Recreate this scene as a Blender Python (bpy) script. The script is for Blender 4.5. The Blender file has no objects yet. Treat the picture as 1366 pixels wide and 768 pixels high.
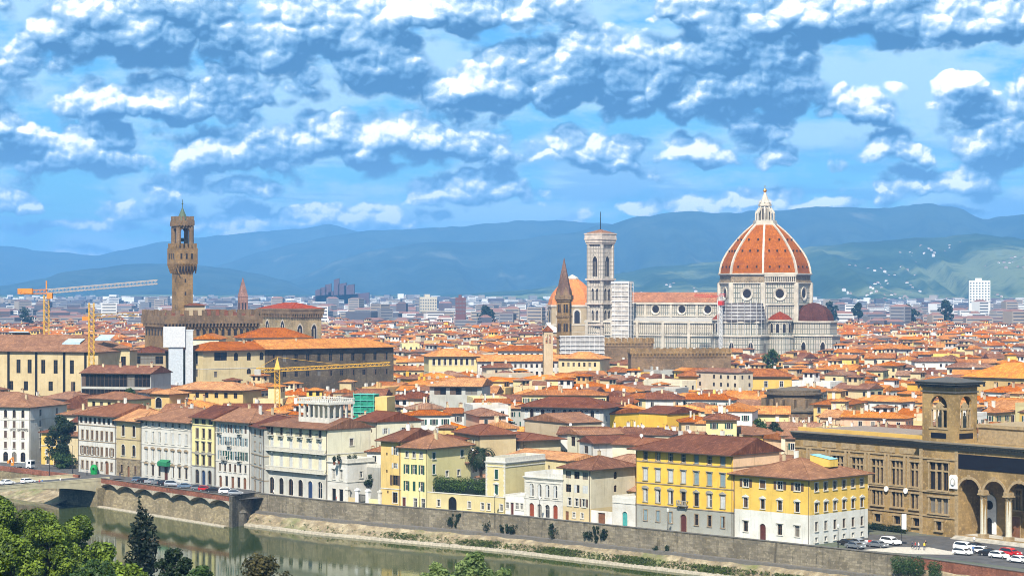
import bpy, math, random
import numpy as np
from mathutils import Vector, Matrix
R = math.radians
rnd = random.Random(7)
scene = bpy.context.scene
col = scene.collection
F = 2920.0          # focal length in photo pixels (photo is 1366 wide)
CAMZ = 54.0         # camera height above the street
# ------------------------------------------------------------------ camera
cd = bpy.data.cameras.new('camera'); cam = bpy.data.objects.new('camera', cd); col.objects.link(cam)
cam.location = (0, 0, CAMZ); cam.rotation_euler = (R(90), 0, 0)
cd.sensor_width = 36.0; cd.lens = 36.0 * F / 1366.0
cd.clip_start = 1.0; cd.clip_end = 120000.0
scene.camera = cam
# ------------------------------------------------------------------ light and exposure
SUN_AZ, SUN_EL = R(191), R(46)
sl = bpy.data.lights.new('sun', 'SUN'); sl.energy = 5.0; sl.angle = R(0.5); sl.color = (1.0, 0.93, 0.82)
so = bpy.data.objects.new('sun', sl); col.objects.link(so)
sdir = Vector((math.sin(SUN_AZ) * math.cos(SUN_EL), math.cos(SUN_AZ) * math.cos(SUN_EL), math.sin(SUN_EL)))
so.rotation_euler = sdir.to_track_quat('Z', 'Y').to_euler()
vs = scene.view_settings
vs.view_transform = 'Standard'; vs.look = 'None'; vs.gamma = 1.0; vs.exposure = 0.85; vs.use_curve_mapping = False
cy = scene.cycles
cy.use_denoising = True
cy.use_adaptive_sampling = True; cy.adaptive_threshold = 0.02; cy.adaptive_min_samples = 12
try: cy.denoiser = 'OPENIMAGEDENOISE'
except Exception: pass
cy.filter_width = 1.0
cy.max_bounces = 5; cy.diffuse_bounces = 2; cy.glossy_bounces = 3; cy.transmission_bounces = 2; cy.volume_bounces = 0
cy.transparent_max_bounces = 6
cy.caustics_reflective = False; cy.caustics_refractive = False

# ------------------------------------------------------------------ node helper
class NT:
    def __init__(s, tree): s.t = tree; s.n = tree.nodes; s.l = tree.links
    def node(s, typ, **kw):
        nd = s.n.new(typ)
        for k, v in kw.items(): setattr(nd, k, v)
        return nd
    def put(s, sock, v):
        if hasattr(v, 'is_output') or isinstance(v, bpy.types.NodeSocket): s.l.new(v, sock)
        elif v is not None: sock.default_value = v
    def math(s, op, a, b=None, c=None, clamp=False):
        nd = s.node('ShaderNodeMath', operation=op, use_clamp=clamp)
        for i, v in enumerate((a, b, c)):
            if v is not None: s.put(nd.inputs[i], v)
        return nd.outputs[0]
    def vec(s, op, a, b=None):
        nd = s.node('ShaderNodeVectorMath', operation=op)
        s.put(nd.inputs[0], a)
        if b is not None: s.put(nd.inputs[1], b)
        return nd.outputs['Value'] if op in ('LENGTH', 'DOT_PRODUCT') else nd.outputs[0]
    def noise(s, vec, scale, detail=4, rough=0.55, dim='3D', w=None, dist=0.0):
        nd = s.node('ShaderNodeTexNoise', noise_dimensions=dim)
        if vec is not None: s.put(nd.inputs['Vector'], vec)
        s.put(nd.inputs['Scale'], scale); s.put(nd.inputs['Detail'], detail); s.put(nd.inputs['Roughness'], rough)
        s.put(nd.inputs['Distortion'], dist)
        if w is not None: s.put(nd.inputs['W'], w)
        return nd.outputs['Fac']
    def mix(s, fac, a, b, typ='MIX'):
        nd = s.node('ShaderNodeMix', data_type='RGBA', blend_type=typ)
        s.put(nd.inputs[0], fac)
        for i, v in ((6, a), (7, b)):
            if isinstance(v, tuple) and len(v) == 3: v = v + (1,)
            s.put(nd.inputs[i], v)
        return nd.outputs[2]
    def ramp(s, fac, *stops):
        nd = s.node('ShaderNodeValToRGB'); e = nd.color_ramp.elements
        while len(e) < len(stops): e.new(0.5)
        for el, (p, c) in zip(e, stops):
            el.position = p; el.color = (c + (1,)) if isinstance(c, tuple) else (c, c, c, 1)
        s.put(nd.inputs[0], fac); return nd.outputs[0]
    def step(s, v, a, b, lo=0.0, hi=1.0):
        nd = s.node('ShaderNodeMapRange', interpolation_type='SMOOTHSTEP')
        s.put(nd.inputs[0], v); s.put(nd.inputs[1], a); s.put(nd.inputs[2], b); s.put(nd.inputs[3], lo); s.put(nd.inputs[4], hi)
        return nd.outputs[0]

# ------------------------------------------------------------------ world: sky with cumulus
world = bpy.data.worlds.new('World'); scene.world = world; world.use_nodes = True
wt = NT(world.node_tree); wt.n.clear()
# cumulus (u along the horizon, v above it, in hundredths of the frame); centre u, base v, half width, height, strength
CLOUDS = [
 (1.70, 2.86, 1.35, 1.35, 1.0), (2.55, 3.05, .9, 1.2, .9), (4.55, 2.58, 1.55, 1.15, 1.0), (4.2, 3.1, .8, .9, .9), (5.8, 3.42, 1.6, .70, .9), (6.55, 2.34, 1.15, .80, .95),
 (7.75, 2.40, 1.15, 1.45, .9), (8.65, 2.16, .60, 1.25, 1.0), (9.75, 2.26, 1.1, 1.55, 1.05), (10.9, 3.26, 1.7, .85, 1.0),
 (12.9, 3.10, 1.3, .85, 1.0), (13.5, 1.50, .85, 1.35, 1.0), (11.9, 1.64, .7, .45, .9), (10.3, 1.60, .36, .48, .9),
 (9.18, 1.66, .55, .45, .95), (8.35, 1.54, .6, .50, .8), (7.45, 1.62, .7, .62, .9), (2.0, 2.20, 1.6, .72, .85),
 (1.2, 1.48, 1.25, .78, .95), (.1, 1.95, .6, .55, .9), (3.0, 1.52, .9, .68, .85), (5.3, 1.66, 1.85, .72, 1.0),
 (2.15, 1.20, .9, .50, .75), (.4, .98, .7, .50, .8), (3.4, 1.24, .8, .40, .7), (6.4, 1.12, 1.4, .46, .75), (10.0, 1.0, 1.7, .36, .65),
 (12.6, 1.30, .9, .42, .8), (11.4, 2.20, .7, .65, .7), (7.0, 3.45, 1.1, .6, .9), (4.0, .92, 1.5, .32, .55), (8.9, 3.5, 1.0, .6, .7),
 (1.0, .72, 1.6, .22, .5), (8.2, .98, .8, .26, .55), (12.4, .90, 1.1, .24, .5), (-1.5, 2.2, 1.8, 1.2, 1.0), (15.6, 2.3, 1.7, 1.2, 1.0),
]
def cloud_groups():
    g = bpy.data.node_groups.new('cumulus_masses', 'ShaderNodeTree')
    g.interface.new_socket('Vector', in_out='INPUT', socket_type='NodeSocketVector')
    g.interface.new_socket('Macro', in_out='OUTPUT', socket_type='NodeSocketFloat')
    t = NT(g); gi = t.node('NodeGroupInput'); go = t.node('NodeGroupOutput')
    p0 = gi.outputs[0]
    wn = t.node('ShaderNodeTexNoise', noise_dimensions='2D')
    t.put(wn.inputs['Vector'], p0); wn.inputs['Scale'].default_value = 1.6; wn.inputs['Detail'].default_value = 4
    wv = t.vec('MULTIPLY', t.vec('SUBTRACT', wn.outputs['Color'], (.5, .5, .5)), (.70, .40, 0))
    p = t.vec('ADD', p0, wv)
    vv = t.node('ShaderNodeSeparateXYZ'); t.put(vv.inputs[0], p); v = vv.outputs[1]
    acc = t.math('MULTIPLY_ADD', t.noise(t.vec('MULTIPLY', p0, (.75, 1.7, 1)), 1.0, 2, .5, '2D'), 3.0, -1.80)
    for (cx, cb, a, h, s) in CLOUDS:
        q = t.vec('MULTIPLY', t.vec('SUBTRACT', p, (cx, cb + h * .28, 0)), (1 / a, 1.38 / h, 0))
        f = t.math('SUBTRACT', s, t.vec('LENGTH', q))
        f = t.math('MINIMUM', f, t.math('MULTIPLY_ADD', v, 2.6 / max(h, .4), -cb * 2.6 / max(h, .4)))
        acc = t.math('SMOOTH_MAX', acc, f, .15)
    t.l.new(acc, go.inputs[0])
    g2 = bpy.data.node_groups.new('cumulus_billows', 'ShaderNodeTree')
    g2.interface.new_socket('Vector', in_out='INPUT', socket_type='NodeSocketVector')
    g2.interface.new_socket('Detail', in_out='OUTPUT', socket_type='NodeSocketFloat')
    t = NT(g2); gi = t.node('NodeGroupInput'); go = t.node('NodeGroupOutput'); p0 = gi.outputs[0]
    n1 = t.noise(t.vec('MULTIPLY', p0, (1, 1.35, 1)), 1.6, 7, .62, '2D')
    nw = t.node('ShaderNodeTexNoise', noise_dimensions='2D'); t.put(nw.inputs['Vector'], p0); nw.inputs['Scale'].default_value = 3.0; nw.inputs['Detail'].default_value = 3
    wob = t.vec('ADD', t.vec('MULTIPLY', p0, (1, 1.2, 1)), t.vec('MULTIPLY', t.vec('SUBTRACT', nw.outputs['Color'], (.5, .5, .5)), (.22, .22, 0)))
    d = t.math('MULTIPLY', t.math('SUBTRACT', n1, .5), FBM)
    for sc_, am in PUFFS:
        vo = t.node('ShaderNodeTexVoronoi', feature='SMOOTH_F1' if sc_ < 5 else 'F1', voronoi_dimensions='2D'); t.put(vo.inputs['Vector'], wob); vo.inputs['Scale'].default_value = sc_
        if sc_ < 5: vo.inputs['Smoothness'].default_value = .12
        q = t.math('MULTIPLY', vo.outputs['Distance'], vo.outputs['Distance']); d = t.math('ADD', d, t.math('MULTIPLY_ADD', q, -am, am * .2))
    t.l.new(d, go.inputs[0])
    return g, g2
FBM = .55
PUFFS = ((1.12, 1.05), (2.7, .50), (6.4, .20))
cg, cg2 = cloud_groups()
def build_world():
    t = wt
    tc = t.node('ShaderNodeTexCoord'); d = tc.outputs['Generated']
    sx = t.node('ShaderNodeSeparateXYZ'); t.put(sx.inputs[0], d)
    X, Y, Z = sx.outputs
    az = t.math('ARCTAN2', X, Y)
    u = t.math('MULTIPLY_ADD', az, F / 100, 6.83)
    hyp = t.math('SQRT', t.math('ADD', t.math('MULTIPLY', X, X), t.math('MULTIPLY', Y, Y)))
    v = t.math('MINIMUM', t.math('MULTIPLY', t.math('DIVIDE', Z, t.math('MAXIMUM', hyp, .02)), F / 100), 40.0)
    cb = t.node('ShaderNodeCombineXYZ'); t.put(cb.inputs[0], u); t.put(cb.inputs[1], v); p = cb.outputs[0]
    def tap(g, off):
        gn = t.node('ShaderNodeGroup', node_tree=g)
        t.put(gn.inputs[0], t.vec('ADD', p, off) if off else p)
        return gn.outputs[0]
    m0, m2 = tap(cg, None), tap(cg, (-.14, .30, 0))
    d0, d1, d2 = tap(cg2, None), tap(cg2, (-.03, .055, 0)), tap(cg2, (-.10, .20, 0))
    sky = t.node('ShaderNodeTexSky', sky_type='NISHITA'); sky.sun_disc = False
    sky.sun_elevation = SUN_EL; sky.sun_rotation = SUN_AZ; sky.altitude = 100; sky.air_density = 1.0; sky.dust_density = .4; sky.ozone_density = 3.0
    skyc = t.mix(1.0, sky.outputs[0], (.36, .84, 1.22), 'MULTIPLY')      # clear, deep blue air
    skyc = t.vec('SCALE', skyc); skyc.node.inputs['Scale'].default_value = SKY
    # thin veil behind the cumulus
    ve = t.noise(t.vec('MULTIPLY', p, (.6, 1.6, 1)), 1.0, 6, .58, '2D')
    veil = t.math('MULTIPLY', t.step(ve, .36, .58), .82)
    base = t.mix(veil, skyc, (.66, .94, 1.14))
    la = t.noise(t.vec('MULTIPLY', p, (.30, 2.6, 1)), 1.0, 5, .55, '2D', dist=.3)
    lay = t.math('MULTIPLY', t.step(la, .47, .60), t.math('MULTIPLY', t.step(v, 2.6, 1.0), .7))
    base = t.mix(lay, base, (.20, .50, .90))
    # cumulus
    alpha = t.step(t.math('MULTIPLY_ADD', d0, .95, m0), -.16, .14)
    low = t.step(v, 2.2, .7)
    li = t.math('MULTIPLY_ADD', t.math('SUBTRACT', d0, d1), 1.95, .25)
    li = t.math('ADD', li, t.math('MULTIPLY', t.math('SUBTRACT', d0, d2), .45))
    li = t.math('ADD', li, t.math('MULTIPLY', t.math('SUBTRACT', m0, m2), .80))
    li = t.math('ADD', li, t.step(m2, .0, .70, .10, -.14), clamp=True)
    cc = t.ramp(li, (0.0, (.075, .22, .44)), (.20, (.15, .36, .63)), (.42, (.32, .56, .83)), (.62, (.52, .76, 1.0)), (.80, (.98, 1.12, 1.22)), (1.0, (1.7, 1.7, 1.66)))
    cc = t.mix(t.math('MULTIPLY', low, .22), cc, (.50, .82, 1.15))
    c = t.mix(alpha, base, cc)
    hz = t.step(v, 1.1, -.2)
    c = t.mix(t.math('MULTIPLY', hz, .25), c, (.30, .66, 1.1))
    bg = t.node('ShaderNodeBackground'); t.put(bg.inputs[0], c); bg.inputs[1].default_value = .56
    out = t.node('ShaderNodeOutputWorld'); t.l.new(bg.outputs[0], out.inputs[0])
    world.cycles.sampling_method = 'MANUAL'; world.cycles.sample_map_resolution = 512
SKY = 0.11
build_world()
# ------------------------------------------------------------------ placement from the photograph's columns and rows
def W(px, py, z=0.0):
    Y = (CAMZ - z) * F / (py - 384.0); return Vector(((px - 683.0) / F * Y, Y, z))
def PX(px, Y): return (px - 683.0) / F * Y
def PZ(py, Y): return CAMZ - (py - 384.0) / F * Y
def to_px(p): return 683 + F * p[0] / p[1], 384 + F * (CAMZ - p[2]) / p[1]

# ------------------------------------------------------------------ materials
MATS = {}
def new_mat(name):
    m = bpy.data.materials.new(name); m.use_nodes = True
    t = NT(m.node_tree); b = t.n['Principled BSDF']
    return m, t, b
def bset(t, b, **kw):
    for k, v in kw.items(): t.put(b.inputs[k.replace('_', ' ')], v)
def plain(name, c, rough=.6, metal=0.0, var=.12, scale=1.5, spec=.3):
    if name in MATS: return MATS[name]
    m, t, b = new_mat(name)
    tc = t.node('ShaderNodeTexCoord')
    n = t.noise(tc.outputs['Object'], scale, 5, .6)
    k = t.step(n, .3, .7, 1 - var, 1 + var)
    cv = t.mix(1.0, c + (1,), (1, 1, 1, 1), 'MULTIPLY'); sc = t.vec('SCALE', cv); t.put(sc.node.inputs['Scale'], k)
    bset(t, b, Base_Color=sc, Roughness=rough, Metallic=metal, Specular_IOR_Level=spec)
    MATS[name] = m; return m
def plaster(name, c, stain=.35, rough=.9, world_space=False):
    """wall render: base colour, slow blotches, rain streaks and dirt"""
    key = name + ('_mass' if world_space else '')
    if key in MATS: return MATS[key]
    m, t, b = new_mat(key)
    tc = t.node('ShaderNodeTexCoord'); oi = t.node('ShaderNodeObjectInfo')
    if world_space:
        ge = t.node('ShaderNodeNewGeometry'); p = ge.outputs['Position']; rn = t.noise(t.vec('MULTIPLY', p, (.045, .045, .02)), 1.0, 0)
    else:
        rn = oi.outputs['Random']
        cb = t.node('ShaderNodeCombineXYZ'); sh = t.math('MULTIPLY', rn, 97.0)
        for i in range(3): t.put(cb.inputs[i], sh)
        p = t.vec('ADD', tc.outputs['Object'], cb.outputs[0])
    n1 = t.noise(p, .28, 5, .62)
    n2 = t.noise(t.vec('MULTIPLY', p, (1.6, 1.6, .13)), 1.0, 4, .6)
    n3 = t.noise(p, 2.2, 4, .6)
    k = t.step(n1, .38, .68)
    c2 = tuple(x * y for x, y in zip(c, (.74, .70, .62)))
    cc = t.mix(t.math('MULTIPLY', k, stain * 1.5), c + (1,), c2 + (1,))
    cc = t.mix(t.math('MULTIPLY', t.step(n2, .52, .75), stain * 1.6), cc, tuple(x * .55 for x in c) + (1,))
    cc = t.mix(t.math('MULTIPLY', t.step(n3, .55, .8), stain * .5), cc, tuple(min(1, x * 1.25) for x in c) + (1,))
    hs = t.node('ShaderNodeHueSaturation'); t.put(hs.inputs['Color'], cc)
    t.put(hs.inputs['Value'], t.step(rn, 0, 1, .86, 1.10)); t.put(hs.inputs['Hue'], t.step(rn, .2, .9, .492, .508))
    bset(t, b, Base_Color=hs.outputs[0], Roughness=rough, Specular_IOR_Level=.2)
    MATS[key] = m; return m
def tiles(name, c, world_space=False, dark=.5):
    """terracotta pantiles: courses running down the slope (uv in metres), bleached and lichened patches"""
    key = name + ('_mass' if world_space else '')
    if key in MATS: return MATS[key]
    m, t, b = new_mat(key)
    uv = t.node('ShaderNodeUVMap'); uvo = uv.outputs[0]
    oi = t.node('ShaderNodeObjectInfo')
    ge = t.node('ShaderNodeNewGeometry'); p = ge.outputs['Position']
    rn = t.noise(t.vec('MULTIPLY', p, (.05, .05, .03)), 1.0, 0) if world_space else oi.outputs['Random']
    n1 = t.noise(p, .22, 5, .68); n2 = t.noise(p, .75, 5, .75)
    wv = t.node('ShaderNodeTexWave', wave_type='BANDS', bands_direction='X', wave_profile='SIN')
    t.put(wv.inputs['Vector'], uvo); wv.inputs['Scale'].default_value = .55; wv.inputs['Distortion'].default_value = 1.2; wv.inputs['Detail'].default_value = 1
    row = t.noise(t.vec('MULTIPLY', uvo, (2.4, .35, 1)), 1.0, 2, .6)
    vo = t.node('ShaderNodeTexVoronoi', voronoi_dimensions='2D'); t.put(vo.inputs['Vector'], t.vec('MULTIPLY', uvo, (2.5, 1.3, 1)))
    sv = t.node('ShaderNodeSeparateColor'); t.put(sv.inputs[0], vo.outputs['Color'])
    hi = (min(1, c[0] * 1.42), min(1, c[1] * 1.62), min(1, c[2] * 1.8)); lo = (c[0] * dark, c[1] * dark * .95, c[2] * dark * 1.05)
    cc = t.mix(t.step(n1, .36, .66), c + (1,), lo + (1,))
    cc = t.mix(t.math('MULTIPLY', t.step(n2, .46, .66), .85), cc, hi + (1,))
    cc = t.mix(t.math('MULTIPLY', t.step(row, .44, .64), .75), cc, lo + (1,))
    cc = t.mix(t.math('MULTIPLY', t.step(sv.outputs[0], .5, .9), .75), cc, lo + (1,))
    cc = t.mix(t.math('MULTIPLY', t.step(wv.outputs['Fac'], .35, .0), .45), cc, tuple(x * .35 for x in c) + (1,))
    hs = t.node('ShaderNodeHueSaturation'); t.put(hs.inputs['Color'], cc)
    t.put(hs.inputs['Value'], t.step(rn, 0.1, .9, .72, 1.22)); t.put(hs.inputs['Hue'], t.step(rn, .2, .8, .494, .510))
    t.put(hs.inputs['Saturation'], t.step(rn, .0, 1, 1.16, .96))
    bset(t, b, Base_Color=hs.outputs[0], Roughness=.85, Specular_IOR_Level=.15)
    MATS[key] = m; return m
def stone(name, c, bw=1.0, bh=.45, mortar=.6, var=.45, rough=.92, streak=.3):
    """coursed masonry from a brick pattern in wall uv, with weather stains"""
    if name in MATS: return MATS[name]
    m, t, b = new_mat(name)
    uv = t.node('ShaderNodeUVMap').outputs[0]
    ge = t.node('ShaderNodeNewGeometry'); p = ge.outputs['Position']
    br = t.node('ShaderNodeTexBrick'); t.put(br.inputs['Vector'], uv); br.inputs['Scale'].default_value = 1.0
    br.inputs['Brick Width'].default_value = bw; br.inputs['Row Height'].default_value = bh; br.inputs['Mortar Size'].default_value = bh * .06
    t.put(br.inputs['Color1'], c + (1,)); t.put(br.inputs['Color2'], tuple(x * (1 - var) for x in c) + (1,)); t.put(br.inputs['Mortar'], tuple(x * mortar for x in c) + (1,))
    n1 = t.noise(p, .12, 6, .65); n2 = t.noise(t.vec('MULTIPLY', p, (.9, .9, .07)), 1.0, 5, .65); n3 = t.noise(p, 1.3, 5, .65)
    cc = t.mix(t.math('MULTIPLY', t.step(n1, .42, .60), .75), br.outputs[0], tuple(x * .42 for x in c) + (1,))
    cc = t.mix(t.math('MULTIPLY', t.step(n2, .52, .70), streak * 1.6), cc, tuple(x * .22 for x in c) + (1,))
    cc = t.mix(t.math('MULTIPLY', t.step(n3, .52, .74), .5), cc, tuple(min(1, x * 1.75) for x in c) + (1,))
    bset(t, b, Base_Color=cc, Roughness=rough, Specular_IOR_Level=.2)
    MATS[name] = m; return m
def marble(name, c=(.62, .59, .53), line=(.10, .13, .12), bw=1.5, bh=3.0, th=.16):
    """white marble panelled with dark green bands"""
    if name in MATS: return MATS[name]
    m, t, b = new_mat(name)
    uv = t.node('ShaderNodeUVMap').outputs[0]
    ge = t.node('ShaderNodeNewGeometry'); p = ge.outputs['Position']
    def panel(w, h, ms, off):
        br = t.node('ShaderNodeTexBrick'); t.put(br.inputs['Vector'], uv); br.offset = off
        br.inputs['Scale'].default_value = 1; br.inputs['Brick Width'].default_value = w; br.inputs['Row Height'].default_value = h
        br.inputs['Mortar Size'].default_value = ms; br.inputs['Mortar Smooth'].default_value = .1
        return br
    a = panel(bw, bh, th, 0.0); a2 = panel(bw * 3, bh * 2, th * 1.5, 0.0)
    t.put(a.inputs['Color1'], c + (1,)); t.put(a.inputs['Color2'], tuple(x * .86 for x in c) + (1,)); t.put(a.inputs['Mortar'], line + (1,))
    cc = t.mix(t.math('MULTIPLY', a2.outputs['Fac'], .45), a.outputs[0], tuple(x * .45 for x in c) + (1,))
    n1 = t.noise(p, .10, 6, .65); n3 = t.noise(p, .9, 5, .65)
    cc = t.mix(t.math('MULTIPLY', t.step(n1, .42, .66), .40), cc, (.28, .24, .19, 1))
    cc = t.mix(t.math('MULTIPLY', t.step(n3, .50, .74), .30), cc, (.20, .18, .15, 1))
    bset(t, b, Base_Color=cc, Roughness=.6, Specular_IOR_Level=.3)
    MATS[name] = m; return m
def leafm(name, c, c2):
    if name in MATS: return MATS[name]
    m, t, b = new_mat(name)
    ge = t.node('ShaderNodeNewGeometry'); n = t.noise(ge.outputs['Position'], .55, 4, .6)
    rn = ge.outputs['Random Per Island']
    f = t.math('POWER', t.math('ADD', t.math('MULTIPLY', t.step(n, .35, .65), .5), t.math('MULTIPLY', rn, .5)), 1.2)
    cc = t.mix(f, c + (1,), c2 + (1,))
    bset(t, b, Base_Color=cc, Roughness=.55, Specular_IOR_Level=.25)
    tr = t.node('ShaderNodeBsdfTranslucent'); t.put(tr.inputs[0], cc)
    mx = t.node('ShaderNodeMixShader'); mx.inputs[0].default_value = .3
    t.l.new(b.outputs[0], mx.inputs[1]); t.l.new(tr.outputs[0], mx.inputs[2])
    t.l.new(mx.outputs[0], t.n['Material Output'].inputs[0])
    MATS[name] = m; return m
def glassm():
    if 'window_glass' in MATS: return MATS['window_glass']
    m, t, b = new_mat('window_glass')
    oi = t.node('ShaderNodeObjectInfo')
    cc = t.mix(t.math('GREATER_THAN', oi.outputs['Random'], .86), (.012, .013, .016, 1), (.16, .15, .13, 1))
    bset(t, b, Base_Color=cc, Roughness=.18, Specular_IOR_Level=.35)
    MATS['window_glass'] = m; return m

# ------------------------------------------------------------------ mesh builder (uv in metres along each face)
class MB:
    def __init__(s): s.v = []; s.f = []; s.m = []
    def add(s, vs, fs, m=0):
        o = len(s.v); s.v += [tuple(p) for p in vs]
        for f in fs: s.f.append([i + o for i in f]); s.m.append(m)
    def poly(s, pts, m=0): s.add(pts, [list(range(len(pts)))], m)
    def box(s, x0, x1, y0, y1, z0, z1, m=0, bottom=True):
        v = [(x0, y0, z0), (x1, y0, z0), (x1, y1, z0), (x0, y1, z0), (x0, y0, z1), (x1, y0, z1), (x1, y1, z1), (x0, y1, z1)]
        f = [[4, 5, 6, 7], [0, 1, 5, 4], [1, 2, 6, 5], [2, 3, 7, 6], [3, 0, 4, 7]]
        if bottom: f.append([3, 2, 1, 0])
        s.add(v, f, m)
    def prism(s, pts, z0, z1, m=0, top=True, mt=None, z1s=None, scale=1.0, c=(0, 0)):
        n = len(pts); up = [(c[0] + (x - c[0]) * scale, c[1] + (y - c[1]) * scale) for x, y in pts]
        s.add([(x, y, z0) for x, y in pts] + [(x, y, z1) for x, y in up], [[i, (i + 1) % n, n + (i + 1) % n, n + i] for i in range(n)], m)
        if top: s.poly([(x, y, z1) for x, y in up], m if mt is None else mt)
    def xz(s, pts, y0, y1, m=0):
        """extrude a polygon of the xz plane (counter-clockwise seen from -y) from y0 (front) to y1"""
        n = len(pts)
        s.poly([(x, y0, z) for x, z in pts], m)
        s.add([(x, y0, z) for x, z in pts] + [(x, y1, z) for x, z in pts], [[(i + 1) % n, i, n + i, n + (i + 1) % n] for i in range(n)], m)
    def yz(s, pts, x0, x1, m=0):
        n = len(pts)
        s.poly([(x1, y, z) for y, z in pts], m); s.poly([(x0, y, z) for y, z in reversed(pts)], m)
        s.add([(x0, y, z) for y, z in pts] + [(x1, y, z) for y, z in pts], [[i, (i + 1) % n, n + (i + 1) % n, n + i] for i in range(n)], m)
    def cyl(s, cx, cy_, r0, r1, z0, z1, n=8, m=0, ph=0.0, top=True):
        a = [ph + 2 * math.pi * i / n for i in range(n)]
        s.add([(cx + r0 * math.cos(t), cy_ + r0 * math.sin(t), z0) for t in a] + [(cx + r1 * math.cos(t), cy_ + r1 * math.sin(t), z1) for t in a],
              [[i, (i + 1) % n, n + (i + 1) % n, n + i] for i in range(n)], m)
        if top and r1 > .01: s.poly([(cx + r1 * math.cos(t), cy_ + r1 * math.sin(t), z1) for t in a], m)
    def lathe(s, prof, n=16, cx=0, cy_=0, m=0, ph=0.0):
        for (r0, z0), (r1, z1) in zip(prof, prof[1:]): s.cyl(cx, cy_, r0, r1, z0, z1, n, m, ph, top=False)
    def bar(s, p, q, w=.1, m=0, h=None):
        p, q = Vector(p), Vector(q); d = (q - p)
        if d.length < 1e-6: return
        d.normalize(); a = d.cross(Vector((0, 0, 1)))
        if a.length < 1e-3: a = Vector((1, 0, 0))
        a.normalize(); b = d.cross(a); h = h or w; a = a * w / 2; b = b * h / 2
        v = [p - a - b, p + a - b, p + a + b, p - a + b, q - a - b, q + a - b, q + a + b, q - a + b]
        s.add(v, [[0, 1, 5, 4], [1, 2, 6, 5], [2, 3, 7, 6], [3, 0, 4, 7], [3, 2, 1, 0], [4, 5, 6, 7]], m)
    def tube(s, pts, rads, n=6, m=0):
        rings = []
        for i, p in enumerate(pts):
            p = Vector(p); d = (Vector(pts[min(i + 1, len(pts) - 1)]) - Vector(pts[max(i - 1, 0)])).normalized()
            a = d.cross(Vector((.3, .9, .2))).normalized(); b = d.cross(a)
            rings.append([p + (a * math.cos(2 * math.pi * k / n) + b * math.sin(2 * math.pi * k / n)) * rads[i] for k in range(n)])
        o = len(s.v); s.v += [tuple(q) for r in rings for q in r]
        for i in range(len(pts) - 1):
            for k in range(n):
                s.f.append([o + i * n + k, o + i * n + (k + 1) % n, o + (i + 1) * n + (k + 1) % n, o + (i + 1) * n + k]); s.m.append(m)
    def merge(s, other, M=None, moff=0):
        o = len(s.v)
        s.v += [tuple(M @ Vector(p)) for p in other.v] if M is not None else other.v
        s.f += [[i + o for i in f] for f in other.f]; s.m += [k + moff for k in other.m]
    def mesh(s, name, mats, smooth=False):
        me = bpy.data.meshes.new(name); me.from_pydata(s.v, [], s.f)
        for mm in (mats if isinstance(mats, (list, tuple)) else [mats]): me.materials.append(mm)
        np_ = len(me.polygons)
        if np_:
            me.polygons.foreach_set('material_index', np.array(s.m[:np_], dtype=np.int32))
            nr = np.empty(np_ * 3, np.float32); me.polygons.foreach_get('normal', nr); nr = nr.reshape(-1, 3)
            lt = np.empty(np_, np.int32); me.polygons.foreach_get('loop_total', lt)
            lv = np.empty(len(me.loops), np.int32); me.loops.foreach_get('vertex_index', lv)
            co = np.array(s.v, np.float32)[lv]; n = np.repeat(nr, lt, axis=0)
            tx = np.stack([-n[:, 1], n[:, 0], np.zeros(len(n))], 1); ln = np.linalg.norm(tx, axis=1); flat = ln < .02
            tx[flat] = (1, 0, 0); ln[flat] = 1; tx /= ln[:, None]
            bt = np.cross(n, tx)
            uv = np.stack([(co * tx).sum(1), (co * bt).sum(1)], 1).astype(np.float32)
            ul = me.uv_layers.new(name='UVMap'); ul.data.foreach_set('uv', uv.ravel())
            if smooth: me.polygons.foreach_set('use_smooth', np.ones(np_, bool))
        return me
    def build(s, name, mats, parent=None, loc=(0, 0, 0), rz=0.0, smooth=False):
        return inst(s.mesh(name, mats, smooth), name, parent, loc, rz)
def inst(me, name, parent=None, loc=(0, 0, 0), rz=0.0, scale=None):
    o = bpy.data.objects.new(name, me); col.objects.link(o)
    o.location = loc; o.rotation_euler = (0, 0, rz)
    if scale is not None: o.scale = scale if isinstance(scale, (tuple, list)) else (scale,) * 3
    if parent is not None: o.parent = parent
    return o
def tag(o, label=None, cat=None, group=None, kind=None):
    if label: o['label'] = label
    if cat: o['category'] = cat
    if group: o['group'] = group
    if kind: o['kind'] = kind
    return o
def thing(name, label, cat, loc=(0, 0, 0), rz=0.0, group=None):
    o = bpy.data.objects.new(name, None); col.objects.link(o); o.location = loc; o.rotation_euler = (0, 0, rz)
    return tag(o, label, cat, group)
def copy_tree(o, parent=None):
    c = o.copy(); col.objects.link(c)
    if parent is not None: c.parent = parent
    for ch in list(o.children): copy_tree(ch, c)
    return c

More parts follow.
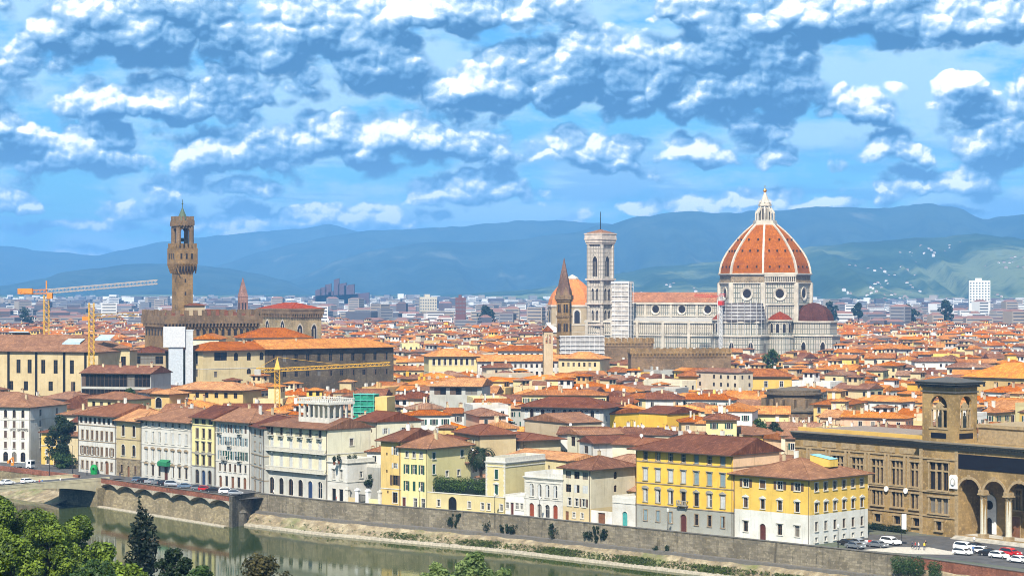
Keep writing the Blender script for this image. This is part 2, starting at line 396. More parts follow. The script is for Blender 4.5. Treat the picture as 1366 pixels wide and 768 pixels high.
# ------------------------------------------------------------------ palette
CREAM = plaster('cream_plaster', (.55, .46, .255)); WHITE = plaster('white_plaster', (.60, .59, .54), .38)
OFFW = plaster('ivory_plaster', (.58, .54, .40)); OCHRE = plaster('ochre_plaster', (.52, .36, .14)); YEL = plaster('yellow_plaster', (.60, .41, .10), .22)
LEMON = plaster('lemon_plaster', (.56, .49, .16), .25); BEIGE = plaster('beige_plaster', (.50, .41, .26)); GREY = plaster('grey_plaster', (.36, .36, .33))
PEACH = plaster('peach_plaster', (.66, .44, .28)); TAN = plaster('tan_plaster', (.42, .34, .20)); GOLD = plaster('golden_plaster', (.66, .40, .05), .3)
PALEY = plaster('pale_yellow_plaster', (.57, .50, .25), .25); STONEG = plaster('stone_base', (.26, .26, .23), .3)
WALLS = {'cream': CREAM, 'white': WHITE, 'ivory': OFFW, 'ochre': OCHRE, 'yellow': YEL, 'lemon': LEMON, 'beige': BEIGE, 'grey': GREY, 'peach': PEACH, 'tan': TAN, 'golden': GOLD, 'pale yellow': PALEY}
BROWNT = tiles('brown_tiles', (.19, .080, .046)); REDT = tiles('red_brown_tiles', (.25, .105, .055)); ORT = tiles('orange_tiles', (.52, .18, .045))
ROST = tiles('rose_tiles', (.44, .18, .07)); BRIGHTT = tiles('bright_orange_tiles', (.64, .20, .034)); DULLT = tiles('dull_brown_tiles', (.30, .15, .09))
ROOFS = {'dark brown': BROWNT, 'red-brown': REDT, 'orange': ORT, 'rosy': ROST, 'bright orange': BRIGHTT, 'dull brown': DULLT}
TRIM = plain('pale_stone_trim', (.50, .48, .42), .85); DTRIM = plain('grey_stone_trim', (.26, .24, .20), .85); BTRIM = plain('brown_stone_trim', (.26, .20, .13), .85)
WOODD = plain('dark_wood', (.07, .045, .03), .8); GLASS = glassm()
FRW = plain('white_frame', (.55, .54, .50), .6); FRB = plain('brown_frame', (.10, .06, .035), .6)
SHG = plain('green_shutter', (.012, .055, .040), .6); SHB = plain('brown_shutter', (.085, .055, .038), .6); SHW = plain('pale_grey_shutter', (.42, .43, .42), .6); SHT = plain('blue_grey_shutter', (.17, .23, .25), .6)
SHUT = {'g': SHG, 'b': SHB, 'w': SHW, 't': SHT}
DOORM = plain('dark_red_door', (.085, .025, .018), .5); DOORB = plain('brown_door', (.16, .07, .035), .5); DOORT = plain('teal_door', (.06, .28, .26), .5); DOORN = plain('navy_door', (.02, .04, .10), .5)
IRON = plain('black_iron', (.02, .02, .022), .5, .6); WHITEP = plain('white_paint', (.68, .68, .66), .5)
# ------------------------------------------------------------------ facade tools
def arch_pts(xc, z, w, h, n=8, pointed=False):
    """outline of an arched opening, counter-clockwise from bottom left"""
    r = w / 2; pts = [(xc - r, z), (xc + r, z)]
    if pointed:
        zs = z + h - w * .87
        for i in range(n + 1):
            a = R(60) * i / n; pts.append((xc - r + w * math.cos(a), zs + w * math.sin(a)))
        for i in range(n):
            a = R(60) * (1 - i / n); a2 = R(60) * (n - 1 - i) / n; pts.append((xc + r - w * math.cos(a2), zs + w * math.sin(a2)))
        return pts
    zs = z + h - r
    return pts + [(xc + r * math.cos(math.pi * i / n), zs + r * math.sin(math.pi * i / n)) for i in range(n + 1)]
def wall_grid(mb, Wd, H, holes, T, dep=.22, zb=None, m=0, mb_=1, z0=0.0, mr=None):
    """wall face in local (x, z) with real openings; T maps (x, depth, z) to the body's space"""
    mr = m if mr is None else mr
    xs = {0.0, Wd}; zs = {z0, H}
    if zb: zs.add(zb)
    hs = []
    for (xc, z, w, h, arch) in holes:
        a, b = max(0.02, xc - w / 2), min(Wd - .02, xc + w / 2)
        if b - a < .1 or z + h > H or z < z0 - .001: continue
        hs.append((a, b, z, z + h, arch)); xs |= {a, b}; zs |= {z, z + h}
    xs = sorted(xs); zs = sorted(zs)
    for z_0, z_1 in zip(zs, zs[1:]):
        if z_1 - z_0 < 1e-4: continue
        zm = (z_0 + z_1) / 2; row = [h for h in hs if h[2] < zm < h[3]]; run = None
        mat = mb_ if zb and zm < zb else m
        def flush(a, b): mb.poly([T(a, 0, z_0), T(b, 0, z_0), T(b, 0, z_1), T(a, 0, z_1)], mat)
        for a, b in zip(xs, xs[1:]):
            xm = (a + b) / 2
            if any(h[0] < xm < h[1] for h in row):
                if run: flush(*run); run = None
            else: run = (run[0], b) if run else (a, b)
        if run: flush(*run)
    for (a, b, c, d, arch) in hs:
        mat = mb_ if zb and d < zb else m
        mb.poly([T(a, 0, c), T(a, dep, c), T(a, dep, d), T(a, 0, d)][::-1], mat); mb.poly([T(b, 0, c), T(b, dep, c), T(b, dep, d), T(b, 0, d)], mat)
        mb.poly([T(a, 0, c), T(b, 0, c), T(b, dep, c), T(a, dep, c)], mat); mb.poly([T(a, 0, d), T(a, dep, d), T(b, dep, d), T(b, 0, d)], mat)
        if arch:
            xc, r = (a + b) / 2, (b - a) / 2; n = 6
            for sg in (-1, 1):
                arc = [(xc + sg * r * math.cos(math.pi / 2 * i / n), d - r + r * math.sin(math.pi / 2 * i / n)) for i in range(n + 1)]
                pts = arc + [(xc + sg * r, d)]
                if sg < 0: pts = pts[::-1]
                mb.poly([T(x, 0, z) for x, z in pts], mat)
                for (x1, z1), (x2, z2) in zip(arc, arc[1:]):
                    q = [T(x1, 0, z1), T(x1, dep, z1), T(x2, dep, z2), T(x2, 0, z2)]
                    mb.poly(q if sg > 0 else q[::-1], mat)
MC = {}
def cached(key, fn):
    if key not in MC: MC[key] = fn()
    return MC[key]
def win_mesh(w, h, arch, trim, frame, sill=True, dep=.2, door=None, cross=True):
    def make():
        mb = MB()
        mb.poly([(-w / 2, dep, 0), (w / 2, dep, 0), (w / 2, dep, h), (-w / 2, dep, h)], 0)
        fw = .07; y0 = dep - .05
        if door is None:
            for a, b in ((-w / 2, -w / 2 + fw), (w / 2 - fw, w / 2), (-fw / 2, fw / 2)): mb.box(a, b, y0, dep, 0, h, 1)
            for a, b in ((0, fw), (h - fw, h), (h * .62, h * .62 + fw * .8)): mb.box(-w / 2 + fw, w / 2 - fw, y0 + .004, dep, a, b, 1)
        else:
            for k in (-1, 1):
                for zz in (.08, .52): mb.box(k * w * .25 - w * .17, k * w * .25 + w * .17, dep - .04, dep - .002, h * zz, h * (zz + .36), 0)
        if trim:
            t = .17
            if arch:
                ou = arch_pts(0, 0, w + 2 * t, h + t); inn = arch_pts(0, 0, w, h)
                ou, inn = ou[1:] + ou[:1], inn[1:] + inn[:1]
                for i in range(len(ou) - 1):
                    a, b, c, d = ou[i], ou[i + 1], inn[i + 1], inn[i]
                    mb.poly([(a[0], -.07, a[1]), (b[0], -.07, b[1]), (c[0], -.07, c[1]), (d[0], -.07, d[1])][::-1], 2)
                    mb.poly([(a[0], -.07, a[1]), (a[0], .0, a[1]), (b[0], .0, b[1]), (b[0], -.07, b[1])][::-1], 2)
            else:
                mb.box(-w / 2 - t, -w / 2, -.07, .02, 0, h, 2); mb.box(w / 2, w / 2 + t, -.07, .02, 0, h, 2); mb.box(-w / 2 - t, w / 2 + t, -.08, .02, h, h + t, 2)
            if sill: mb.box(-w / 2 - t - .06, w / 2 + t + .06, -.18, .02, -.16, 0, 2)
        return mb.mesh('window', [door or GLASS, frame, trim or TRIM])
    return cached(('win', round(w, 2), round(h, 2), arch, trim and trim.name, frame.name, sill, door and door.name), make)
def shutter_mesh(w, h, mat):
    def make():
        mb = MB(); mb.box(0, w, -.05, 0, 0, h)
        n = max(4, int(h / .22))
        for i in range(n):
            z = .06 + (h - .12) * i / n
            mb.add([(.05, -.075, z), (w - .05, -.075, z), (w - .05, -.05, z + (h - .12) / n * .9), (.05, -.05, z + (h - .12) / n * .9)], [[0, 1, 2, 3]])
        return mb.mesh('shutter', mat)
    return cached(('sh', round(w, 2), round(h, 2), mat.name), make)
def hood_mesh(w, kind, mat):
    def make():
        mb = MB(); W2 = w / 2 + .36
        mb.box(-W2, W2, -.30, 0, 0, .14)
        if kind == 'p': mb.xz([(-W2, .14), (W2, .14), (0, .14 + W2 * .5)], -.24, 0)
        if kind == 'a': mb.xz([(W2 * math.cos(a), .14 + W2 * .5 * math.sin(a)) for a in [math.pi * i / 8 for i in range(9)]], -.24, 0)
        for k in (-1, 1): mb.box(k * (w / 2 + .14) - .1, k * (w / 2 + .14) + .1, -.16, 0, -.35, 0)
        return mb.mesh('pediment', mat)
    return cached(('hood', round(w, 2), kind, mat.name), make)
def balcony_mesh(w, mat, iron=False):
    def make():
        mb = MB(); mb.box(-w / 2, w / 2, -.9, 0, -.22, 0)
        for k in (-1, 1): mb.xz([(k * w * .36 - .12, -.7), (k * w * .36 + .12, -.7), (k * w * .36 + .12, -.22), (k * w * .36 - .12, -.22)], -.6, 0)
        if iron:
            n = int(w / .3)
            for i in range(n + 1): mb.box(-w / 2 + (w - .05) * i / n, -w / 2 + (w - .05) * i / n + .05, -.88, -.83, 0, .95, 1)
            mb.box(-w / 2, w / 2, -.9, -.82, .92, 1.0, 1)
            for k in (-1, 1): mb.box(k * (w / 2 - .04) - .03, k * (w / 2 - .04) + .03, -.82, 0, .92, 1.0, 1)
        else:
            n = max(3, int(w / .4)); mb.box(-w / 2, w / 2, -.9, -.7, .82, 1.0)
            for i in range(n + 1):
                x = -w / 2 + .1 + (w - .2) * i / n; mb.box(x - .08, x + .08, -.88, -.74, 0, .82)
            for k in (-1, 1): mb.box(k * (w / 2 - .1) - .1, k * (w / 2 - .1) + .1, -.7, 0, .82, 1.0)
        return mb.mesh('balcony', [mat, IRON])
    return cached(('bal', round(w, 2), mat.name, iron), make)
def add_window(parent, loc, rz, w, h, opts, trim=TRIM, frame=FRW, shut=SHB, doorm=None, hoodm=None):
    """opts letters: s stone surround, A arched, p/a/h pediment, arc or flat hood, o open shutters, c closed shutters, H half-closed, d door, b stone balcony, i iron balcony, D dark frame"""
    v = rnd.random()
    if 'o' in opts and v < .22: opts = opts.replace('o', 'c')
    elif 'c' in opts and 'd' not in opts and v < .14: opts = opts.replace('c', 'H')
    elif 'D' in opts and 'd' not in opts and 'A' not in opts and v < .16: opts += 'H'
    arch = 'A' in opts; tr = trim if 's' in opts else None
    door = (doorm or DOORM) if 'd' in opts else None
    fr = FRB if 'D' in opts else frame
    o = inst(win_mesh(w, h, arch, tr, fr, 'd' not in opts, door=door), 'door' if door else 'window', parent, loc, rz)
    for k in 'pah':
        if k in opts: inst(hood_mesh(w, k, hoodm or trim), 'pediment', o, (0, -.003, h + .20))
    if 'o' in opts:
        me = shutter_mesh(w / 2, h, shut); g = .17 if tr else .02
        inst(me, 'shutter', o, (-w - g, -.012, 0)); inst(me, 'shutter', o, (w / 2 + g, -.012, 0))
    if 'c' in opts:
        me = shutter_mesh(w / 2 - .01, h - (w * .5 if arch else 0), shut); inst(me, 'shutter', o, (-w / 2, .12, 0)); inst(me, 'shutter', o, (.01, .12, 0))
    if 'H' in opts: inst(shutter_mesh(w / 2 - .01, h, shut), 'shutter', o, (-w / 2, .12, 0))
    if 'b' in opts: inst(balcony_mesh(w + 1.6, trim), 'balcony', o, (0, -.003, 0))
    if 'i' in opts: inst(balcony_mesh(w + .9, trim, True), 'balcony', o, (0, -.003, 0))
    return o
def roof_mb(L, D, z, ov, pitch, e0='h', e1='h', axis='x', th=.22, ovg=.35, z_low=None):
    """pitched roof over [0,L]x[0,D] at eave height z; e0/e1 = 'h' hip or 'g' gable end; axis of the ridge"""
    A, B = (L, D) if axis == 'x' else (D, L)
    M = (lambda u, v, w: (u, v, w)) if axis == 'x' else (lambda u, v, w: (L - v, u, w))
    mb = MB(); hh = (B / 2 + ov) * pitch
    o0 = ov if e0 == 'h' else ovg; o1 = ov if e1 == 'h' else ovg
    ins = min(B / 2 + ov, (A + o0 + o1) / 2 - .05)
    r0 = -o0 + (ins if e0 == 'h' else 0); r1 = A + o1 - (ins if e1 == 'h' else 0)
    zb = z - ov * pitch
    a, b, c, d = M(-o0, -ov, zb), M(A + o1, -ov, zb), M(A + o1, B + ov, zb), M(-o0, B + ov, zb)
    p, q = M(r0, B / 2, zb + hh), M(r1, B / 2, zb + hh)
    mb.poly([a, b, q, p]); mb.poly([c, d, p, q]); mb.poly([b, c, q]); mb.poly([d, a, p])
    dn = lambda t: (t[0], t[1], t[2] - th)
    for s, t in ((a, b), (b, c), (c, d), (d, a)): mb.poly([dn(s), dn(t), t, s], 1)
    for s, t, k in ((a, b, 0), (b, c, 0), (c, d, 0), (d, a, 0)): pass
    mb.poly([dn(d), dn(c), dn(b), dn(a)], 1)
    # ridge and hip caps
    ca = [(p, q)]
    if e0 == 'h': ca += [(a, p), (d, p)]
    if e1 == 'h': ca += [(b, q), (c, q)]
    for s, t in ca: mb.bar(Vector(s) + Vector((0, 0, .03)), Vector(t) + Vector((0, 0, .03)), .28, 0, .16)
    return mb
def roof_top(B, ov, pitch, z, v): return z + (min(v, B - v)) * pitch
def chimney_mesh(kind=0):
    def make():
        mb = MB(); w = .45 + .1 * kind; h = 1.5 + .4 * kind
        mb.box(-w, w, -.32, .32, -1.2, h); mb.box(-w - .1, w + .1, -.42, .42, h, h + .12)
        if kind == 1:
            mb.xz([(-w - .15, h + .5), (w + .15, h + .5), (0, h + .85)], -.45, .45, 1)
            for k in (-1, 1): mb.box(k * w - .08, k * w + .08, -.3, .3, h + .12, h + .5)
        else:
            for k in ((-.2, .2) if kind == 2 else (0,)): mb.cyl(k, 0, .15, .13, h + .12, h + .6, 6, 1)
        return mb.mesh('chimney', [BEIGE if kind != 2 else WHITE, REDT])
    return cached(('chim', kind), make)
def palazzo(name, label, cat, A, B, D, H, wall, rows, side=None, left=None, base=None, basem=None, strings=(), trim=TRIM, frame=FRW, shut=SHB, roof=None, group=None, doorm=None, cornice=0.0, hoodm=None, quoins=False):
    """a street building: A, B front corners (left, right as seen), D depth, H eave height"""
    A, B = Vector((A[0], A[1])), Vector((B[0], B[1])); L = (B - A).length; rz = math.atan2(B.y - A.y, B.x - A.x)
    t = thing(name, label, cat, (A.x, A.y, 0), rz, group)
    mb = MB()
    TF = lambda x, d, z: (x, d, z); TR = lambda x, d, z: (L - d, x, z); TL = lambda x, d, z: (d, D - x, z)
    def place(rows_, Wd, tf, rot, do):
        holes = []
        for r in rows_ or ():
            z, h, w, n, o = r[:5]; ex = r[5] if len(r) > 5 else {}
            mg = ex.get('m', 1.0)
            xs = n if isinstance(n, (list, tuple)) else [mg + (Wd - 2 * mg) * (i + .5) / n for i in range(n)]
            for i, x in enumerate(xs):
                x = x * Wd if isinstance(n, (list, tuple)) else x
                oo = ex.get('at', {}).get(i, o)
                if 'd' in oo and 'z' not in ex: zz, hhh = .02, ex.get('dh', z + h)
                else: zz, hhh = z, h
                ww = ex.get('dw', w) if 'd' in oo else w
                holes.append((x, zz, ww, hhh, 'A' in oo))
                if do:
                    p = tf(x, 0, zz)
                    s2 = ex.get('sh', shut)
                    if isinstance(s2, (list, tuple)): s2 = s2[i % len(s2)]
                    add_window(t, p, rot, ww, hhh, oo, ex.get('trim', trim), ex.get('frame', frame), s2, ex.get('door', doorm), ex.get('hood', hoodm))
        return holes
    wall_grid(mb, L, H, place(rows, L, TF, 0, True), TF, zb=base)
    wall_grid(mb, D, H, place(side, D, TR, R(90), True), TR, zb=base)
    wall_grid(mb, D, H, place(left, D, TL, R(-90), True), TL, zb=base)
    mb.poly([(L, D, 0), (0, D, 0), (0, D, H), (L, D, H)])
    rf = dict(kind='hh', pitch=.34, ov=.9, mat=BROWNT, axis='x'); rf.update(roof or {})
    k = rf['kind']
    if k == 'flat':
        mb.poly([(0, 0, H), (L, 0, H), (L, D, H), (0, D, H)])
        ph = rf.get('par', .9); pw = MB()
        for a in ((0, L, 0, .3), (0, L, D - .3, D), (0, .3, .3, D - .3), (L - .3, L, .3, D - .3)): pw.box(a[0] - .02, a[1] + .02, a[2] - .02, a[3] + .02, H + .002, H + ph)
        pw.build('parapet', rf.get('pm', wall), t)
    else:
        ax = rf['axis']; Bd = D if ax == 'x' else L; Ad = L if ax == 'x' else D
        Mx = (lambda u, v, w: (u, v, w)) if ax == 'x' else (lambda u, v, w: (L - v, u, w))
        hh = Bd / 2 * rf['pitch']
        for e, u in ((k[0], 0), (k[1], Ad)):
            if e == 'g':
                q = [Mx(u, 0, H), Mx(u, Bd, H), Mx(u, Bd / 2, H + hh - .02)]
                mb.poly(q if u else q[::-1])
        rm = roof_mb(L, D, H + .22, rf['ov'], rf['pitch'], k[0], k[1], ax)
        ro = rm.build('roof', [rf['mat'], WOODD], t)
        for (u, v, kd) in rf.get('chim', ()):
            inst(chimney_mesh(kd), 'chimney', ro, Mx(u * Ad, v * Bd, H + .1 + min(v, 1 - v) * Bd * rf['pitch']), 0, .72)
    mb.build('wall', [wall, basem or wall], t)
    if k != 'flat' and A.y < 700:
        for xx in ((.22, L - .22) if L > 14 else (L - .22,)): dp = MB(); dp.cyl(xx, -.16, .07, .07, .3, H - .1, 6); dp.bar((xx, -.16, H - .1), (xx, -rf['ov'] * .8, H + .05 - rf['ov'] * rf['pitch'] + .1), .12); dp.build('drainpipe', plain('copper_pipe', (.09, .07, .055), .6), t)
    sm = MB()
    for s in strings: sm.box(-.08, L + .08, -.12, -.002, s, s + .22); sm.box(L + .002, L + .12, -.12, D, s, s + .22); sm.box(-.12, -.002, -.12, D, s, s + .22)
    if quoins:
        for i in range(int(H / .6)):
            w = .55 if i % 2 else .35; sm.box(-.03, w, -.04, -.003, i * .6 + .02, i * .6 + .56); sm.box(L - w, L + .03, -.04, -.003, i * .6 + .02, i * .6 + .56)
    if sm.f: sm.build('string_course', trim, t)
    if cornice:
        cm = MB()
        for i, (o, a, b) in enumerate(((.18, .9, .6), (.35, .6, .3), (.55, .3, .0))): cm.box(-o * cornice, L + o * cornice, -o * cornice, -.002, H - a * cornice, H - b * cornice); cm.box(L + .002, L + o * cornice, 0, D, H - a * cornice, H - b * cornice); cm.box(-o * cornice, -.002, 0, D, H - a * cornice, H - b * cornice)
        cm.build('cornice', trim, t)
    t['_L'] = L
    return t, L
# ------------------------------------------------------------------ river, quays and ground
WATER_Z = -6.8
QR = [W(335, 656, 1.1), W(437, 667, 1.1), W(507, 672.5, 1.1), W(690, 687, 1.1), W(848, 703, 1.1), W(978, 716, 1.1), W(1083, 727, 1.1), W(1216, 741, 1.1)]
QR = [Vector((p.x, p.y)) for p in QR]
QL = [Vector((-152, 652)), Vector((-114.5, 611)), Vector((-71.5, 558.0))]
dr = (QR[-1] - QR[-3]).normalized()
QFAR = QR[-1] + Vector((.57, -.82)) * 150
QW = QL[0] + (QL[0] - QL[1]).normalized() * 420
CORN = QR[0]
def normals(pl):
    out = []
    for i in range(len(pl)):
        d = (pl[min(i + 1, len(pl) - 1)] - pl[max(i - 1, 0)]).normalized(); out.append(Vector((-d.y, d.x)))   # inland
    return out
def offset(pl, o): return [p + n * o for p, n in zip(pl, normals(pl))]
def sweep(mb, pl, prof, m=0, dens=1):
    """profile of (towards river, z) pairs carried along a polyline"""
    n = normals(pl); rings = [[(p.x - nn.x * o, p.y - nn.y * o, z) for o, z in prof] for p, nn in zip(pl, n)]
    for a, b in zip(rings, rings[1:]):
        for i in range(len(prof) - 1): mb.poly([a[i], b[i], b[i + 1], a[i + 1]], m)
def densify(pl, st):
    out = []
    for a, b in zip(pl, pl[1:]):
        k = max(1, int((b - a).length / st)); out += [a + (b - a) * i / k for i in range(k)]
    return out + [pl[-1]]
FACR = offset(QR + [QFAR], 7.2)
def ray_line(px, pl):
    k = (px - 683) / F
    for a, b in zip(pl, pl[1:]):
        d = b - a; den = d.x - k * d.y
        if abs(den) < 1e-9: continue
        t = (k * a.y - a.x) / den
        if -1e-6 <= t <= 1 + 1e-6: return a + d * t
    d = pl[1] - pl[0] if px < to_px((pl[0].x, pl[0].y, 0))[0] else pl[-1] - pl[-2]; a = pl[0] if px < to_px((pl[0].x, pl[0].y, 0))[0] else pl[-1]
    t = (k * a.y - a.x) / (d.x - k * d.y); return a + d * t
def fr(px, off=0.0):
    p = ray_line(px, FACR)
    return p if not off else ray_line(px, offset(FACR, off))
FACL = [Vector((-127.8, 645)), Vector((-70, 586))]
def fl(px): return ray_line(px, FACL)

asph = plain('asphalt', (.075, .072, .07), .9, var=.25, scale=.4); pave = plain('pale_paving', (.40, .37, .31), .9, var=.2, scale=.6)
def ground_mat():
    m, t, b = new_mat('town_ground'); ge = t.node('ShaderNodeNewGeometry'); n = t.noise(ge.outputs['Position'], .01, 8, .65); n2 = t.noise(ge.outputs['Position'], .0016, 6, .6)
    cc = t.ramp(n, (.3, (.05, .05, .05)), (.5, (.14, .12, .10)), (.7, (.05, .07, .04)))
    cc = t.mix(t.step(n2, .45, .6), cc, (.06, .085, .045, 1)); bset(t, b, Base_Color=cc, Roughness=.95); return m
edge = [QW] + QL + [CORN] + QR[1:] + [QFAR, QFAR + Vector((500, -60))]
g = MB(); farY = [1500.0, 6000.0, 19000.0]
def push(p, Y): return (p.x * (Y / p.y if Y > 1000 else 1) * 2.2, Y)
rowsg = [[(p.x, p.y, 0.0) for p in edge]] + [[(*push(p, Y), 0.0) for p in edge] for Y in farY]
for a, b in zip(rowsg, rowsg[1:]):
    for i in range(len(edge) - 1): g.poly([a[i], a[i + 1], b[i + 1], b[i]])
tag(g.build('ground', ground_mat()), kind='structure')
# street along the river
rd = MB(); lft = [QW] + QL; sweep(rd, lft, [(-.6, .004), (-26, .004)]); sweep(rd, [CORN + (QL[-1] - CORN) * 0] + QR[1:] + [QFAR], [(-.5, .004), (-7.4, .004)]); tag(rd.build('road', asph), kind='structure')
pv = MB(); sweep(pv, QR[:-1], [(-5.2, .004), (-5.2, .13), (-7.4, .13)]); sweep(pv, lft, [(-.4, .13), (-2.4, .13), (-2.4, .004)]); tag(pv.build('pavement', pave), kind='structure')
# water
def water_mat():
    m, t, b = new_mat('river_water'); ge = t.node('ShaderNodeNewGeometry'); p = ge.outputs['Position']
    n = t.noise(t.vec('MULTIPLY', p, (.02, .012, 1)), 1.0, 5, .6)
    cc = t.ramp(n, (.35, (.026, .040, .009)), (.65, (.050, .064, .017)))
    bset(t, b, Base_Color=cc, Roughness=.035, IOR=1.33, Specular_IOR_Level=.23)
    n2 = t.noise(t.vec('MULTIPLY', p, (.35, .9, 1)), 1.0, 4, .6); bu = t.node('ShaderNodeBump'); bu.inputs['Strength'].default_value = .028; bu.inputs['Distance'].default_value = .25
    t.put(bu.inputs['Height'], n2); t.l.new(bu.outputs[0], b.inputs['Normal']); return m
w = MB(); w.poly([(-700, 120, WATER_Z), (900, 120, WATER_Z), (900, 1000, WATER_Z), (-700, 1000, WATER_Z)]); tag(w.build('water', water_mat()), kind='structure')
# near bank: hillside below the viewpoint
QREF, NRM = Vector((1.0, 510.0)), Vector((.69, .724))
def bank_z(x, y):
    s = -(Vector((x, y)) - QREF).dot(NRM)
    P = [(60, -12), (100, -8.5), (107, -4), (118, 0), (150, 4), (200, 11), (260, 21.5), (320, 36), (345, 45), (365, 50.2), (2000, 51)]
    for (a, za), (b, zb) in zip(P, P[1:]):
        if s <= b: return za + (zb - za) * max(0, (s - a)) / (b - a)
    return 51
hb = MB(); xs = [-500 + 10 * i for i in range(101)]; ys = [-60 + 10 * i for i in range(86)]
hv = [(x, y, bank_z(x, y) + (1.2 * math.sin(x * .11 + y * .07) * math.cos(y * .13) if bank_z(x, y) > 2 and y > 30 else 0)) for y in ys for x in xs]
hf = [[j * 101 + i, j * 101 + i + 1, (j + 1) * 101 + i + 1, (j + 1) * 101 + i] for j in range(85) for i in range(100) if min(hv[j * 101 + i][2], hv[(j + 1) * 101 + i + 1][2], hv[j * 101 + i + 1][2], hv[(j + 1) * 101 + i][2]) > -11.9]
hb.add(hv, hf)
def grass_mat():
    m, t, b = new_mat('rough_grass'); ge = t.node('ShaderNodeNewGeometry'); n = t.noise(ge.outputs['Position'], .25, 7, .65)
    bset(t, b, Base_Color=t.ramp(n, (.3, (.030, .05, .012)), (.55, (.07, .10, .025)), (.75, (.13, .13, .05))), Roughness=.95); return m
GRASS = grass_mat()
tag(hb.build('hillside', GRASS, smooth=True), kind='structure')

# right quay wall
DARKSTONE = stone('dark_quay_stone', (.25, .215, .155), 1.3, .5, streak=.45); PALESTONE = stone('pale_quay_stone', (.30, .245, .15), 1.1, .45, streak=.16); CAP = plain('coping_stone', (.12, .11, .095), .9)
CONC = plain('pale_concrete', (.34, .30, .23), .9, var=.25); BRICKP = stone('red_brick_parapet', (.30, .12, .075), .5, .16, .7)
qr = densify(QR, 8)
def apron_mat():
    m, t, b = new_mat('rubble_apron'); ge = t.node('ShaderNodeNewGeometry'); p = ge.outputs['Position']
    n = t.noise(p, .35, 8, .7); n2 = t.noise(p, .06, 5, .6); vo = t.node('ShaderNodeTexVoronoi'); t.put(vo.inputs['Vector'], p); vo.inputs['Scale'].default_value = 1.1
    cc = t.ramp(n, (.32, (.08, .065, .035)), (.48, (.22, .17, .10)), (.62, (.34, .285, .18)), (.8, (.46, .41, .30)))
    sc_ = t.node('ShaderNodeSeparateColor'); t.put(sc_.inputs[0], vo.outputs['Color'])
    cc = t.mix(t.math('MULTIPLY', t.step(sc_.outputs[0], .5, .9), .5), cc, (.16, .13, .085, 1))
    cc = t.mix(t.math('MULTIPLY', t.step(n2, .52, .66), .8), cc, (.10, .13, .03, 1)); bset(t, b, Base_Color=cc, Roughness=.95); return m
APRON = apron_mat()
q = thing('quay_wall', 'long grey stone river wall with stepped rubble foot below the yellow houses', 'wall', (0, 0, 0))
mb = MB(); sweep(mb, qr, [(-.5, 0), (-.5, 1.0), (0, 1.0), (.12, -3.5)]); mb.build('wall', DARKSTONE, q)
mb = MB(); sweep(mb, qr, [(-.62, 1.0), (-.62, 1.16), (.12, 1.16), (.12, .98)]); mb.build('coping', CAP, q)
mb = MB(); sweep(mb, qr, [(.1, -3.3), (.9, -3.45), (.95, -4.1), (1.0, -4.3)]); mb.build('ledge', CAP, q)
mb = MB(); rr = random.Random(3)
for j in range(4):
    pass
ap = densify(QR, 2.5); n_ = normals(ap); prof = [(1.0, -4.1), (2.0, -4.7), (2.9, -5.3), (3.8, -5.95), (5.0, -6.35)]
rings = [[(p.x - nn.x * (o + rr.uniform(-.25, .25)), p.y - nn.y * (o + rr.uniform(-.25, .25)), z + rr.uniform(-.18, .18)) for o, z in prof] for p, nn in zip(ap, n_)]
for a, b in zip(rings, rings[1:]):
    for i in range(len(prof) - 1): mb.poly([a[i], b[i], b[i + 1], a[i + 1]])
mb.build('apron', APRON, q)
mb = MB(); sweep(mb, densify(QR, 5), [(4.6, -6.32), (4.7, -6.2), (5.9, -6.28), (6.1, -6.9)]); mb.build('kerb', CONC, q)
for k in range(18):      # drain holes
    pass
# left quay wall with the oversailing brick walk
ql = QL[1:]
q = thing('quay_wall', 'tan stone river wall with scalloped red brick walkway beside the bridge', 'wall')
d0 = (ql[1] - ql[0]); Ln = d0.length; d0.normalize(); n0 = Vector((-d0.y, d0.x))
def ql_pt(t, o, z): p = ql[0] + d0 * t - n0 * o; return (p.x, p.y, z)
mb = MB(); mb.poly([ql_pt(0, -1.2, 0), ql_pt(Ln, -1.2, 0), ql_pt(Ln, .6, -7.5), ql_pt(0, .6, -7.5)]); mb.build('wall', PALESTONE, q)
mb = MB()
for a, b in ((.2, 1.3), ): sweep(mb, [ql[0] - n0 * .6, ql[1] - n0 * .6], [(-.4, .1), (-.4, 1.05), (.0, 1.05), (.0, -.3)])
mb.build('parapet', BRICKP, q)
mb = MB(); sweep(mb, [ql[0] - n0 * .6, ql[1] - n0 * .6], [(-.5, 1.04), (-.5, 1.16), (.1, 1.16), (.1, 1.04)]); mb.build('coping', CAP, q)
mb = MB(); nsc = 7; st = Ln / nsc
for i in range(nsc):     # shallow arches carrying the walk
    for k in range(8):
        u0, u1 = k / 8, (k + 1) / 8; f = lambda u: -.3 - 1.25 * (2 * abs(u - .5)) ** 2.2
        for o0, o1 in ((.6, .25),):
            mb.poly([ql_pt((i + u0) * st, .62, -.3), ql_pt((i + u1) * st, .62, -.3), ql_pt((i + u1) * st, .62, f(u1)), ql_pt((i + u0) * st, .62, f(u0))])
            mb.poly([ql_pt((i + u0) * st, .62, f(u0)), ql_pt((i + u1) * st, .62, f(u1)), ql_pt((i + u1) * st, -.9, f(u1) - .25), ql_pt((i + u0) * st, -.9, f(u0) - .25)])
mb.build('scalloped_bracket', CONC, q)
mb = MB(); sweep(mb, [ql[0], ql[1]], [(.9, -6.5), (2.2, -6.55), (2.4, -7)]); mb.build('kerb', CONC, q)
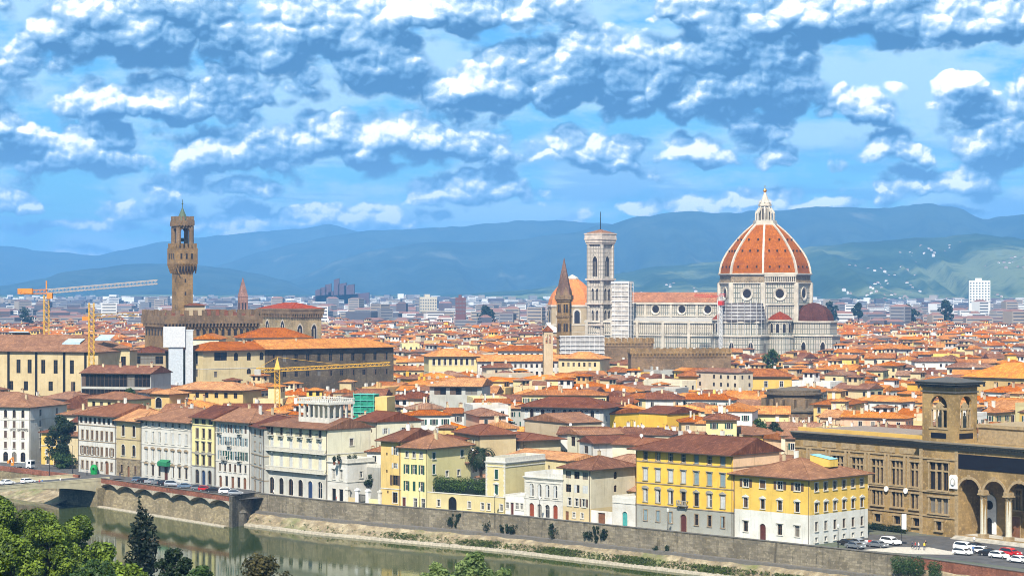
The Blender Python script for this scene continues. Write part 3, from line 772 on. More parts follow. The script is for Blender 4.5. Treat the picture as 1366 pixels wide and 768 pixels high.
# buttress where the two walls meet
bt = thing('quay_buttress', 'dark stone buttress with sloped cap where scalloped walkway meets grey river wall', 'buttress', (0, 0, 0))
pa, pb = ql[1], QR[0]; dd = (pb - pa).normalized(); nn = Vector((-n0.x, -n0.y))
mb = MB(); pts = [pa - n0 * .7 + d0 * .02, pa - n0 * 1.0 + d0 * 2.0, QR[0] + d0 * .4, QR[0] + n0 * 3, pa + n0 * 2]
mb.prism([(p.x, p.y) for p in pts], -7.4, 1.12); mb.build('wall', stone('buttress_stone', (.17, .155, .125), 1.0, .5), bt)
mb = MB(); c = pa + (QR[0] - pa) * .45 - n0 * .9
mb.lathe([(2.6, -7.4), (2.3, -3.6), (2.5, -3.5), (.2, -1.6)], 10, c.x, c.y); mb.build('cutwater', MATS['buttress_stone'], bt)
# upstream wall behind the bridge
lu = [QW, QL[0], QL[1] + (QL[0] - QL[1]).normalized() * 12]
q = thing('quay_wall', 'low red brick river wall upstream of the bridge in front of the white hotel', 'wall')
mb = MB(); sweep(mb, lu, [(-.4, 0), (-.4, 1.1), (.2, 1.1), (.2, -.3)]); mb.build('parapet', BRICKP, q)
mb = MB(); sweep(mb, lu, [(.1, -.1), (.4, -7.5)]); mb.build('wall', PALESTONE, q)
RP = [QR[-1], QFAR]
q = thing('quay_wall', 'low red brick parapet beside the car park with rubble bank below', 'wall')
mb = MB(); sweep(mb, RP, [(-.4, 0), (-.4, 1.0), (.1, 1.0), (.15, -1.4)]); mb.build('parapet', BRICKP, q)
mb = MB(); sweep(mb, RP, [(-.5, 1.0), (-.5, 1.14), (.2, 1.14), (.2, .98)]); mb.build('coping', CAP, q)
mb = MB(); rr = random.Random(8); pl = densify(RP, 3); nn_ = normals(pl); prof = [(.1, -1.1), (2.5, -2.0), (3.0, -3.2), (7, -5.2), (11, -7.2)]
rings = [[(p.x - n.x * (o + rr.uniform(-.3, .3)), p.y - n.y * (o + rr.uniform(-.3, .3)), z + rr.uniform(-.2, .2)) for o, z in prof] for p, n in zip(pl, nn_)]
for a, b in zip(rings, rings[1:]):
    for i in range(len(prof) - 1): mb.poly([a[i], b[i], b[i + 1], a[i + 1]])
mb.build('rubble_bank', APRON, q)
# river steps below the wall beyond the bridge: sloping stone bank
mb = MB(); sweep(mb, lu, [(.45, -4.2), (6, -6.3), (9, -7.2)]); tag(mb.build('stone_bank', APRON), 'sloping brown stone bank at the water under the bridge', 'bank')

# bridge
bp = Vector((-113.2, 611.5)); bd = Vector((-.66, -.751)).normalized(); bn = Vector((.751, -.66))       # bn points downstream
br = thing('bridge', 'pale concrete road bridge with curved underside crossing to the left', 'bridge')
BC = plain('bridge_concrete', (.44, .39, .26), .85, var=.2, scale=.3)
def bpt(t, o, z): p = bp + bd * t + bn * o; return (p.x, p.y, z)
LB, WB = 120.0, 16.0
mb = MB()
def soffit(t):
    u = t % 60 / 60; return -.35 - 3.0 * abs(2 * u - 1) ** 2.4
N = 48
for i in range(N):
    t0, t1 = LB * i / N, LB * (i + 1) / N
    mb.poly([bpt(t0, 0, .35), bpt(t1, 0, .35), bpt(t1, 0, soffit(t1)), bpt(t0, 0, soffit(t0))]); mb.poly([bpt(t0, -WB, .35), bpt(t0, -WB, soffit(t0)), bpt(t1, -WB, soffit(t1)), bpt(t1, -WB, .35)])
    mb.poly([bpt(t0, 0, soffit(t0)), bpt(t1, 0, soffit(t1)), bpt(t1, -WB, soffit(t1)), bpt(t0, -WB, soffit(t0))])
mb.poly([bpt(-2, 0, .35), bpt(LB, 0, .35), bpt(LB, -WB, .35), bpt(-2, -WB, .35)])
mb.build('deck', BC, br)
mb = MB(); mb.poly([bpt(-8, -2.2, .36), bpt(LB, -2.2, .36), bpt(LB, -WB + 2.2, .36), bpt(-8, -WB + 2.2, .36)]); mb.build('roadway', asph, br)
for o in (0, -WB + .35):
    mb = MB()
    for a, b, z0, z1 in ((0, .35, .2, 1.15), (-.05, .42, 1.1, 1.22)):
        v = [bpt(t, o - b, z) for t, z in ((-1, z0), (LB, z0), (LB, z1), (-1, z1))] + [bpt(t, o - a, z) for t, z in ((-1, z0), (LB, z0), (LB, z1), (-1, z1))]
        mb.add(v, [[0, 1, 2, 3], [7, 6, 5, 4], [3, 2, 6, 7], [0, 4, 5, 1], [0, 3, 7, 4], [1, 5, 6, 2]])
    mb.build('parapet', BC, br)
for t in (2, 60, 117):
    mb = MB(); mb.add([bpt(t + a, o, z) for a, o, z in ((-2, .6, -8), (2, .6, -8), (2, -WB - .6, -8), (-2, -WB - .6, -8), (-1.7, .6, -1.6), (1.7, .6, -1.6), (1.7, -WB - .6, -1.6), (-1.7, -WB - .6, -1.6))], [[0, 1, 5, 4], [1, 2, 6, 5], [2, 3, 7, 6], [3, 0, 4, 7], [4, 5, 6, 7]])
    mb.build('pier', stone('pier_stone', (.30, .25, .15), 1.1, .5), br)

# ------------------------------------------------------------------ riverfront buildings, left to right
c0 = Vector((-148.8, 676)); a0 = c0 + Vector((-34, 11.5))
H1, L1 = palazzo('hotel', 'large white hotel with arched top windows at the bridge head', 'hotel', a0, c0, 22, 17.3, WHITE,
    [(13.9, 2.4, 1.1, 11, 'AsD'), (10.8, 2.1, 1.0, 11, 'sc'), (7.6, 2.2, 1.0, 11, 'sc'), (4.4, 2.0, 1.0, 11, 'sc'), (.3, 3.0, 1.7, 11, 'AD', {'at': {3: 'AdD', 7: 'AdD'}, 'door': DOORB})],
    side=[(14.2, 2.0, 1.2, 2, 'sH'), (10.8, 2.1, 1.2, 2, 'sH'), (7.6, 2.2, 1.1, 2, 's'), (4.4, 2.0, 1.1, 2, 's')], strings=(13.2,), shut=SHB, roof=dict(mat=REDT, chim=((.3, .4, 0), (.7, .6, 1), (.85, .3, 0))), cornice=.6)
lm = MB()
lx_ = 0.0
for word in (4, 7):          # two words, too far away in the photograph to read
    for k in range(word): lm.box(lx_, lx_ + .13, -.06, -.01, 0, .8); lm.box(lx_ + .13, lx_ + .40, -.06, -.01, (.0, .33, .66)[k % 3], (.14, .47, .8)[k % 3]); lm.box(lx_ + .30, lx_ + .42, -.058, -.01, .1 * (k % 2), .8); lx_ += .56
    lx_ += .5
lm.build('lettering', IRON, H1, (L1 * .80, 0, 9.75))
palazzo('house', 'small yellow house with brown hipped roof tucked beside the white hotel', 'house', Vector((-149.0, 684)) + Vector((4.5, -12)), Vector((-149.0, 684)) + Vector((14.5, -18)), 9, 9.8, YEL,
    [(6.2, 1.9, .9, 4, 's'), (2.9, 1.7, .9, 4, 's'), (.1, 2.4, 1.2, 3, 'sA', {'at': {1: 'sAd'}, 'door': DOORB})], strings=(5.6,), roof=dict(mat=BROWNT, ov=.7))
palazzo('house', 'narrow yellow house behind the tall dark tree with plain gable wall', 'house', Vector((-150, 716)), Vector((-131, 702)), 12, 15.0, OCHRE, [(11.5, 1.6, 1.0, 4, 'sc')], side=[(11, 1.4, .9, 2, 's')], roof=dict(kind='gg', axis='y', mat=BROWNT))
RIV = 'palaces and houses in a row along the river'
palazzo('palace', 'white palace with brown shutters and open top loggia right of the dark tree', 'palace', fl(104.5), fl(155), 17, 17.1, WHITE,
    [(14.4, 1.8, 1.4, 8, 'D', {'m': .3}), (9.9, 2.5, 1.0, 7, 'sc', {'sh': SHB, 'trim': BTRIM}), (5.4, 2.3, 1.0, 7, 'so', {'sh': FRB, 'trim': BTRIM}), (1.2, 2.2, 1.0, 7, 'sH', {'trim': BTRIM, 'at': {5: 'sAdD'}, 'dw': 1.7, 'dh': 3.8, 'door': DOORB})],
    strings=(13.8, 9.2, 4.7), trim=BTRIM, roof=dict(mat=REDT, ov=1.3, kind='hg', chim=((.3, .6, 0), (.6, .5, 2), (.8, .7, 0))), group=RIV)
palazzo('palace', 'tan palace with pointed arch windows and rough stone ground floor', 'palace', fl(155.3), fl(188), 15, 16.2, TAN,
    [(11.6, 3.2, 1.5, 2, 'AsD', {'trim': TRIM, 'm': .8}), (6.0, 3.2, 1.7, 2, 'AsD', {'trim': TRIM, 'm': .8}), (.9, 2.4, 1.1, 3, 'sD', {'at': {1: 'sAd'}, 'door': DOORB, 'dh': 3.2})], base=5.0, basem=stone('rough_ashlar', (.30, .24, .15), .9, .5),
    strings=(10.6, 5.0), trim=BTRIM, roof=dict(mat=ROST, ov=1.2, kind='gh', chim=((.4, .5, 1),)), group=RIV)
b3, L3 = palazzo('palace', 'white palace with seven bays of hooded windows above a green awning', 'palace', fl(188.3), fl(256), 16, 17.0, WHITE,
    [(15.0, 1.3, 1.0, 7, 'so'), (10.5, 3.0, 1.15, 7, 'sc'), (5.3, 3.1, 1.15, 7, 'saH'), (1.1, 3.0, 1.2, 7, 'saD', {'at': {3: 'sd'}, 'dw': 1.7, 'dh': 4.0})],
    strings=(14.4, 9.7, 4.7), trim=TRIM, shut=SHW, hoodm=BTRIM, roof=dict(mat=REDT, ov=1.4, kind='hg', chim=((.25, .6, 0), (.5, .55, 2), (.7, .6, 0))), cornice=.8, group=RIV)
mb = MB(); mb.xz([(-2.2, 0), (2.2, 0), (2.2, 1.1), (-2.2, 1.1)], -1.5, -.05); mb.add([(-2.2, -1.5, 1.1), (2.2, -1.5, 1.1), (2.2, -.05, 1.7), (-2.2, -.05, 1.7)], [[0, 1, 2, 3]])
aw = mb.build('awning', plain('green_canvas', (.02, .16, .07), .8), b3, (L3 * .5, 0, 4.25))
palazzo('palace', 'narrow three bay cream palace with grey arched ground floor', 'palace', fl(256.3), fl(287), 15, 18.6, PALEY,
    [(16.6, 1.4, 1.9, 3, 'D', {'m': .5}), (12.8, 2.6, 1.2, 3, 'sD'), (9.2, 2.5, 1.2, 3, 'shD'), (5.4, 2.7, 1.3, 3, 'saD'), (.3, 3.8, 1.6, 3, 'AsD', {'at': {1: 'Asd'}, 'door': DOORN, 'dh': 4.0})],
    base=5.0, basem=GREY, strings=(16.2, 8.6, 5.0), trim=DTRIM, roof=dict(mat=BROWNT, ov=1.2, kind='gg', chim=((.5, .6, 0),)), group=RIV)
palazzo('palace', 'white palace with rows of open blue-grey shutters and small balconies', 'palace', fl(287.3), fl(334), 16, 18.2, WHITE,
    [(14.9, 2.2, .95, 6, 'o', {'sh': [SHT, SHT, SHB], 'at': {0: 'oi', 4: 'oi'}}), (11.5, 2.2, .95, 6, 'o', {'sh': SHT, 'at': {2: 'oi'}}), (7.6, 2.3, .95, 6, 'o', {'sh': [SHT, SHG, SHG], 'at': {1: 'oib', 4: 'oi'}}), (4.3, 2.2, 1.0, 6, 'sD'), (.3, 2.8, 1.3, 5, 'sD', {'at': {0: 'sAd', 2: 'sd', 4: 'sAd'}, 'door': DOORB})],
    strings=(6.9,), roof=dict(mat=REDT, ov=1.3, kind='gh', chim=((.3, .5, 0), (.75, .4, 2), (.8, .62, 0))), group=RIV)
palazzo('palace', 'narrow grey plastered house with banded floors beside the palace with rooftop loggia', 'house', fl(334) + Vector((.35, -.5)), Vector((-64.9, 573.6)), 14, 17.4, GREY,
    [(15.0, 1.4, 1.2, 2, 'sD'), (11.0, 2.2, 1.3, 2, 'sc', {'sh': SHW}), (7.6, 2.2, 1.3, 2, 'sc', {'sh': SHW}), (4.0, 2.4, 1.4, 2, 'sc', {'sh': SHW}), (.3, 2.6, 1.3, 2, 'sD')], strings=(9.8, 6.6, 3.4), trim=BTRIM, roof=dict(mat=BROWNT, kind='gg', ov=1.0), group=RIV)
b6, L6 = palazzo('palace', 'ivory palace with long balconies and open columned loggia on its roof', 'palace', fr(353.5), fr(437), 14.5, 18.2, OFFW,
    [(15.7, 2.2, 1.1, 6, 'siD'), (12.4, 2.4, 1.15, 6, 'sc'), (7.6, 3.0, 1.2, 6, 'spc'), (.3, 4.3, 1.9, 6, 'AsD', {'at': {0: 'sAD', 4: 'Asd', 5: 'sA'}, 'door': DOORN, 'dw': 1.9, 'dh': 4.5})],
    side=[(13.6, 1.8, 1.3, [.55], 'sD'), (9.0, 1.2, .9, [.5], 'D')], base=6.4, basem=plaster('grey_rendered_base', (.42, .41, .37)), strings=(11.6, 6.4), trim=TRIM, shut=SHW, hoodm=TRIM, roof=dict(mat=BROWNT, ov=1.3, kind='hg', pitch=.30), cornice=.5, group=RIV)
for zz in (11.75, 6.7): 
    o = inst(balcony_mesh(L6 - .6, TRIM), 'balcony', b6, (L6 / 2, -.13, zz))
al = MB(); x0, x1, y0, y1, z0 = L6 * .40, L6 * .40 + 12.2, 3.0, 11.2, 18.4
al.box(x0, x1, y0, y1, z0, z0 + 2.1); al.box(x0 - .3, x1 + .3, y0 - .3, y1 + .3, z0 + 5.6, z0 + 6.2)
for i in range(7):
    for yy in (y0 + .2, y1 - .2): al.box(x0 + .05 + (x1 - x0 - .5) * i / 6, x0 + .45 + (x1 - x0 - .5) * i / 6, yy - .2, yy + .2, z0 + 2.1, z0 + 5.6)
for i in range(1, 4):
    for xx in (x0 + .25, x1 - .25): al.box(xx - .2, xx + .2, y0 + .2 + (y1 - y0 - .4) * i / 4 - .2, y0 + .2 + (y1 - y0 - .4) * i / 4 + .2, z0 + 2.1, z0 + 5.6)
alo = al.build('roof_loggia', TRIM, b6)
mb = MB()
for (p, q2, ax) in (((x0 - .2, y0 - .2), (x1 + .2, y0 - .2), 0), ((x0 - .2, y1 + .2), (x1 + .2, y1 + .2), 0), ((x0 - .2, y0 - .2), (x0 - .2, y1 + .2), 1), ((x1 + .2, y0 - .2), (x1 + .2, y1 + .2), 1)):
    mb.bar((*p, z0 + 7.05), (*q2, z0 + 7.05), .25); n = 14
    for i in range(n + 1):
        u = i / n; mb.box(p[0] + (q2[0] - p[0]) * u - .1, p[0] + (q2[0] - p[0]) * u + .1, p[1] + (q2[1] - p[1]) * u - .1, p[1] + (q2[1] - p[1]) * u + .1, z0 + 6.2, z0 + 7.0)
mb.build('balustrade', TRIM, alo)
mb = MB(); mb.box(x0 + 2, x1 - 3.5, y0 + 3, y1 - 1.5, z0 + 2.1, z0 + 5.6); mb.build('stair_room', OFFW, alo)
sw, Ls = palazzo('house', 'small white two-storey house with balustraded terrace beside ivory palace', 'house', fr(437.4), fr(463.5), 9, 10.0, WHITE,
    [(5.6, 2.4, 1.0, 2, 'sp'), (.1, 3.0, 1.5, 2, 'sd', {'door': IRON, 'dw': 1.6, 'dh': 3.2})], side=[(6, 1.6, 1, 1, 's')], strings=(5.0,), roof=dict(kind='flat', par=.9, pm=TRIM), cornice=.5, group=RIV)
gh, Lg = palazzo('house', 'shaded grey house set back behind a gate with two white pillars', 'house', fr(463.8, 6), fr(507.5, 6), 8, 8.6, GREY, [(5.2, 2.0, 1.1, [.3], 'sD'), (.4, 2.2, 1.4, [.25], 'sD')], roof=dict(kind='flat', pm=TRIM))
gw = thing('garden_wall', 'low pale wall with two white gate pillars before the shaded grey house', 'wall')
for px in (463.8, 477, 491, 507.5):
    p = fr(px); mb = MB(); mb.box(-.45, .45, -.45, .45, 0, 3.2); mb.box(-.6, .6, -.6, .6, 3.2, 3.5); mb.box(-.3, .3, -.3, .3, 3.5, 3.9); mb.build('pillar', WHITEP if px in (477, 491) else TRIM, gw, (p.x, p.y, 0), R(-40))
for p, q2 in ((463.8, 477), (491, 507.5)):
    a, b = fr(p), fr(q2); mb = MB(); mb.bar((a.x, a.y, .7), (b.x, b.y, .7), .4, 0, 1.4); mb.build('wall', CREAM, gw)
a, b = fr(477), fr(491); mb = MB()
for i in range(14):
    p = a + (b - a) * (i + 1) / 15; mb.box(p.x - .05, p.x + .05, p.y - .05, p.y + .05, .1, 2.4)
mb.bar((a.x, a.y, 2.2), (b.x, b.y, 2.2), .1); mb.bar((a.x, a.y, .3), (b.x, b.y, .3), .1); mb.build('gate', IRON, gw)
palazzo('house', 'tall narrow ochre house with few scattered windows beside the cream house with green shutters', 'house', fr(508), fr(534.6), 15, 16.3, OCHRE,
    [(12.7, 2.1, 1.1, [.72], 'o', {'sh': SHW}), (9.4, 1.3, 1.0, [.72], 'o', {'sh': SHW}), (5.2, 2.5, 1.6, [.72], 'oD'), (.9, 2.6, 1.6, [.72], 'sD'), (8.2, .7, .5, [.3], 'D'), (12.5, .7, .5, [.3], 'D'), (3.1, .7, .5, [.35], 'D')], side=[(13, 1.2, .9, 2, 's')], left=[(12.5, 1.6, 1, 3, 's'), (8.5, 1.6, 1, 3, 's')],
    strings=(4.2,), roof=dict(mat=BROWNT, ov=1.1, kind='hg', pitch=.33, chim=((.4, .6, 0), (.6, .4, 2))), group=RIV)
palazzo('house', 'cream corner house with rows of dark green shutters above the garden wall', 'house', fr(534.9), fr(570), 17, 14.9, PALEY,
    [(12.3, 1.5, 1.0, 3, 's', {'m': .8}), (8.3, 2.3, .9, 3, 'o', {'m': .6}), (4.1, 2.4, .9, 3, 'o', {'m': .6}), (.2, 2.2, 1.1, [.12, .55, .85], 's', {'at': {0: 'sd'}})],
    side=[(12, 1.6, 1.2, [.15, .8], 'sc'), (8.4, 2.3, 1.1, [.15], 'sc'), (7.4, 1.4, 1.1, [.45, .72], 's'), (3.6, 1.6, 1.0, [.15, .6], 's')], shut=SHG, roof=dict(mat=REDT, ov=1.0, chim=((.35, .6, 2), (.55, .45, 0), (.75, .35, 0))), group=RIV)
# garden wall with arched gate
a, b = fr(570.2), fr(673); Lw = (b - a).length; gz = math.atan2(b.y - a.y, b.x - a.x)
gw = thing('garden_wall', 'cream garden wall with dark arched gate below the clipped hedge', 'wall', (a.x, a.y, 0), gz)
mb = MB(); ho = [(Lw * u, .9, .9, 1.6, False) for u in (.15, .72, .80, .96)] + [(Lw * .33, .02, 2.6, 3.4, True), (Lw * .55, 1.0, .9, 1.6, False)]
wall_grid(mb, Lw, 4.1, ho, lambda x, d, z: (x, d, z)); mb.poly([(0, 0, 4.1), (Lw, 0, 4.1), (Lw, .6, 4.1), (0, .6, 4.1)]); mb.poly([(0, .6, 0), (0, .6, 4.1), (Lw, .6, 4.1), (Lw, .6, 0)]); mb.build('wall', PALEY, gw)
for h in ho: add_window(gw, (h[0], 0, h[1]), 0, h[2], h[3], 'AdD' if h[4] else 's', doorm=IRON)
mb = MB(); mb.box(-.05, Lw + .05, -.12, .7, 4.1, 4.25); mb.build('coping', TRIM, gw)
# house with balustrade turret
ta, tb = fr(648, 2.2), fr(673.2, 0)
tw, Lt = palazzo('house', 'slim cream turret house with stone balustrade and green shutters beside the palm', 'house', fr(648, 1.2), fr(674, 1.2), 16, 12.4, PALEY,
    [(8.3, 2.3, 1.0, [.55], 'sc'), (4.6, 2.3, 1.0, [.55], 'spc')], side=[(2.0, 2.2, 1.5, [.45, .75], 'D')], shut=SHG, strings=(11.2,), roof=dict(kind='flat', par=1.1, pm=TRIM), quoins=True, cornice=.6, group=RIV)
palazzo('house', 'low white wall house with small windows and dark door left of the white palazzo', 'house', fr(674.2), fr(699.6), 6, 4.6, WHITE, [(1.6, 1.5, .9, [.1, .36, .62, .86], 's', {'at': {1: 'sd'}})], roof=dict(kind='flat', par=.4))
palazzo('palazzo', 'little ornate white palazzo with four arched upper windows and red doors', 'palace', fr(700), fr(750.6), 10, 9.6, WHITE,
    [(5.0, 3.0, 1.25, 4, 'AsH'), (.2, 3.1, 1.4, 4, 'As', {'at': {0: 'Asd', 3: 'Asd'}, 'door': plain('rust_door', (.22, .05, .02), .5), 'dh': 3.4, 'dw': 1.5})], strings=(4.4, 8.3), shut=SHW, roof=dict(kind='flat', par=1.0, pm=WHITE), cornice=.7, quoins=True, group=RIV)
palazzo('house', 'cream house with banded dark windows and long blank side wall', 'house', fr(751), fr(788), 15.5, 12.4, OFFW,
    [(9.9, 1.7, 1.7, 3, 'D', {'m': .4}), (6.7, 1.8, 1.7, 3, 'D', {'m': .4, 'at': {2: 'o'}, 'sh': SHW}), (3.6, 1.8, 1.1, 3, 's', {'at': {2: 'so'}}), (.9, 1.2, .8, [.15, .4, .7], 's', {'at': {0: 'd'}, 'dw': 1.0, 'dh': 2.2, 'door': DOORB})],
    side=[(9.6, 1.7, 1.1, [.55], 'AD'), (6.6, 1.6, 1.1, [.55], 'AD')], base=3.3, basem=CREAM, roof=dict(mat=BROWNT, ov=1.1, pitch=.30, chim=((.5, .5, 0),)), group=RIV)
palazzo('house', 'white terrace house with teal arched door next to the yellow palace', 'house', fr(817), fr(847.5), 8, 6.3, WHITE, [(.1, 3.4, 1.6, [.55], 'Asd', {'door': DOORT, 'dw': 1.6, 'dh': 3.4})], strings=(5.2,), roof=dict(kind='flat', par=.5), group=RIV)
a, b = fr(788.4), fr(816.8); mb = MB(); L_ = (b - a).length; gw = thing('garden_wall', 'short white wall with brown wooden gate beside the teal door', 'wall', (a.x, a.y, 0), math.atan2(b.y - a.y, b.x - a.x))
wall_grid(mb, L_, 3.0, [(L_ * .5, .02, 2.2, 2.6, False)], lambda x, d, z: (x, d, z)); mb.poly([(0, 0, 3), (L_, 0, 3), (L_, .4, 3), (0, .4, 3)]); mb.build('wall', WHITE, gw); add_window(gw, (L_ * .5, 0, .02), 0, 2.2, 2.6, 'sd', doorm=DOORB)
yb, Ly = palazzo('palace', 'big yellow palace of four storeys with grey ground floor and stone balcony', 'palace', fr(848.3), fr(978), 16.5, 18.1, plaster('palace_yellow', (.62, .365, .06), .35),
    [(15.4, 1.9, 1.15, 7, 's', {'trim': BTRIM, 'at': {4: 'sc', 6: 'sc'}, 'sh': SHT}), (10.9, 2.7, 1.2, 7, 'shc', {'sh': [SHW, SHW, SHW, SHW, SHT, SHT, SHT], 'trim': DTRIM, 'hood': DTRIM}),
     (6.1, 2.8, 1.2, 7, 'saH', {'sh': SHW, 'trim': DTRIM, 'hood': DTRIM, 'at': {2: 'spD', 3: 'sabD', 4: 'spD', 6: 'spc'}}), (1.9, 2.4, 1.0, 7, 'sD', {'at': {0: 'sc', 1: 'sc', 2: 'sc', 3: 'Asd'}, 'sh': SHT, 'dw': 1.7, 'dh': 4.0, 'door': DOORM})],
    base=5.3, basem=STONEG, strings=(15.0, 10.2, 5.3), trim=BTRIM, roof=dict(mat=BROWNT, ov=1.5, kind='hg', pitch=.34, chim=((.1, .75, 2), (.35, .6, 0), (.6, .62, 2), (.8, .6, 0))), group=RIV)
pg = MB(); pg.add([(Ly + .004, 0, 8), (Ly + .004, 16.5, 8), (Ly + .004, 16.5, 18), (Ly + .004, 8.25, 20.7), (Ly + .004, 0, 18)], [[0, 1, 2, 3, 4]]); pg.build('gable_wall', PEACH, yb)
br_, Lbr = palazzo('palace', 'yellow corner palace with white lower storeys and hipped brown roof near the car park', 'palace', fr(979), fr(1080.5), 20.5, 14.0, plaster('corner_yellow', (.58, .375, .085), .35),
    [(11.2, 1.7, 1.5, 4, 'so', {'sh': FRB}), (6.8, 2.0, 1.1, 4, 'spD'), (1.6, 2.2, 1.2, 4, 'shD', {'at': {1: 'Asd'}, 'dw': 1.7, 'dh': 3.6})],
    side=[(11.2, 1.8, 1.25, 6, 's', {'m': .6, 'at': {0: 'sH', 1: 'sH', 2: 'sH', 3: 'sH'}}), (6.8, 1.9, 1.1, 6, 'spD', {'m': .6}), (2.8, 2.0, 1.0, 6, 'sD', {'m': .6}), (.5, 1.0, .9, 6, 's', {'m': .6})],
    base=6.3, basem=plaster('pale_base', (.54, .54, .50), .35), strings=(), roof=dict(mat=REDT, ov=1.1, pitch=.30, chim=((.2, .6, 0), (.4, .55, 2))), group=RIV)
mb = MB(); mb.xz([(-2.6, 0), (2.6, 0), (2.6, 1.6), (-2.6, 2.4)], -1.5, 1.5, 0); mb.add([(-2.7, -1.6, 2.45), (2.7, -1.6, 1.65), (2.7, 1.6, 1.65), (-2.7, 1.6, 2.45)], [[0, 1, 2, 3]], 1)
mb.build('skylight', [YEL, plain('blue_skylight', (.25, .55, .62), .2)], br_, (Lbr * .72, 12.5, 15.6))
# ------------------------------------------------------------------ national library on the right
def cb_(mb, L, D, zs, m=0):     # stacked cornice rings (out, z0, z1) round a box 0..L, 0..D
    for o, z0, z1 in zs: mb.box(-o, L + o, -o, D + o, z0, z1, m)
SAND = stone('library_sandstone', (.35, .235, .10), 1.4, .6, .80, .2, streak=.16); SANDT = plain('library_trim', (.30, .22, .12), .85, var=.2); SHADE = plain('library_grey_trim', (.16, .135, .10), .85)
LX, LY, LR = 89.8, 482.0, math.atan2(-.8, .6)
lib = thing('library', 'large ochre stone library with arched portico and bell tower by the car park', 'library', (LX, LY, 0), LR)
mb = MB()
TF = lambda x, d, z: (x - 40, d + 1.0, z)
wh = []
for i, xc in enumerate((-1.9, -7.6, -13.6, -19.8, -26.0, -32.2)): wh += [(xc + 40, 10.1, 3.5, 5.4, False), (xc + 40, 5.2, 3.3, 3.3, False), (xc + 40, 1.4, 1.8, 1.8, False)]
wall_grid(mb, 40, 20.2, wh, TF, dep=.5)
mb.poly([(-40, 1, 20.2), (0, 1, 20.2), (0, 24, 20.2), (-40, 24, 20.2)]); mb.poly([(-40, 1, 0), (-40, 24, 0), (-40, 24, 20.2), (-40, 1, 20.2)]); mb.poly([(-40, 24, 0), (34, 24, 0), (34, 24, 20.2), (-40, 24, 20.2)])
# portico block: pier with windows, then three arches
TP = lambda x, d, z: (x, d, z)
ph = [(5.6, 10.0, 5.4, 6.0, False), (5.6, 4.9, 5.4, 3.4, False), (5.6, 1.2, 1.6, 2.0, False), (14.2, .7, 6.0, 12.3, True), (21.2, .7, 5.9, 12.3, True), (28.0, .7, 5.9, 12.3, True)]
wall_grid(mb, 34, 20.2, ph, TP, dep=1.1)
mb.poly([(0, 0, 0), (0, 1, 0), (0, 1, 20.2), (0, 0, 20.2)]); mb.poly([(34, 0, 0), (34, 24, 0), (34, 24, 20.2), (34, 0, 20.2)]); mb.poly([(0, 0, 20.2), (34, 0, 20.2), (34, 24, 20.2), (0, 24, 20.2)])
mb.poly([(11, 7, 0), (34, 7, 0), (34, 7, 14), (11, 7, 14)]); mb.poly([(11, 1.1, 0), (11, 7, 0), (11, 7, 14), (11, 1.1, 14)]); mb.poly([(11, 1.1, 13.6), (34, 1.1, 13.6), (34, 7, 13.6), (11, 7, 13.6)])
mb.build('wall', SAND, lib)
def tri_window(w, h, cols, tr):
    def make():
        b = MB(); b.poly([(-w / 2, .42, 0), (w / 2, .42, 0), (w / 2, .42, h), (-w / 2, .42, h)], 0)
        for k in range(1, cols):
            x = -w / 2 + w * k / cols; b.box(x - .2, x + .2, .02, .42, 0, h, 1)
        if h > 4: b.box(-w / 2, w / 2, .05, .415, h * .66, h * .66 + .35, 1)
        b.box(-w / 2 - .35, -w / 2, -.15, .1, 0, h, 1); b.box(w / 2, w / 2 + .35, -.15, .1, 0, h, 1); b.box(-w / 2 - .5, w / 2 + .5, -.25, .1, h, h + .4, 1); b.box(-w / 2 - .5, w / 2 + .5, -.4, .1, -.35, 0, 1)
        for k in range(cols):
            x = -w / 2 + w * (k + .5) / cols; b.box(x - .04, x + .04, .36, .415, 0, h, 2)
        return b.mesh('window', [GLASS, tr, FRB])
    return cached(('tri', w, h, cols), make)
for (xc, z, w, h, a) in wh: inst(tri_window(w, h, 3 if w > 2 else 1, SANDT), 'window', lib, (xc - 40, 1.0, z))
for (xc, z, w, h, a) in ph[:3]: inst(tri_window(w, h, 3 if w > 2 else 1, SANDT), 'window', lib, (xc, 0, z))
mb = MB()
for x0, x1, y0 in ((-40.6, -.02, 1.0), (-.55, 34.5, 0)):
    for o, z0, z1 in ((.25, 18.9, 19.3), (.5, 19.3, 19.6), (1.0, 19.85, 20.25), (1.3, 20.26, 20.5)): mb.box(x0, x1, y0 - o, y0 + .4, z0, z1)
    n = int((x1 - x0) / .8)
    for i in range(n): mb.box(x0 + .1 + i * .8, x0 + .5 + i * .8, y0 - .85, y0, 19.6, 19.85)
mb.build('cornice', SHADE, lib)
mb = MB()
for z0, o in ((16.6, .22), (9.35, .30), (4.0, .2)):
    mb.box(-40, -.02, 1 - o, 1.0, z0, z0 + .35); mb.box(-.02, 11.15, -o, 0, z0, z0 + .35)
for x in (-4.75, -10.6, -16.7, -22.9, -29.1, -35.3):
    for dx in (-.75, .35): mb.box(x + dx, x + dx + .5, .62, 1.0, 9.75, 16.6)
for x in (.0, 10.2): mb.box(x, x + .9, -.18, 0, .0, 18.9)
for x in (-35, -28.8, -22.6, -16.6, -10.6, -4.6): mb.box(x - 2.3, x + 2.3, .9, 1.0, 17.2, 18.5)
mb.build('moulding', SANDT, lib)
rn_ = lambda: cached('roundel', lambda: (lambda b: (b.xz([(.62 * math.cos(a), .62 * math.sin(a)) for a in [2 * math.pi * i / 14 for i in range(14)]], -.25, 0), b.mesh('roundel', WHITEP))[1])(MB()))
for x in (-4.75, -10.6, -16.7, -22.9): inst(rn_(), 'roundel', lib, (x, .70, 9.0))
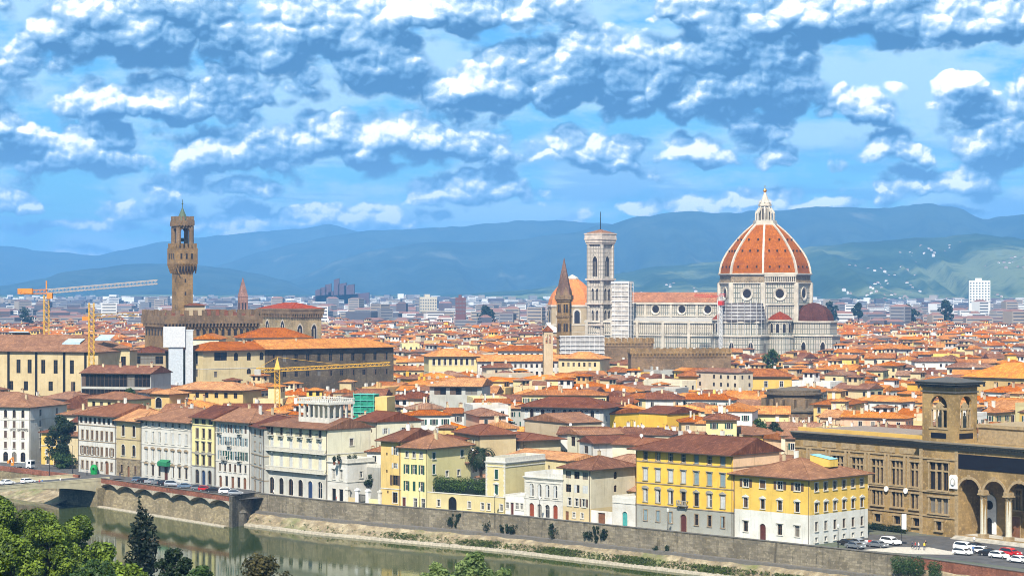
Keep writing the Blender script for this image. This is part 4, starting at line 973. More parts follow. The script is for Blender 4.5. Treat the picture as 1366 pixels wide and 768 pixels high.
def column_mesh():
    b = MB(); b.box(-.85, .85, -.85, .85, 0, .9, 1); b.lathe([(.72, .9), (.66, 1.3), (.62, 5), (.52, 8.2), (.6, 8.4)], 14, m=0); b.lathe([(.6, 8.4), (.95, 9.2)], 8, m=1, ph=R(22.5)); b.box(-.95, .95, -.95, .95, 9.2, 9.5, 1); b.box(-.8, .8, -.8, .8, 9.5, 10.3, 1)
    return b.mesh('column', [plain('pale_column', (.48, .45, .36), .7), SANDT])
for x in (17.7, 24.65, 31.4): inst(cached('libcol', column_mesh), 'column', lib, (x, .5, .6))
for xc, w in ((14.2, 6.0), (21.2, 5.9), (28.0, 5.9)):     # archivolts
    b = MB(); z = 13.0 - w / 2; pts = [((w / 2 + o) * math.cos(math.pi * i / 14), z + (w / 2 + o) * math.sin(math.pi * i / 14), o) for o in (0, .55) for i in range(15)]
    for i in range(14):
        a, c, d, e = pts[i], pts[i + 1], pts[16 + i], pts[15 + i]
        b.poly([(q[0], -.14, q[1]) for q in (a, e, d, c)]); b.poly([(e[0], -.14, e[1]), (e[0], 0, e[1]), (d[0], 0, d[1]), (d[0], -.14, d[1])])
    b.box(-.3, .3, -.3, 0, z + w / 2 - .1, z + w / 2 + .9); b.build('archivolt', SANDT, lib, (xc, -.003, 0))
mb = MB(); b = mb; b.xz([(-1.1, 0), (1.1, 0), (1.1, 2.6), (.7, 3.0), (-.7, 3.0), (-1.1, 2.6)], -.4, 0, 0); b.xz([(.7 * math.sin(a), 1.5 + .85 * math.cos(a)) for a in [-2 * math.pi * i / 12 for i in range(12)]], -.55, -.38, 1); b.xz([(-.3, .9), (.3, .9), (.42, 1.7), (0, 2.1), (-.42, 1.7)], -.65, -.54, 0)
mb.build('coat_of_arms', [WHITEP, plain('grey_relief', (.35, .34, .31), .8)], lib, (10.0, -.05, 10.6))
mb = MB(); mb.box(11.2, 34, -.12, -.01, 15.1, 18.2); mb.build('dark_panel', plain('dark_blue_panel', (.007, .007, .012), .4), lib)
mb = MB()
for i in range(4): mb.box(11.0 - i * .1, 34, -2.4 + i * .55, 7, .15 * i, .15 * (i + 1))
mb.build('steps', pave, lib)
mb = MB(); b = mb
b.xz(arch_pts(14.0, .75, 3.6, 8.6), 6.7, 6.95, 0); b.xz([(14 + 1.0 * math.cos(a), 7.0 + 1.0 * math.sin(a)) for a in [2 * math.pi * i / 14 for i in range(14)]], 6.6, 6.68, 1); b.xz(arch_pts(14.0, .8, 1.4, 3.4), 6.6, 6.68, 1)
mb.build('niche', [WHITEP, IRON], lib)
for xc in (21.2, 28.0): inst(tri_window(3.6, 4.2, 2, SANDT), 'window', lib, (xc, 6.6, 6.6)); inst(win_mesh(2.4, 4.4, False, SANDT, FRB, False, door=DOORB), 'door', lib, (xc, 6.78, .62))
# bell tower of the library
tw = MB(); TWL, TWD = 9.4, 7.2
hole = lambda w_: [(w_ / 2, 23.6, w_ * .52, 6.9, True)]
for T, w_ in ((lambda x, d, z: (x, d, z), TWL), (lambda x, d, z: (TWL - d, x, z), TWD), (lambda x, d, z: (TWL - x, TWD - d, z), TWL), (lambda x, d, z: (d, TWD - x, z), TWD)):
    wall_grid(tw, w_, 32.4, hole(w_), T, dep=.8, z0=20.2)
    wall_grid(tw, w_ - 1.6, 32.4, [(w_ / 2 - .8, 23.6, w_ * .52, 6.9, True)], (lambda T: lambda x, d, z: T(x + .8, .8, z))(T), dep=.01, z0=20.5)
tw.poly([(0, 0, 32.4), (TWL, 0, 32.4), (TWL, TWD, 32.4), (0, TWD, 32.4)]); tw.poly([(0, 0, 23.3), (TWL, 0, 23.3), (TWL, TWD, 23.3), (0, TWD, 23.3)])
t5 = tw.build('bell_tower', SAND, lib, (.2, .6, 0))
mb = MB(); cb_(mb, TWL, TWD, ((.25, 31.2, 31.5), (.5, 32.41, 32.7), (1.1, 32.95, 33.4), (1.35, 33.41, 33.6)))
for i in range(14):
    for (x, y) in ((TWL * (i + .5) / 14, -.6), (TWL * (i + .5) / 14, TWD + .6)): mb.box(x - .2, x + .2, y - .2, y + .2, 32.7, 32.95)
    for (x, y) in ((-.6, TWD * (i + .5) / 14), (TWL + .6, TWD * (i + .5) / 14)): mb.box(x - .2, x + .2, y - .15, y + .15, 32.7, 32.95)
mb.add([(-1.3, -1.3, 33.6), (TWL + 1.3, -1.3, 33.6), (TWL + 1.3, TWD + 1.3, 33.6), (-1.3, TWD + 1.3, 33.6), (TWL / 2 - 1, TWD / 2, 34.5), (TWL / 2 + 1, TWD / 2, 34.5)], [[0, 1, 5, 4], [1, 2, 5], [2, 3, 4, 5], [3, 0, 4]])
mb.build('cornice', plain('lead_grey', (.075, .072, .066), .8), t5)
for T, w_ in ((lambda x, d, z: (x, d, z), TWL), (lambda x, d, z: (TWL - d, x, z), TWD)):
    b = MB(); c, hw = w_ / 2, w_ * .26
    def bx(x0, x1, d0, d1, z0, z1):
        p, q2 = T(x0, d0, z0), T(x1, d1, z1); b.box(min(p[0], q2[0]), max(p[0], q2[0]), min(p[1], q2[1]), max(p[1], q2[1]), z0, z1)
    for k in (-hw + .12, -.85, .85, hw - .12): bx(c + k - .16, c + k + .16, .25, .6, 23.6, 27.4)
    bx(c - hw, c + hw, .2, .65, 27.4, 27.9); bx(c - 1.0, c + 1.0, .22, .62, 27.9, 28.3)
    p = [T(c - 1.3, .3, 28.3), T(c + 1.3, .3, 28.3), T(c, .3, 29.2), T(c - 1.3, .6, 28.3), T(c + 1.3, .6, 28.3), T(c, .6, 29.2)]; b.add(p, [[0, 1, 2], [5, 4, 3], [0, 2, 5, 3], [2, 1, 4, 5]])
    bx(c - hw - .3, c + hw + .3, -.15, .2, 23.2, 23.6); b.build('arcade', SANDT, t5)
    b = MB(); pp = T(c, .45, 0); b.lathe([(.42, 23.6), (.36, 24.6), (.46, 25.6), (.3, 26.1), (.16, 26.3), (.24, 26.6), (.05, 26.95)], 8, pp[0], pp[1]); b.build('statue', plain('bronze', (.03, .035, .03), .5, .4), t5)
    b = MB(); bx(c - 2.2, c + 2.2, -.06, .0, 21.2, 22.4); b.build('dark_panel', MATS['dark_blue_panel'], t5)
mb = MB(); mb.box(10.2, 34, 7.5, 22, 20.25, 23.6); mb.box(9.9, 34.3, 7.2, 22.3, 23.61, 24.3); mb.build('attic', SANDT, lib)
mb = MB(); mb.box(-40, -.4, 2.0, 2.6, 20.55, 21.4); mb.build('roof_parapet', YEL, lib)
mb = MB(); mb.box(-39, -1, 4, 23, 20.22, 20.9); mb.build('flat_roof', plain('bitumen_roof', (.22, .17, .13), .9), lib)

# ------------------------------------------------------------------ cathedral
MARB = marble('cathedral_marble', (.47, .43, .355), (.06, .085, .075), 1.5, 3.0, .22); MARB2 = marble('campanile_marble', (.54, .485, .41), (.17, .15, .125), 1.3, 2.6, .2); PALEM = plain('white_marble', (.46, .41, .33), .6, var=.2, scale=.2)
ROUGHB = stone('rough_drum', (.34, .26, .17), 1.0, .5); DOMET = tiles('dome_tiles', (.50, .175, .04), dark=.62)
DC = Vector((PX(1020.5, 1312), 1312)); CR = R(-31.5)
cat_ = thing('cathedral', 'great marble cathedral with huge ribbed terracotta dome and white lantern', 'cathedral', (DC.x, DC.y, 0), CR)
def octa(r, ph=22.5, n=8): return [(r * math.cos(R(ph + 360 / n * i)), r * math.sin(R(ph + 360 / n * i))) for i in range(n)]
mb = MB(); mb.prism(octa(27.2), 0, 57.0); mb.build('drum', MARB, cat_)
mb = MB(); mb.prism(octa(27.0), 57.0, 62.4)
for i in range(8):
    a = R(45 * i); ca, sa = math.cos(a), math.sin(a)
    for k in range(13):
        t = -9.6 + 19.2 * k / 12; mb.bar((25.2 * ca - t * sa, 25.2 * sa + t * ca, 57.8), (25.9 * ca - t * sa, 25.9 * sa + t * ca, 57.8), .5, 0, .7)
mb.build('unfinished_gallery', ROUGHB, cat_)
mb = MB()
for r, z0, z1 in ((28.1, 43.9, 44.9), (28.0, 56.6, 57.3), (27.7, 61.4, 61.9), (28.2, 62.0, 62.7), (27.6, 34.2, 35.0)): mb.prism(octa(r), z0, z1); mb.poly([(x, y, z0) for x, y in octa(r)][::-1])
for i in range(8): mb.prism([(26.9 * math.cos(R(22.5 + 45 * i)) + x, 26.9 * math.sin(R(22.5 + 45 * i)) + y) for x, y in octa(1.7)], 0, 57)
mb.build('cornice', PALEM, cat_)
def oculus_mesh(r, ring, mats):
    def make():
        b = MB(); n = 24
        for i in range(n):
            a, c = 2 * math.pi * i / n, 2 * math.pi * (i + 1) / n
            P = lambda rr, t, y: (rr * math.cos(t), y, rr * math.sin(t))
            for (r0, y0, r1, y1) in ((r + ring, 0, r + ring, -.5), (r + ring, -.5, r + ring * .4, -.35), (r + ring * .4, -.35, r, .0)): b.poly([P(r0, a, y0), P(r0, c, y0), P(r1, c, y1), P(r1, a, y1)], 0)
            b.poly([(0, -.04, 0), P(r, a, -.04), P(r, c, -.04)], 1)
        return b.mesh('oculus', mats)
    return cached(('ocu', r, ring), make)
DARKG = plain('dark_opening', (.02, .014, .014), .5)
for i in range(8): a = R(45 * i - 90); inst(oculus_mesh(2.6, 1.5, [PALEM, DARKG]), 'oculus', cat_, (25.16 * math.sin(-a) * -1 if 0 else 25.16 * math.cos(a), 25.16 * math.sin(a), 50.6), a + R(90))
# white arcaded gallery on the finished side
a = R(-45); gal = MB()
for k in range(17):
    t = -9.4 + 18.8 * k / 16; gal.box(t - .22, t + .22, -1.1, -.3, 57.6, 60.6)
gal.box(-9.9, 9.9, -1.3, 0, 57.2, 57.7); gal.box(-9.9, 9.9, -1.3, 0, 60.6, 61.5); gal.box(-9.9, 9.9, -1.5, 0, 61.5, 62.0); gal.box(-9.8, 9.8, -1.0, -.8, 62, 63.0)
gal.poly([(-9.7, -.25, 57.6), (9.7, -.25, 57.6), (9.7, -.25, 60.7), (-9.7, -.25, 60.7)], 1)
gal.build('gallery', [PALEM, DARKG], cat_, (25.0 * math.cos(a), 25.0 * math.sin(a), 0), a + R(90))
PROF = [(0, 26.9), (3, 26.5), (6, 25.7), (9.15, 24.4), (12.5, 22.5), (15.9, 20.0), (19.2, 17.4), (22.6, 14.4), (26, 10.9), (29.6, 6.6)]
mb = MB()
for (h0, r0), (h1, r1) in zip(PROF, PROF[1:]): mb.lathe([(r0, 62.6 + h0), (r1, 62.6 + h1)], 8, ph=R(22.5))
mb.build('dome', DOMET, cat_)
mb = MB()
for i in range(8):
    a = R(45 * i); ca, sa = math.cos(a), math.sin(a)
    for (h, r), ts in ((PROF[1], (-6, 0, 6)), (PROF[4], (-5, 0, 5)), (PROF[6], (-3, 3))):
        ap_ = r * math.cos(R(22.5)) + .05
        for t in ts:
            x, y = ap_ * ca - t * sa, ap_ * sa + t * ca
            mb.bar((x - ca * .5, y - sa * .5, 62.6 + h + 1), (x + ca * .3, y + sa * .3, 62.6 + h + .9), .8, 0, 1.1)
mb.build('vent', DARKG, cat_)
for i in range(8):
    a = R(22.5 + 45 * i); rb = MB(); P3 = [((r + .35) * math.cos(a), (r + .35) * math.sin(a), 62.6 + h) for h, r in PROF]
    tg = Vector((-math.sin(a), math.cos(a), 0)) * .62; outv = Vector((math.cos(a), math.sin(a), .3)) * .45
    for p, q2 in zip(P3, P3[1:]):
        p, q2 = Vector(p), Vector(q2); v = [p - tg, p + tg, q2 + tg * .85, q2 - tg * .85]; v2 = [x + outv for x in v]; v1 = [x - outv * 1.5 for x in v]
        rb.add(v1 + v2, [[4, 5, 6, 7], [0, 1, 5, 4], [2, 3, 7, 6], [1, 2, 6, 5], [3, 0, 4, 7]])
    rb.build('rib', PALEM, cat_)
lan = MB(); lan.prism(octa(7.3), 91.6, 93.4); lan.prism(octa(6.9), 93.4, 94.4); lan.prism(octa(3.1), 93.4, 103.4); lan.prism(octa(4.0), 103.0, 104.2); lan.prism(octa(3.5), 104.2, 105.0)
lan.lathe([(3.0, 104.9), (1.9, 107.3), (.55, 111.2)], 8, ph=R(22.5))
for i in range(8):
    a = R(22.5 + 45 * i); ca, sa = math.cos(a), math.sin(a)
    lan.bar((5.4 * ca, 5.4 * sa, 93.4), (5.4 * ca, 5.4 * sa, 98.6), .7, 0, 1.2); lan.bar((5.6 * ca, 5.6 * sa, 98.4), (3.2 * ca, 3.2 * sa, 102.4), .7, 0, 1.0); lan.cyl(5.4 * ca, 5.4 * sa, .45, .05, 98.6, 100.6, 5); lan.cyl(3.5 * ca, 3.5 * sa, .4, .05, 105, 107, 5)
lo = lan.build('lantern', PALEM, cat_)
mb = MB()
for i in range(8):
    a = R(45 * i); ca, sa = math.cos(a), math.sin(a); x, y = 2.92 * ca, 2.92 * sa; mb.bar((x, y, 94.8), (x, y, 101.6), .9, 0, .12)
mb.build('window', DARKG, lo)
mb = MB(); mb.lathe([(.05, 110.9), (.8, 111.4), (1.15, 112.3), (.8, 113.2), (.05, 113.6)], 12); mb.bar((0, 0, 113.4), (0, 0, 115.6), .25); mb.bar((-.7, 0, 114.8), (.7, 0, 114.8), .22); mb.build('golden_ball', plain('gilded', (.75, .45, .10), .25, .9), lo, smooth=False)
# tribunes
def gothic_window(mb, w, h, z, T, frame_m=0, glass_m=1, n=6):
    pts = arch_pts(0, z, w, h, n, True); ou = arch_pts(0, z, w + 1.0, h + .9, n, True)
    for k in range(1, len(pts) - 1):
        a, b = k, k + 1
        mb.poly([T(ou[a][0], .25, ou[a][1]), T(ou[b][0], .25, ou[b][1]), T(pts[b][0], .25, pts[b][1]), T(pts[a][0], .25, pts[a][1])], frame_m)
    mb.poly([T(x, .12, zz) for x, zz in pts], glass_m)
def tribune(deg, full=True):
    a = R(deg); c = (31.5 * math.cos(a), 31.5 * math.sin(a))
    pts = [(c[0] + 15.5 * math.cos(a + R(22.5 + 45 * k)), c[1] + 15.5 * math.sin(a + R(22.5 + 45 * k))) for k in range(-3, 3)]
    pts = pts + [(c[0] - 8 * math.cos(a) - 14.3 * math.sin(a) * s, c[1] - 8 * math.sin(a) + 14.3 * math.cos(a) * s) for s in (1, -1)]
    mb = MB(); mb.prism(pts, 0, 26.5); mb.prism([(c[0] + (x - c[0]) * .88, c[1] + (y - c[1]) * .88) for x, y in pts], 26.4, 34.4)
    t = mb.build('tribune', MARB, cat_)
    mb = MB(); pr = [(0, 12.0), (3, 11.5), (6, 9.9), (8.6, 7.0), (10.4, 2.9), (10.9, .1)]
    for (h0, r0), (h1, r1) in zip(pr, pr[1:]): mb.cyl(c[0], c[1], r0, r1, 34.5 + h0, 34.5 + h1, 8, 0, a + R(22.5), top=False)
    mb.build('half_dome', tiles('old_dome_tiles', (.15, .065, .042)), t)
    mb = MB()
    for f, z0, z1 in ((1.05, 25.6, 26.6), (.93, 33.6, 34.6), (1.03, 12.0, 12.6)): mb.prism([(c[0] + (x - c[0]) * f, c[1] + (y - c[1]) * f) for x, y in pts], z0, z1)
    mb.build('cornice', PALEM, t)
    for k in range(-2, 3):
        th = a + R(45 * k); wb = MB(); rr_ = 15.5 * math.cos(R(22.5)) + .03
        T = lambda x, d, z: (c[0] + (rr_ + d) * math.cos(th) - x * math.sin(th), c[1] + (rr_ + d) * math.sin(th) + x * math.cos(th), z)
        gothic_window(wb, 2.6, 8.5, 14.0, T); gothic_window(wb, 5.5, 11.0, 13.4, T, 0, 2) if False else None
        wb.build('window', [PALEM, DARKG], t)
    return c
tribune(0); tc_ = tribune(-90)
def exedra(deg):
    a = R(deg); c = (25.5 * math.cos(a), 25.5 * math.sin(a)); mb = MB()
    mb.cyl(c[0], c[1], 8.2, 8.2, 0, 26, 16); mb.cyl(c[0], c[1], 7.0, 7.0, 26, 35.0, 16); t = mb.build('exedra', MARB, cat_)
    mb = MB(); mb.lathe([(8.9, 25.4), (8.9, 26.2)], 16, *c); mb.lathe([(7.0, 34.3), (7.8, 34.6), (7.8, 35.3), (7.2, 35.4)], 16, *c); mb.build('cornice', PALEM, t)
    mb = MB(); mb.lathe([(7.6, 35.35), (5.0, 37.8), (.2, 40.2)], 16, *c); mb.build('half_dome', tiles('exedra_tiles', (.34, .10, .05)), t)
    for k in range(-2, 3):
        th = a + R(32 * k); wb = MB(); T = lambda x, d, z: (c[0] + (6.98 + d) * math.cos(th) - x * math.sin(th), c[1] + (6.98 + d) * math.sin(th) + x * math.cos(th), z)
        wb.poly([T(x, .1, z) for x, z in arch_pts(0, 28, 1.9, 5.2)], 1); ou = arch_pts(0, 28, 2.6, 5.6); wb.poly([T(x, .06, z) for x, z in ou], 0); wb.build('niche', [PALEM, DARKG], t)
exedra(-45); exedra(-135)
# nave and aisles
mb = MB(); mb.box(-112, -22, -10.6, 10.6, 0, 45.2); mb.box(-112, -22, -21, 21, 0, 33.6); nv = mb.build('nave', MARB, cat_)
mb = MB(); mb.add([(-112.5, -11.6, 45.3), (-20, -11.6, 45.3), (-20, 0, 51.4), (-112.5, 0, 51.4), (-20, 11.6, 45.3), (-112.5, 11.6, 45.3)], [[0, 1, 2, 3], [3, 2, 4, 5]]); mb.build('roof', tiles('nave_tiles', (.34, .12, .06)), nv)
mb = MB(); mb.add([(-112, -21.2, 33.7), (-22, -21.2, 33.7), (-22, -10.6, 36.3), (-112, -10.6, 36.3)], [[0, 1, 2, 3]]); mb.build('aisle_roof', plain('lead_roof', (.33, .31, .28), .8), nv)
mb = MB(); mb.box(-112, -22, -11.5, -10.61, 44.0, 45.25); mb.box(-112, -22, -11.2, -10.61, 36.6, 37.4); mb.box(-112, -22, -21.9, -21.01, 32.8, 34.0); mb.box(-112, -22, -21.6, -21.01, 25.0, 25.8)
for i in range(60): mb.box(-111.5 + i * 1.5, -110.9 + i * 1.5, -21.7, -21.01, 26.6, 32.0)
for i in range(6): mb.box(-111.2 + i * 17.6, -109.8 + i * 17.6, -11.1, -10.6, 36, 45.2); mb.box(-111.2 + i * 17.6, -109.6 + i * 17.6, -22, -21, 0, 34.4)
mb.build('cornice', PALEM, nv)
def nave_x(px):     # position along the nave of a column of the photograph
    k = (px - 683) / F; ex, ey = .8526, -.5225; nx, ny = .5225, .8526; bx, by = DC.x - 10.7 * nx, DC.y - 10.7 * ny
    return (k * by - bx) / (ex - k * ey)
for px in (874.5, 909.5, 944): inst(oculus_mesh(2.3, 1.0, [PALEM, DARKG]), 'oculus', nv, (nave_x(px), -10.63, 41.0))
# scaffolding round the near tribune
SCG = plain('scaffold_net', (.30, .29, .28), .9, var=.3, scale=.4); SCD = plain('scaffold_deck', (.10, .085, .085), .9); SCW = plain('scaffold_tube', (.62, .60, .57), .6)
sc_ = thing('scaffolding', 'round grey scaffolding wrapped about the cathedral apse under the dome', 'scaffolding', (DC.x, DC.y, 0), CR)
mb = MB()
for i in range(6):
    f = 1.0 - .03 * i; mb.cyl(tc_[0], tc_[1], 14.4 * f, 14.4 * f, 34.8 + i * 1.9, 35.6 + i * 1.9, 18, top=True)
mb.build('deck', SCD, sc_)
mb = MB()
for i in range(5):
    f = 1.0 - .03 * i; mb.cyl(tc_[0], tc_[1], 14.0 * f, 13.8 * f, 35.6 + i * 1.9, 36.7 + i * 1.9, 18, top=True)
mb.build('netting', SCG, sc_)
mb = MB()
for i in range(24):
    a = 2 * math.pi * i / 24; mb.bar((tc_[0] + 14.6 * math.cos(a), tc_[1] + 14.6 * math.sin(a), 10), (tc_[0] + 14.6 * math.cos(a), tc_[1] + 14.6 * math.sin(a), 47), .14)
mb.build('pole', SCW, sc_)
hx = MB(); px_, Y_ = 962, 1275
cr = thing('hoist', 'red and white lattice hoist standing at the corner of the cathedral scaffolding', 'hoist', (PX(962, Y_), Y_, 0), CR)
def lattice(mb, p, q2, w, n, m=0, t=.14):
    p, q2 = Vector(p), Vector(q2); d = (q2 - p).normalized(); a = d.cross(Vector((.13, .21, 1)) if abs(d.z) < .9 else Vector((1, 0, 0))).normalized() * w / 2; b = d.cross(a).normalized() * w / 2
    cs = [a + b, a - b, -a - b, -a + b]
    for c in cs: mb.bar(p + c, q2 + c, t, m)
    for i in range(n):
        s, e = p + (q2 - p) * i / n, p + (q2 - p) * (i + 1) / n
        for k in range(4): mb.bar(s + cs[k], e + cs[(k + 1) % 4], t * .7, m)
REDP = plain('red_paint', (.45, .03, .02), .5)
mb = MB(); lattice(mb, (0, 0, 0), (0, 0, 51), 1.4, 20); mb.build('mast', WHITEP, cr)
mb = MB(); mb.box(-1.4, 1.4, -1.4, 1.4, 44, 46.5); mb.build('cage', REDP, cr)
mb = MB(); lattice(mb, (-1, -1, 49), (-17, -1, 49.5), 1.1, 9); lattice(mb, (-1, -1, 50), (3, -1, 50), 1.1, 2); mb.build('jib', REDP, cr)
# bell tower
bt = thing('bell_tower', 'tall square marble bell tower with tracery windows beside the cathedral', 'bell tower', (PX(801, 1353), 1353, 0), R(-41))
S_ = 5.2; mb = MB(); mb.box(-S_, S_, -S_, S_, 0, 83); mb.build('shaft', MARB2, bt)
mb = MB()
for x in (-S_, S_):
    for y in (-S_, S_): mb.cyl(x, y, 1.2, 1.2, 0, 83, 8, ph=R(22.5))
mb.build('buttress', MARB2, bt)
mb = MB()
for z, o in ((17, 1.4), (31.2, 1.5), (44.3, 1.5), (59.3, 1.6)): mb.box(-S_ - o, S_ + o, -S_ - o, S_ + o, z - .5, z + .5)
for z0, z1, o in ((81.0, 82.0, 1.6), (82.0, 83.6, 2.0), (83.6, 84.8, 2.4), (84.8, 87.0, 2.2), (87.0, 87.7, 2.5)): mb.box(-S_ - o + .4, S_ + o - .4, -S_ - o + .4, S_ + o - .4, z0, z1)
mb.build('cornice', plain('pink_marble', (.46, .39, .32), .7, var=.2, scale=.3), bt)
mb = MB(); mb.add([(-S_ - 1.5, -S_ - 1.5, 87.7), (S_ + 1.5, -S_ - 1.5, 87.7), (S_ + 1.5, S_ + 1.5, 87.7), (-S_ - 1.5, S_ + 1.5, 87.7), (0, 0, 90.3)], [[0, 1, 4], [1, 2, 4], [2, 3, 4], [3, 0, 4]]); mb.build('roof', REDT, bt)
mb = MB(); mb.cyl(0, 0, .3, .18, 90, 101, 6); mb.build('mast', IRON, bt)
for f in range(4):
    a = R(90 * f); ca, sa = math.cos(a), math.sin(a)
    T0 = lambda x, d, z: (x * ca + (S_ + .03 + d) * sa, x * sa - (S_ + .03 + d) * ca, z)
    for xo, z, w, h in ((0, 61.2, 3.8, 12.5), (-1.75, 46.6, 1.7, 7.2), (1.75, 46.6, 1.7, 7.2), (-1.75, 33.2, 1.7, 7.2), (1.75, 33.2, 1.7, 7.2)):
        wb = MB(); T = lambda x, d, zz: T0(x + xo, d, zz); gothic_window(wb, w, h, z, T)
        for k in ((-.7, .7) if w > 3 else (0,)): wb.add([T(k - .12, .2, z), T(k + .12, .2, z), T(k + .12, .2, z + h * .72), T(k - .12, .2, z + h * .72)], [[0, 1, 2, 3]], 0)
        g0 = z + h + 1.2; gw_ = w / 2 + 1.0
        wb.add([T(-gw_, .2, g0 - 2.4), T(-gw_ + .5, .2, g0 - 2.4), T(0, .2, g0 + w * .55), T(0, .2, g0 + w * .55 + .7)], [[0, 1, 2, 3]], 0); wb.add([T(gw_, .2, g0 - 2.4), T(gw_ - .5, .2, g0 - 2.4), T(0, .2, g0 + w * .55), T(0, .2, g0 + w * .55 + .7)], [[0, 1, 2, 3]], 0)
        wb.build('window', [PALEM, DARKG], bt)
# scaffold tower in front of the facade
st = thing('scaffolding', 'tall boxy grey scaffold tower between the bell tower and the nave', 'scaffolding', (PX(838, 1325), 1325, 0), R(-22))
mb = MB(); mb.box(-10.4, 0, 0, 7.5, 0, 56.6); mb.build('netting', plain('scaffold_sheet', (.40, .37, .33), .9, var=.35, scale=.25), st)
mb = MB()
for i in range(15): mb.box(-10.9, .5, -.5, 8, 14 + i * 2.9, 14.35 + i * 2.9)
mb.box(-10.9, .5, -.5, 8, 56.7, 58.0); mb.build('deck', SCW, st)
mb = MB()
for i in range(6): mb.bar((-10.8 + 11.2 * i / 5, -.6, 0), (-10.8 + 11.2 * i / 5, -.6, 57.5), .16)
for i in range(4): mb.bar((.6, -.4 + 8.2 * i / 3, 0), (.6, -.4 + 8.2 * i / 3, 57.5), .16)
mb.build('pole', SCW, st)

# ------------------------------------------------------------------ towers and domes of the old town
BROWNS = stone('brown_ashlar', (.28, .175, .075), 1.2, .55, .75, .3, streak=.2); BROWND = stone('brown_ashlar_dark', (.22, .145, .08), 1.2, .55, .75, .3)
def crenels(mb, pts, z0, z1, w=1.5, gap=1.3, t=.8, m=0):
    for (x0, y0), (x1, y1) in zip(pts, pts[1:] + pts[:1]):
        a, b = Vector((x0, y0)), Vector((x1, y1)); n = max(2, round((b - a).length / (w + gap))); d = (b - a) / n
        for i in range(n):
            p = a + d * (i + .15); q2 = a + d * (i + .15 + w / (w + gap)); mb.bar((p.x, p.y, (z0 + z1) / 2), (q2.x, q2.y, (z0 + z1) / 2), t, m, z1 - z0)
def rect(x0, x1, y0, y1): return [(x0, y0), (x1, y0), (x1, y1), (x0, y1)]
pv_ = thing('palace', 'medieval brown stone palace with crenellated walls and tall slender clock tower', 'palace', (PX(222, 1004), 1004, 0), R(30))
mb = MB(); mb.box(0, 46, 0, 28, 0, 37.5); mb.build('wall', BROWNS, pv_)
mb = MB(); mb.box(-1.3, 47.3, -1.3, 29.3, 37.5, 41.2); crenels(mb, rect(-.9, 46.9, -.9, 28.9), 41.2, 43.8, 2.1, 2.1)
for i in range(28): mb.box(i * 1.68, i * 1.68 + .6, -1.29, 0, 36.0, 37.49)
for i in range(16): mb.box(-1.29, 0, .3 + i * 1.75, .9 + i * 1.75, 36.0, 37.49)
mb.build('battlement', BROWND, pv_)
wm = lambda: cached('pvw', lambda: (lambda b: (b.xz(arch_pts(0, 0, 1.5, 3.0), -.05, 0, 0), b.mesh('window', DARKG))[1])(MB()))
for i in range(14): inst(wm(), 'window', pv_, (3 + i * 3.1, -.03, 32.0)); inst(wm(), 'window', pv_, (3 + i * 3.1, -.03, 22.0))
for i in range(7): inst(wm(), 'window', pv_, (-.03, 25.5 - i * 3.8, 32.0), R(-90)); inst(wm(), 'window', pv_, (-.03, 25.5 - i * 3.8, 39.0), R(-90), .7)
mb = rf = roof_mb(44, 26, 41, .2, .22); mb.build('roof', REDT, pv_, (1, 1, 0))
tpx = Vector((PX(237.3, 1012), 1012)) - Vector((PX(222, 1004), 1004)); cr30, sr30 = math.cos(R(30)), math.sin(R(30)); lx, ly = tpx.x * cr30 + tpx.y * sr30, -tpx.x * sr30 + tpx.y * cr30
tv = MB(); s = 7.4; tv.box(0, s, 0, s, 40, 60.6); tow = tv.build('tower', BROWNS, pv_, (lx, ly, 0))
mb = MB(); o = 1.7; mb.add([(0, 0, 60.6), (s, 0, 60.6), (s, s, 60.6), (0, s, 60.6), (-o, -o, 65.2), (s + o, -o, 65.2), (s + o, s + o, 65.2), (-o, s + o, 65.2)], [[0, 1, 5, 4], [1, 2, 6, 5], [2, 3, 7, 6], [3, 0, 4, 7]])
mb.box(-o, s + o, -o, s + o, 65.2, 72.4); crenels(mb, rect(-o + .4, s + o - .4, -o + .4, s + o - .4), 72.4, 74.6, 1.1, .9, .6)
for i in range(8):
    x = -o + .3 + i * 1.43; mb.bar((x, -o, 65.1), (x, -.1, 60.8), .5); mb.bar((-o, x, 65.1), (-.1, x, 60.8), .5)
mb.build('gallery', BROWNS, tow)
mb = MB()
for i in range(7): mb.box(-1.2 + i * 1.5, -.5 + i * 1.5, -1.25, -1.0, 61.8, 65.0, 0)
for i in range(3): mb.box(.6 + i * 2.6, 1.5 + i * 2.6, -o - .06, -o + .1, 67.4, 70.0); mb.box(-o - .06, -o + .1, .6 + i * 2.6, 1.5 + i * 2.6, 67.4, 70.0)
for z in (44.5, 50.5, 56.5): mb.box(3.3, 4.1, -.05, .1, z, z + 1.7); mb.box(-.05, .1, 3.0, 3.7, z, z + 1.7)
mb.build('window', DARKG, tow)
mb = MB(); b0 = .55
for x in (b0, s - b0):
    for y in (b0, s - b0): mb.cyl(x, y, 1.15, 1.15, 72.4, 82.5, 10)
for T, w_ in ((lambda x, d, z: (x, d, z), s), (lambda x, d, z: (s - d, x, z), s), (lambda x, d, z: (s - x, s - d, z), s), (lambda x, d, z: (d, s - x, z), s)): wall_grid(mb, s, 84, [(s / 2, 72.4, 4.6, 9.4, True)], T, dep=.9, z0=72.4)
mb.box(-.6, s + .6, -.6, s + .6, 83.0, 85.2); crenels(mb, rect(-.3, s + .3, -.3, s + .3), 85.2, 87.2, 1.1, .8, .5)
for i in range(6): mb.box(-.55 + i * 1.5, .1 + i * 1.5, -.9, -.6, 82.6, 84.4); mb.box(-.9, -.6, -.55 + i * 1.5, .1 + i * 1.5, 82.6, 84.4)
mb.build('belfry', BROWND, tow)
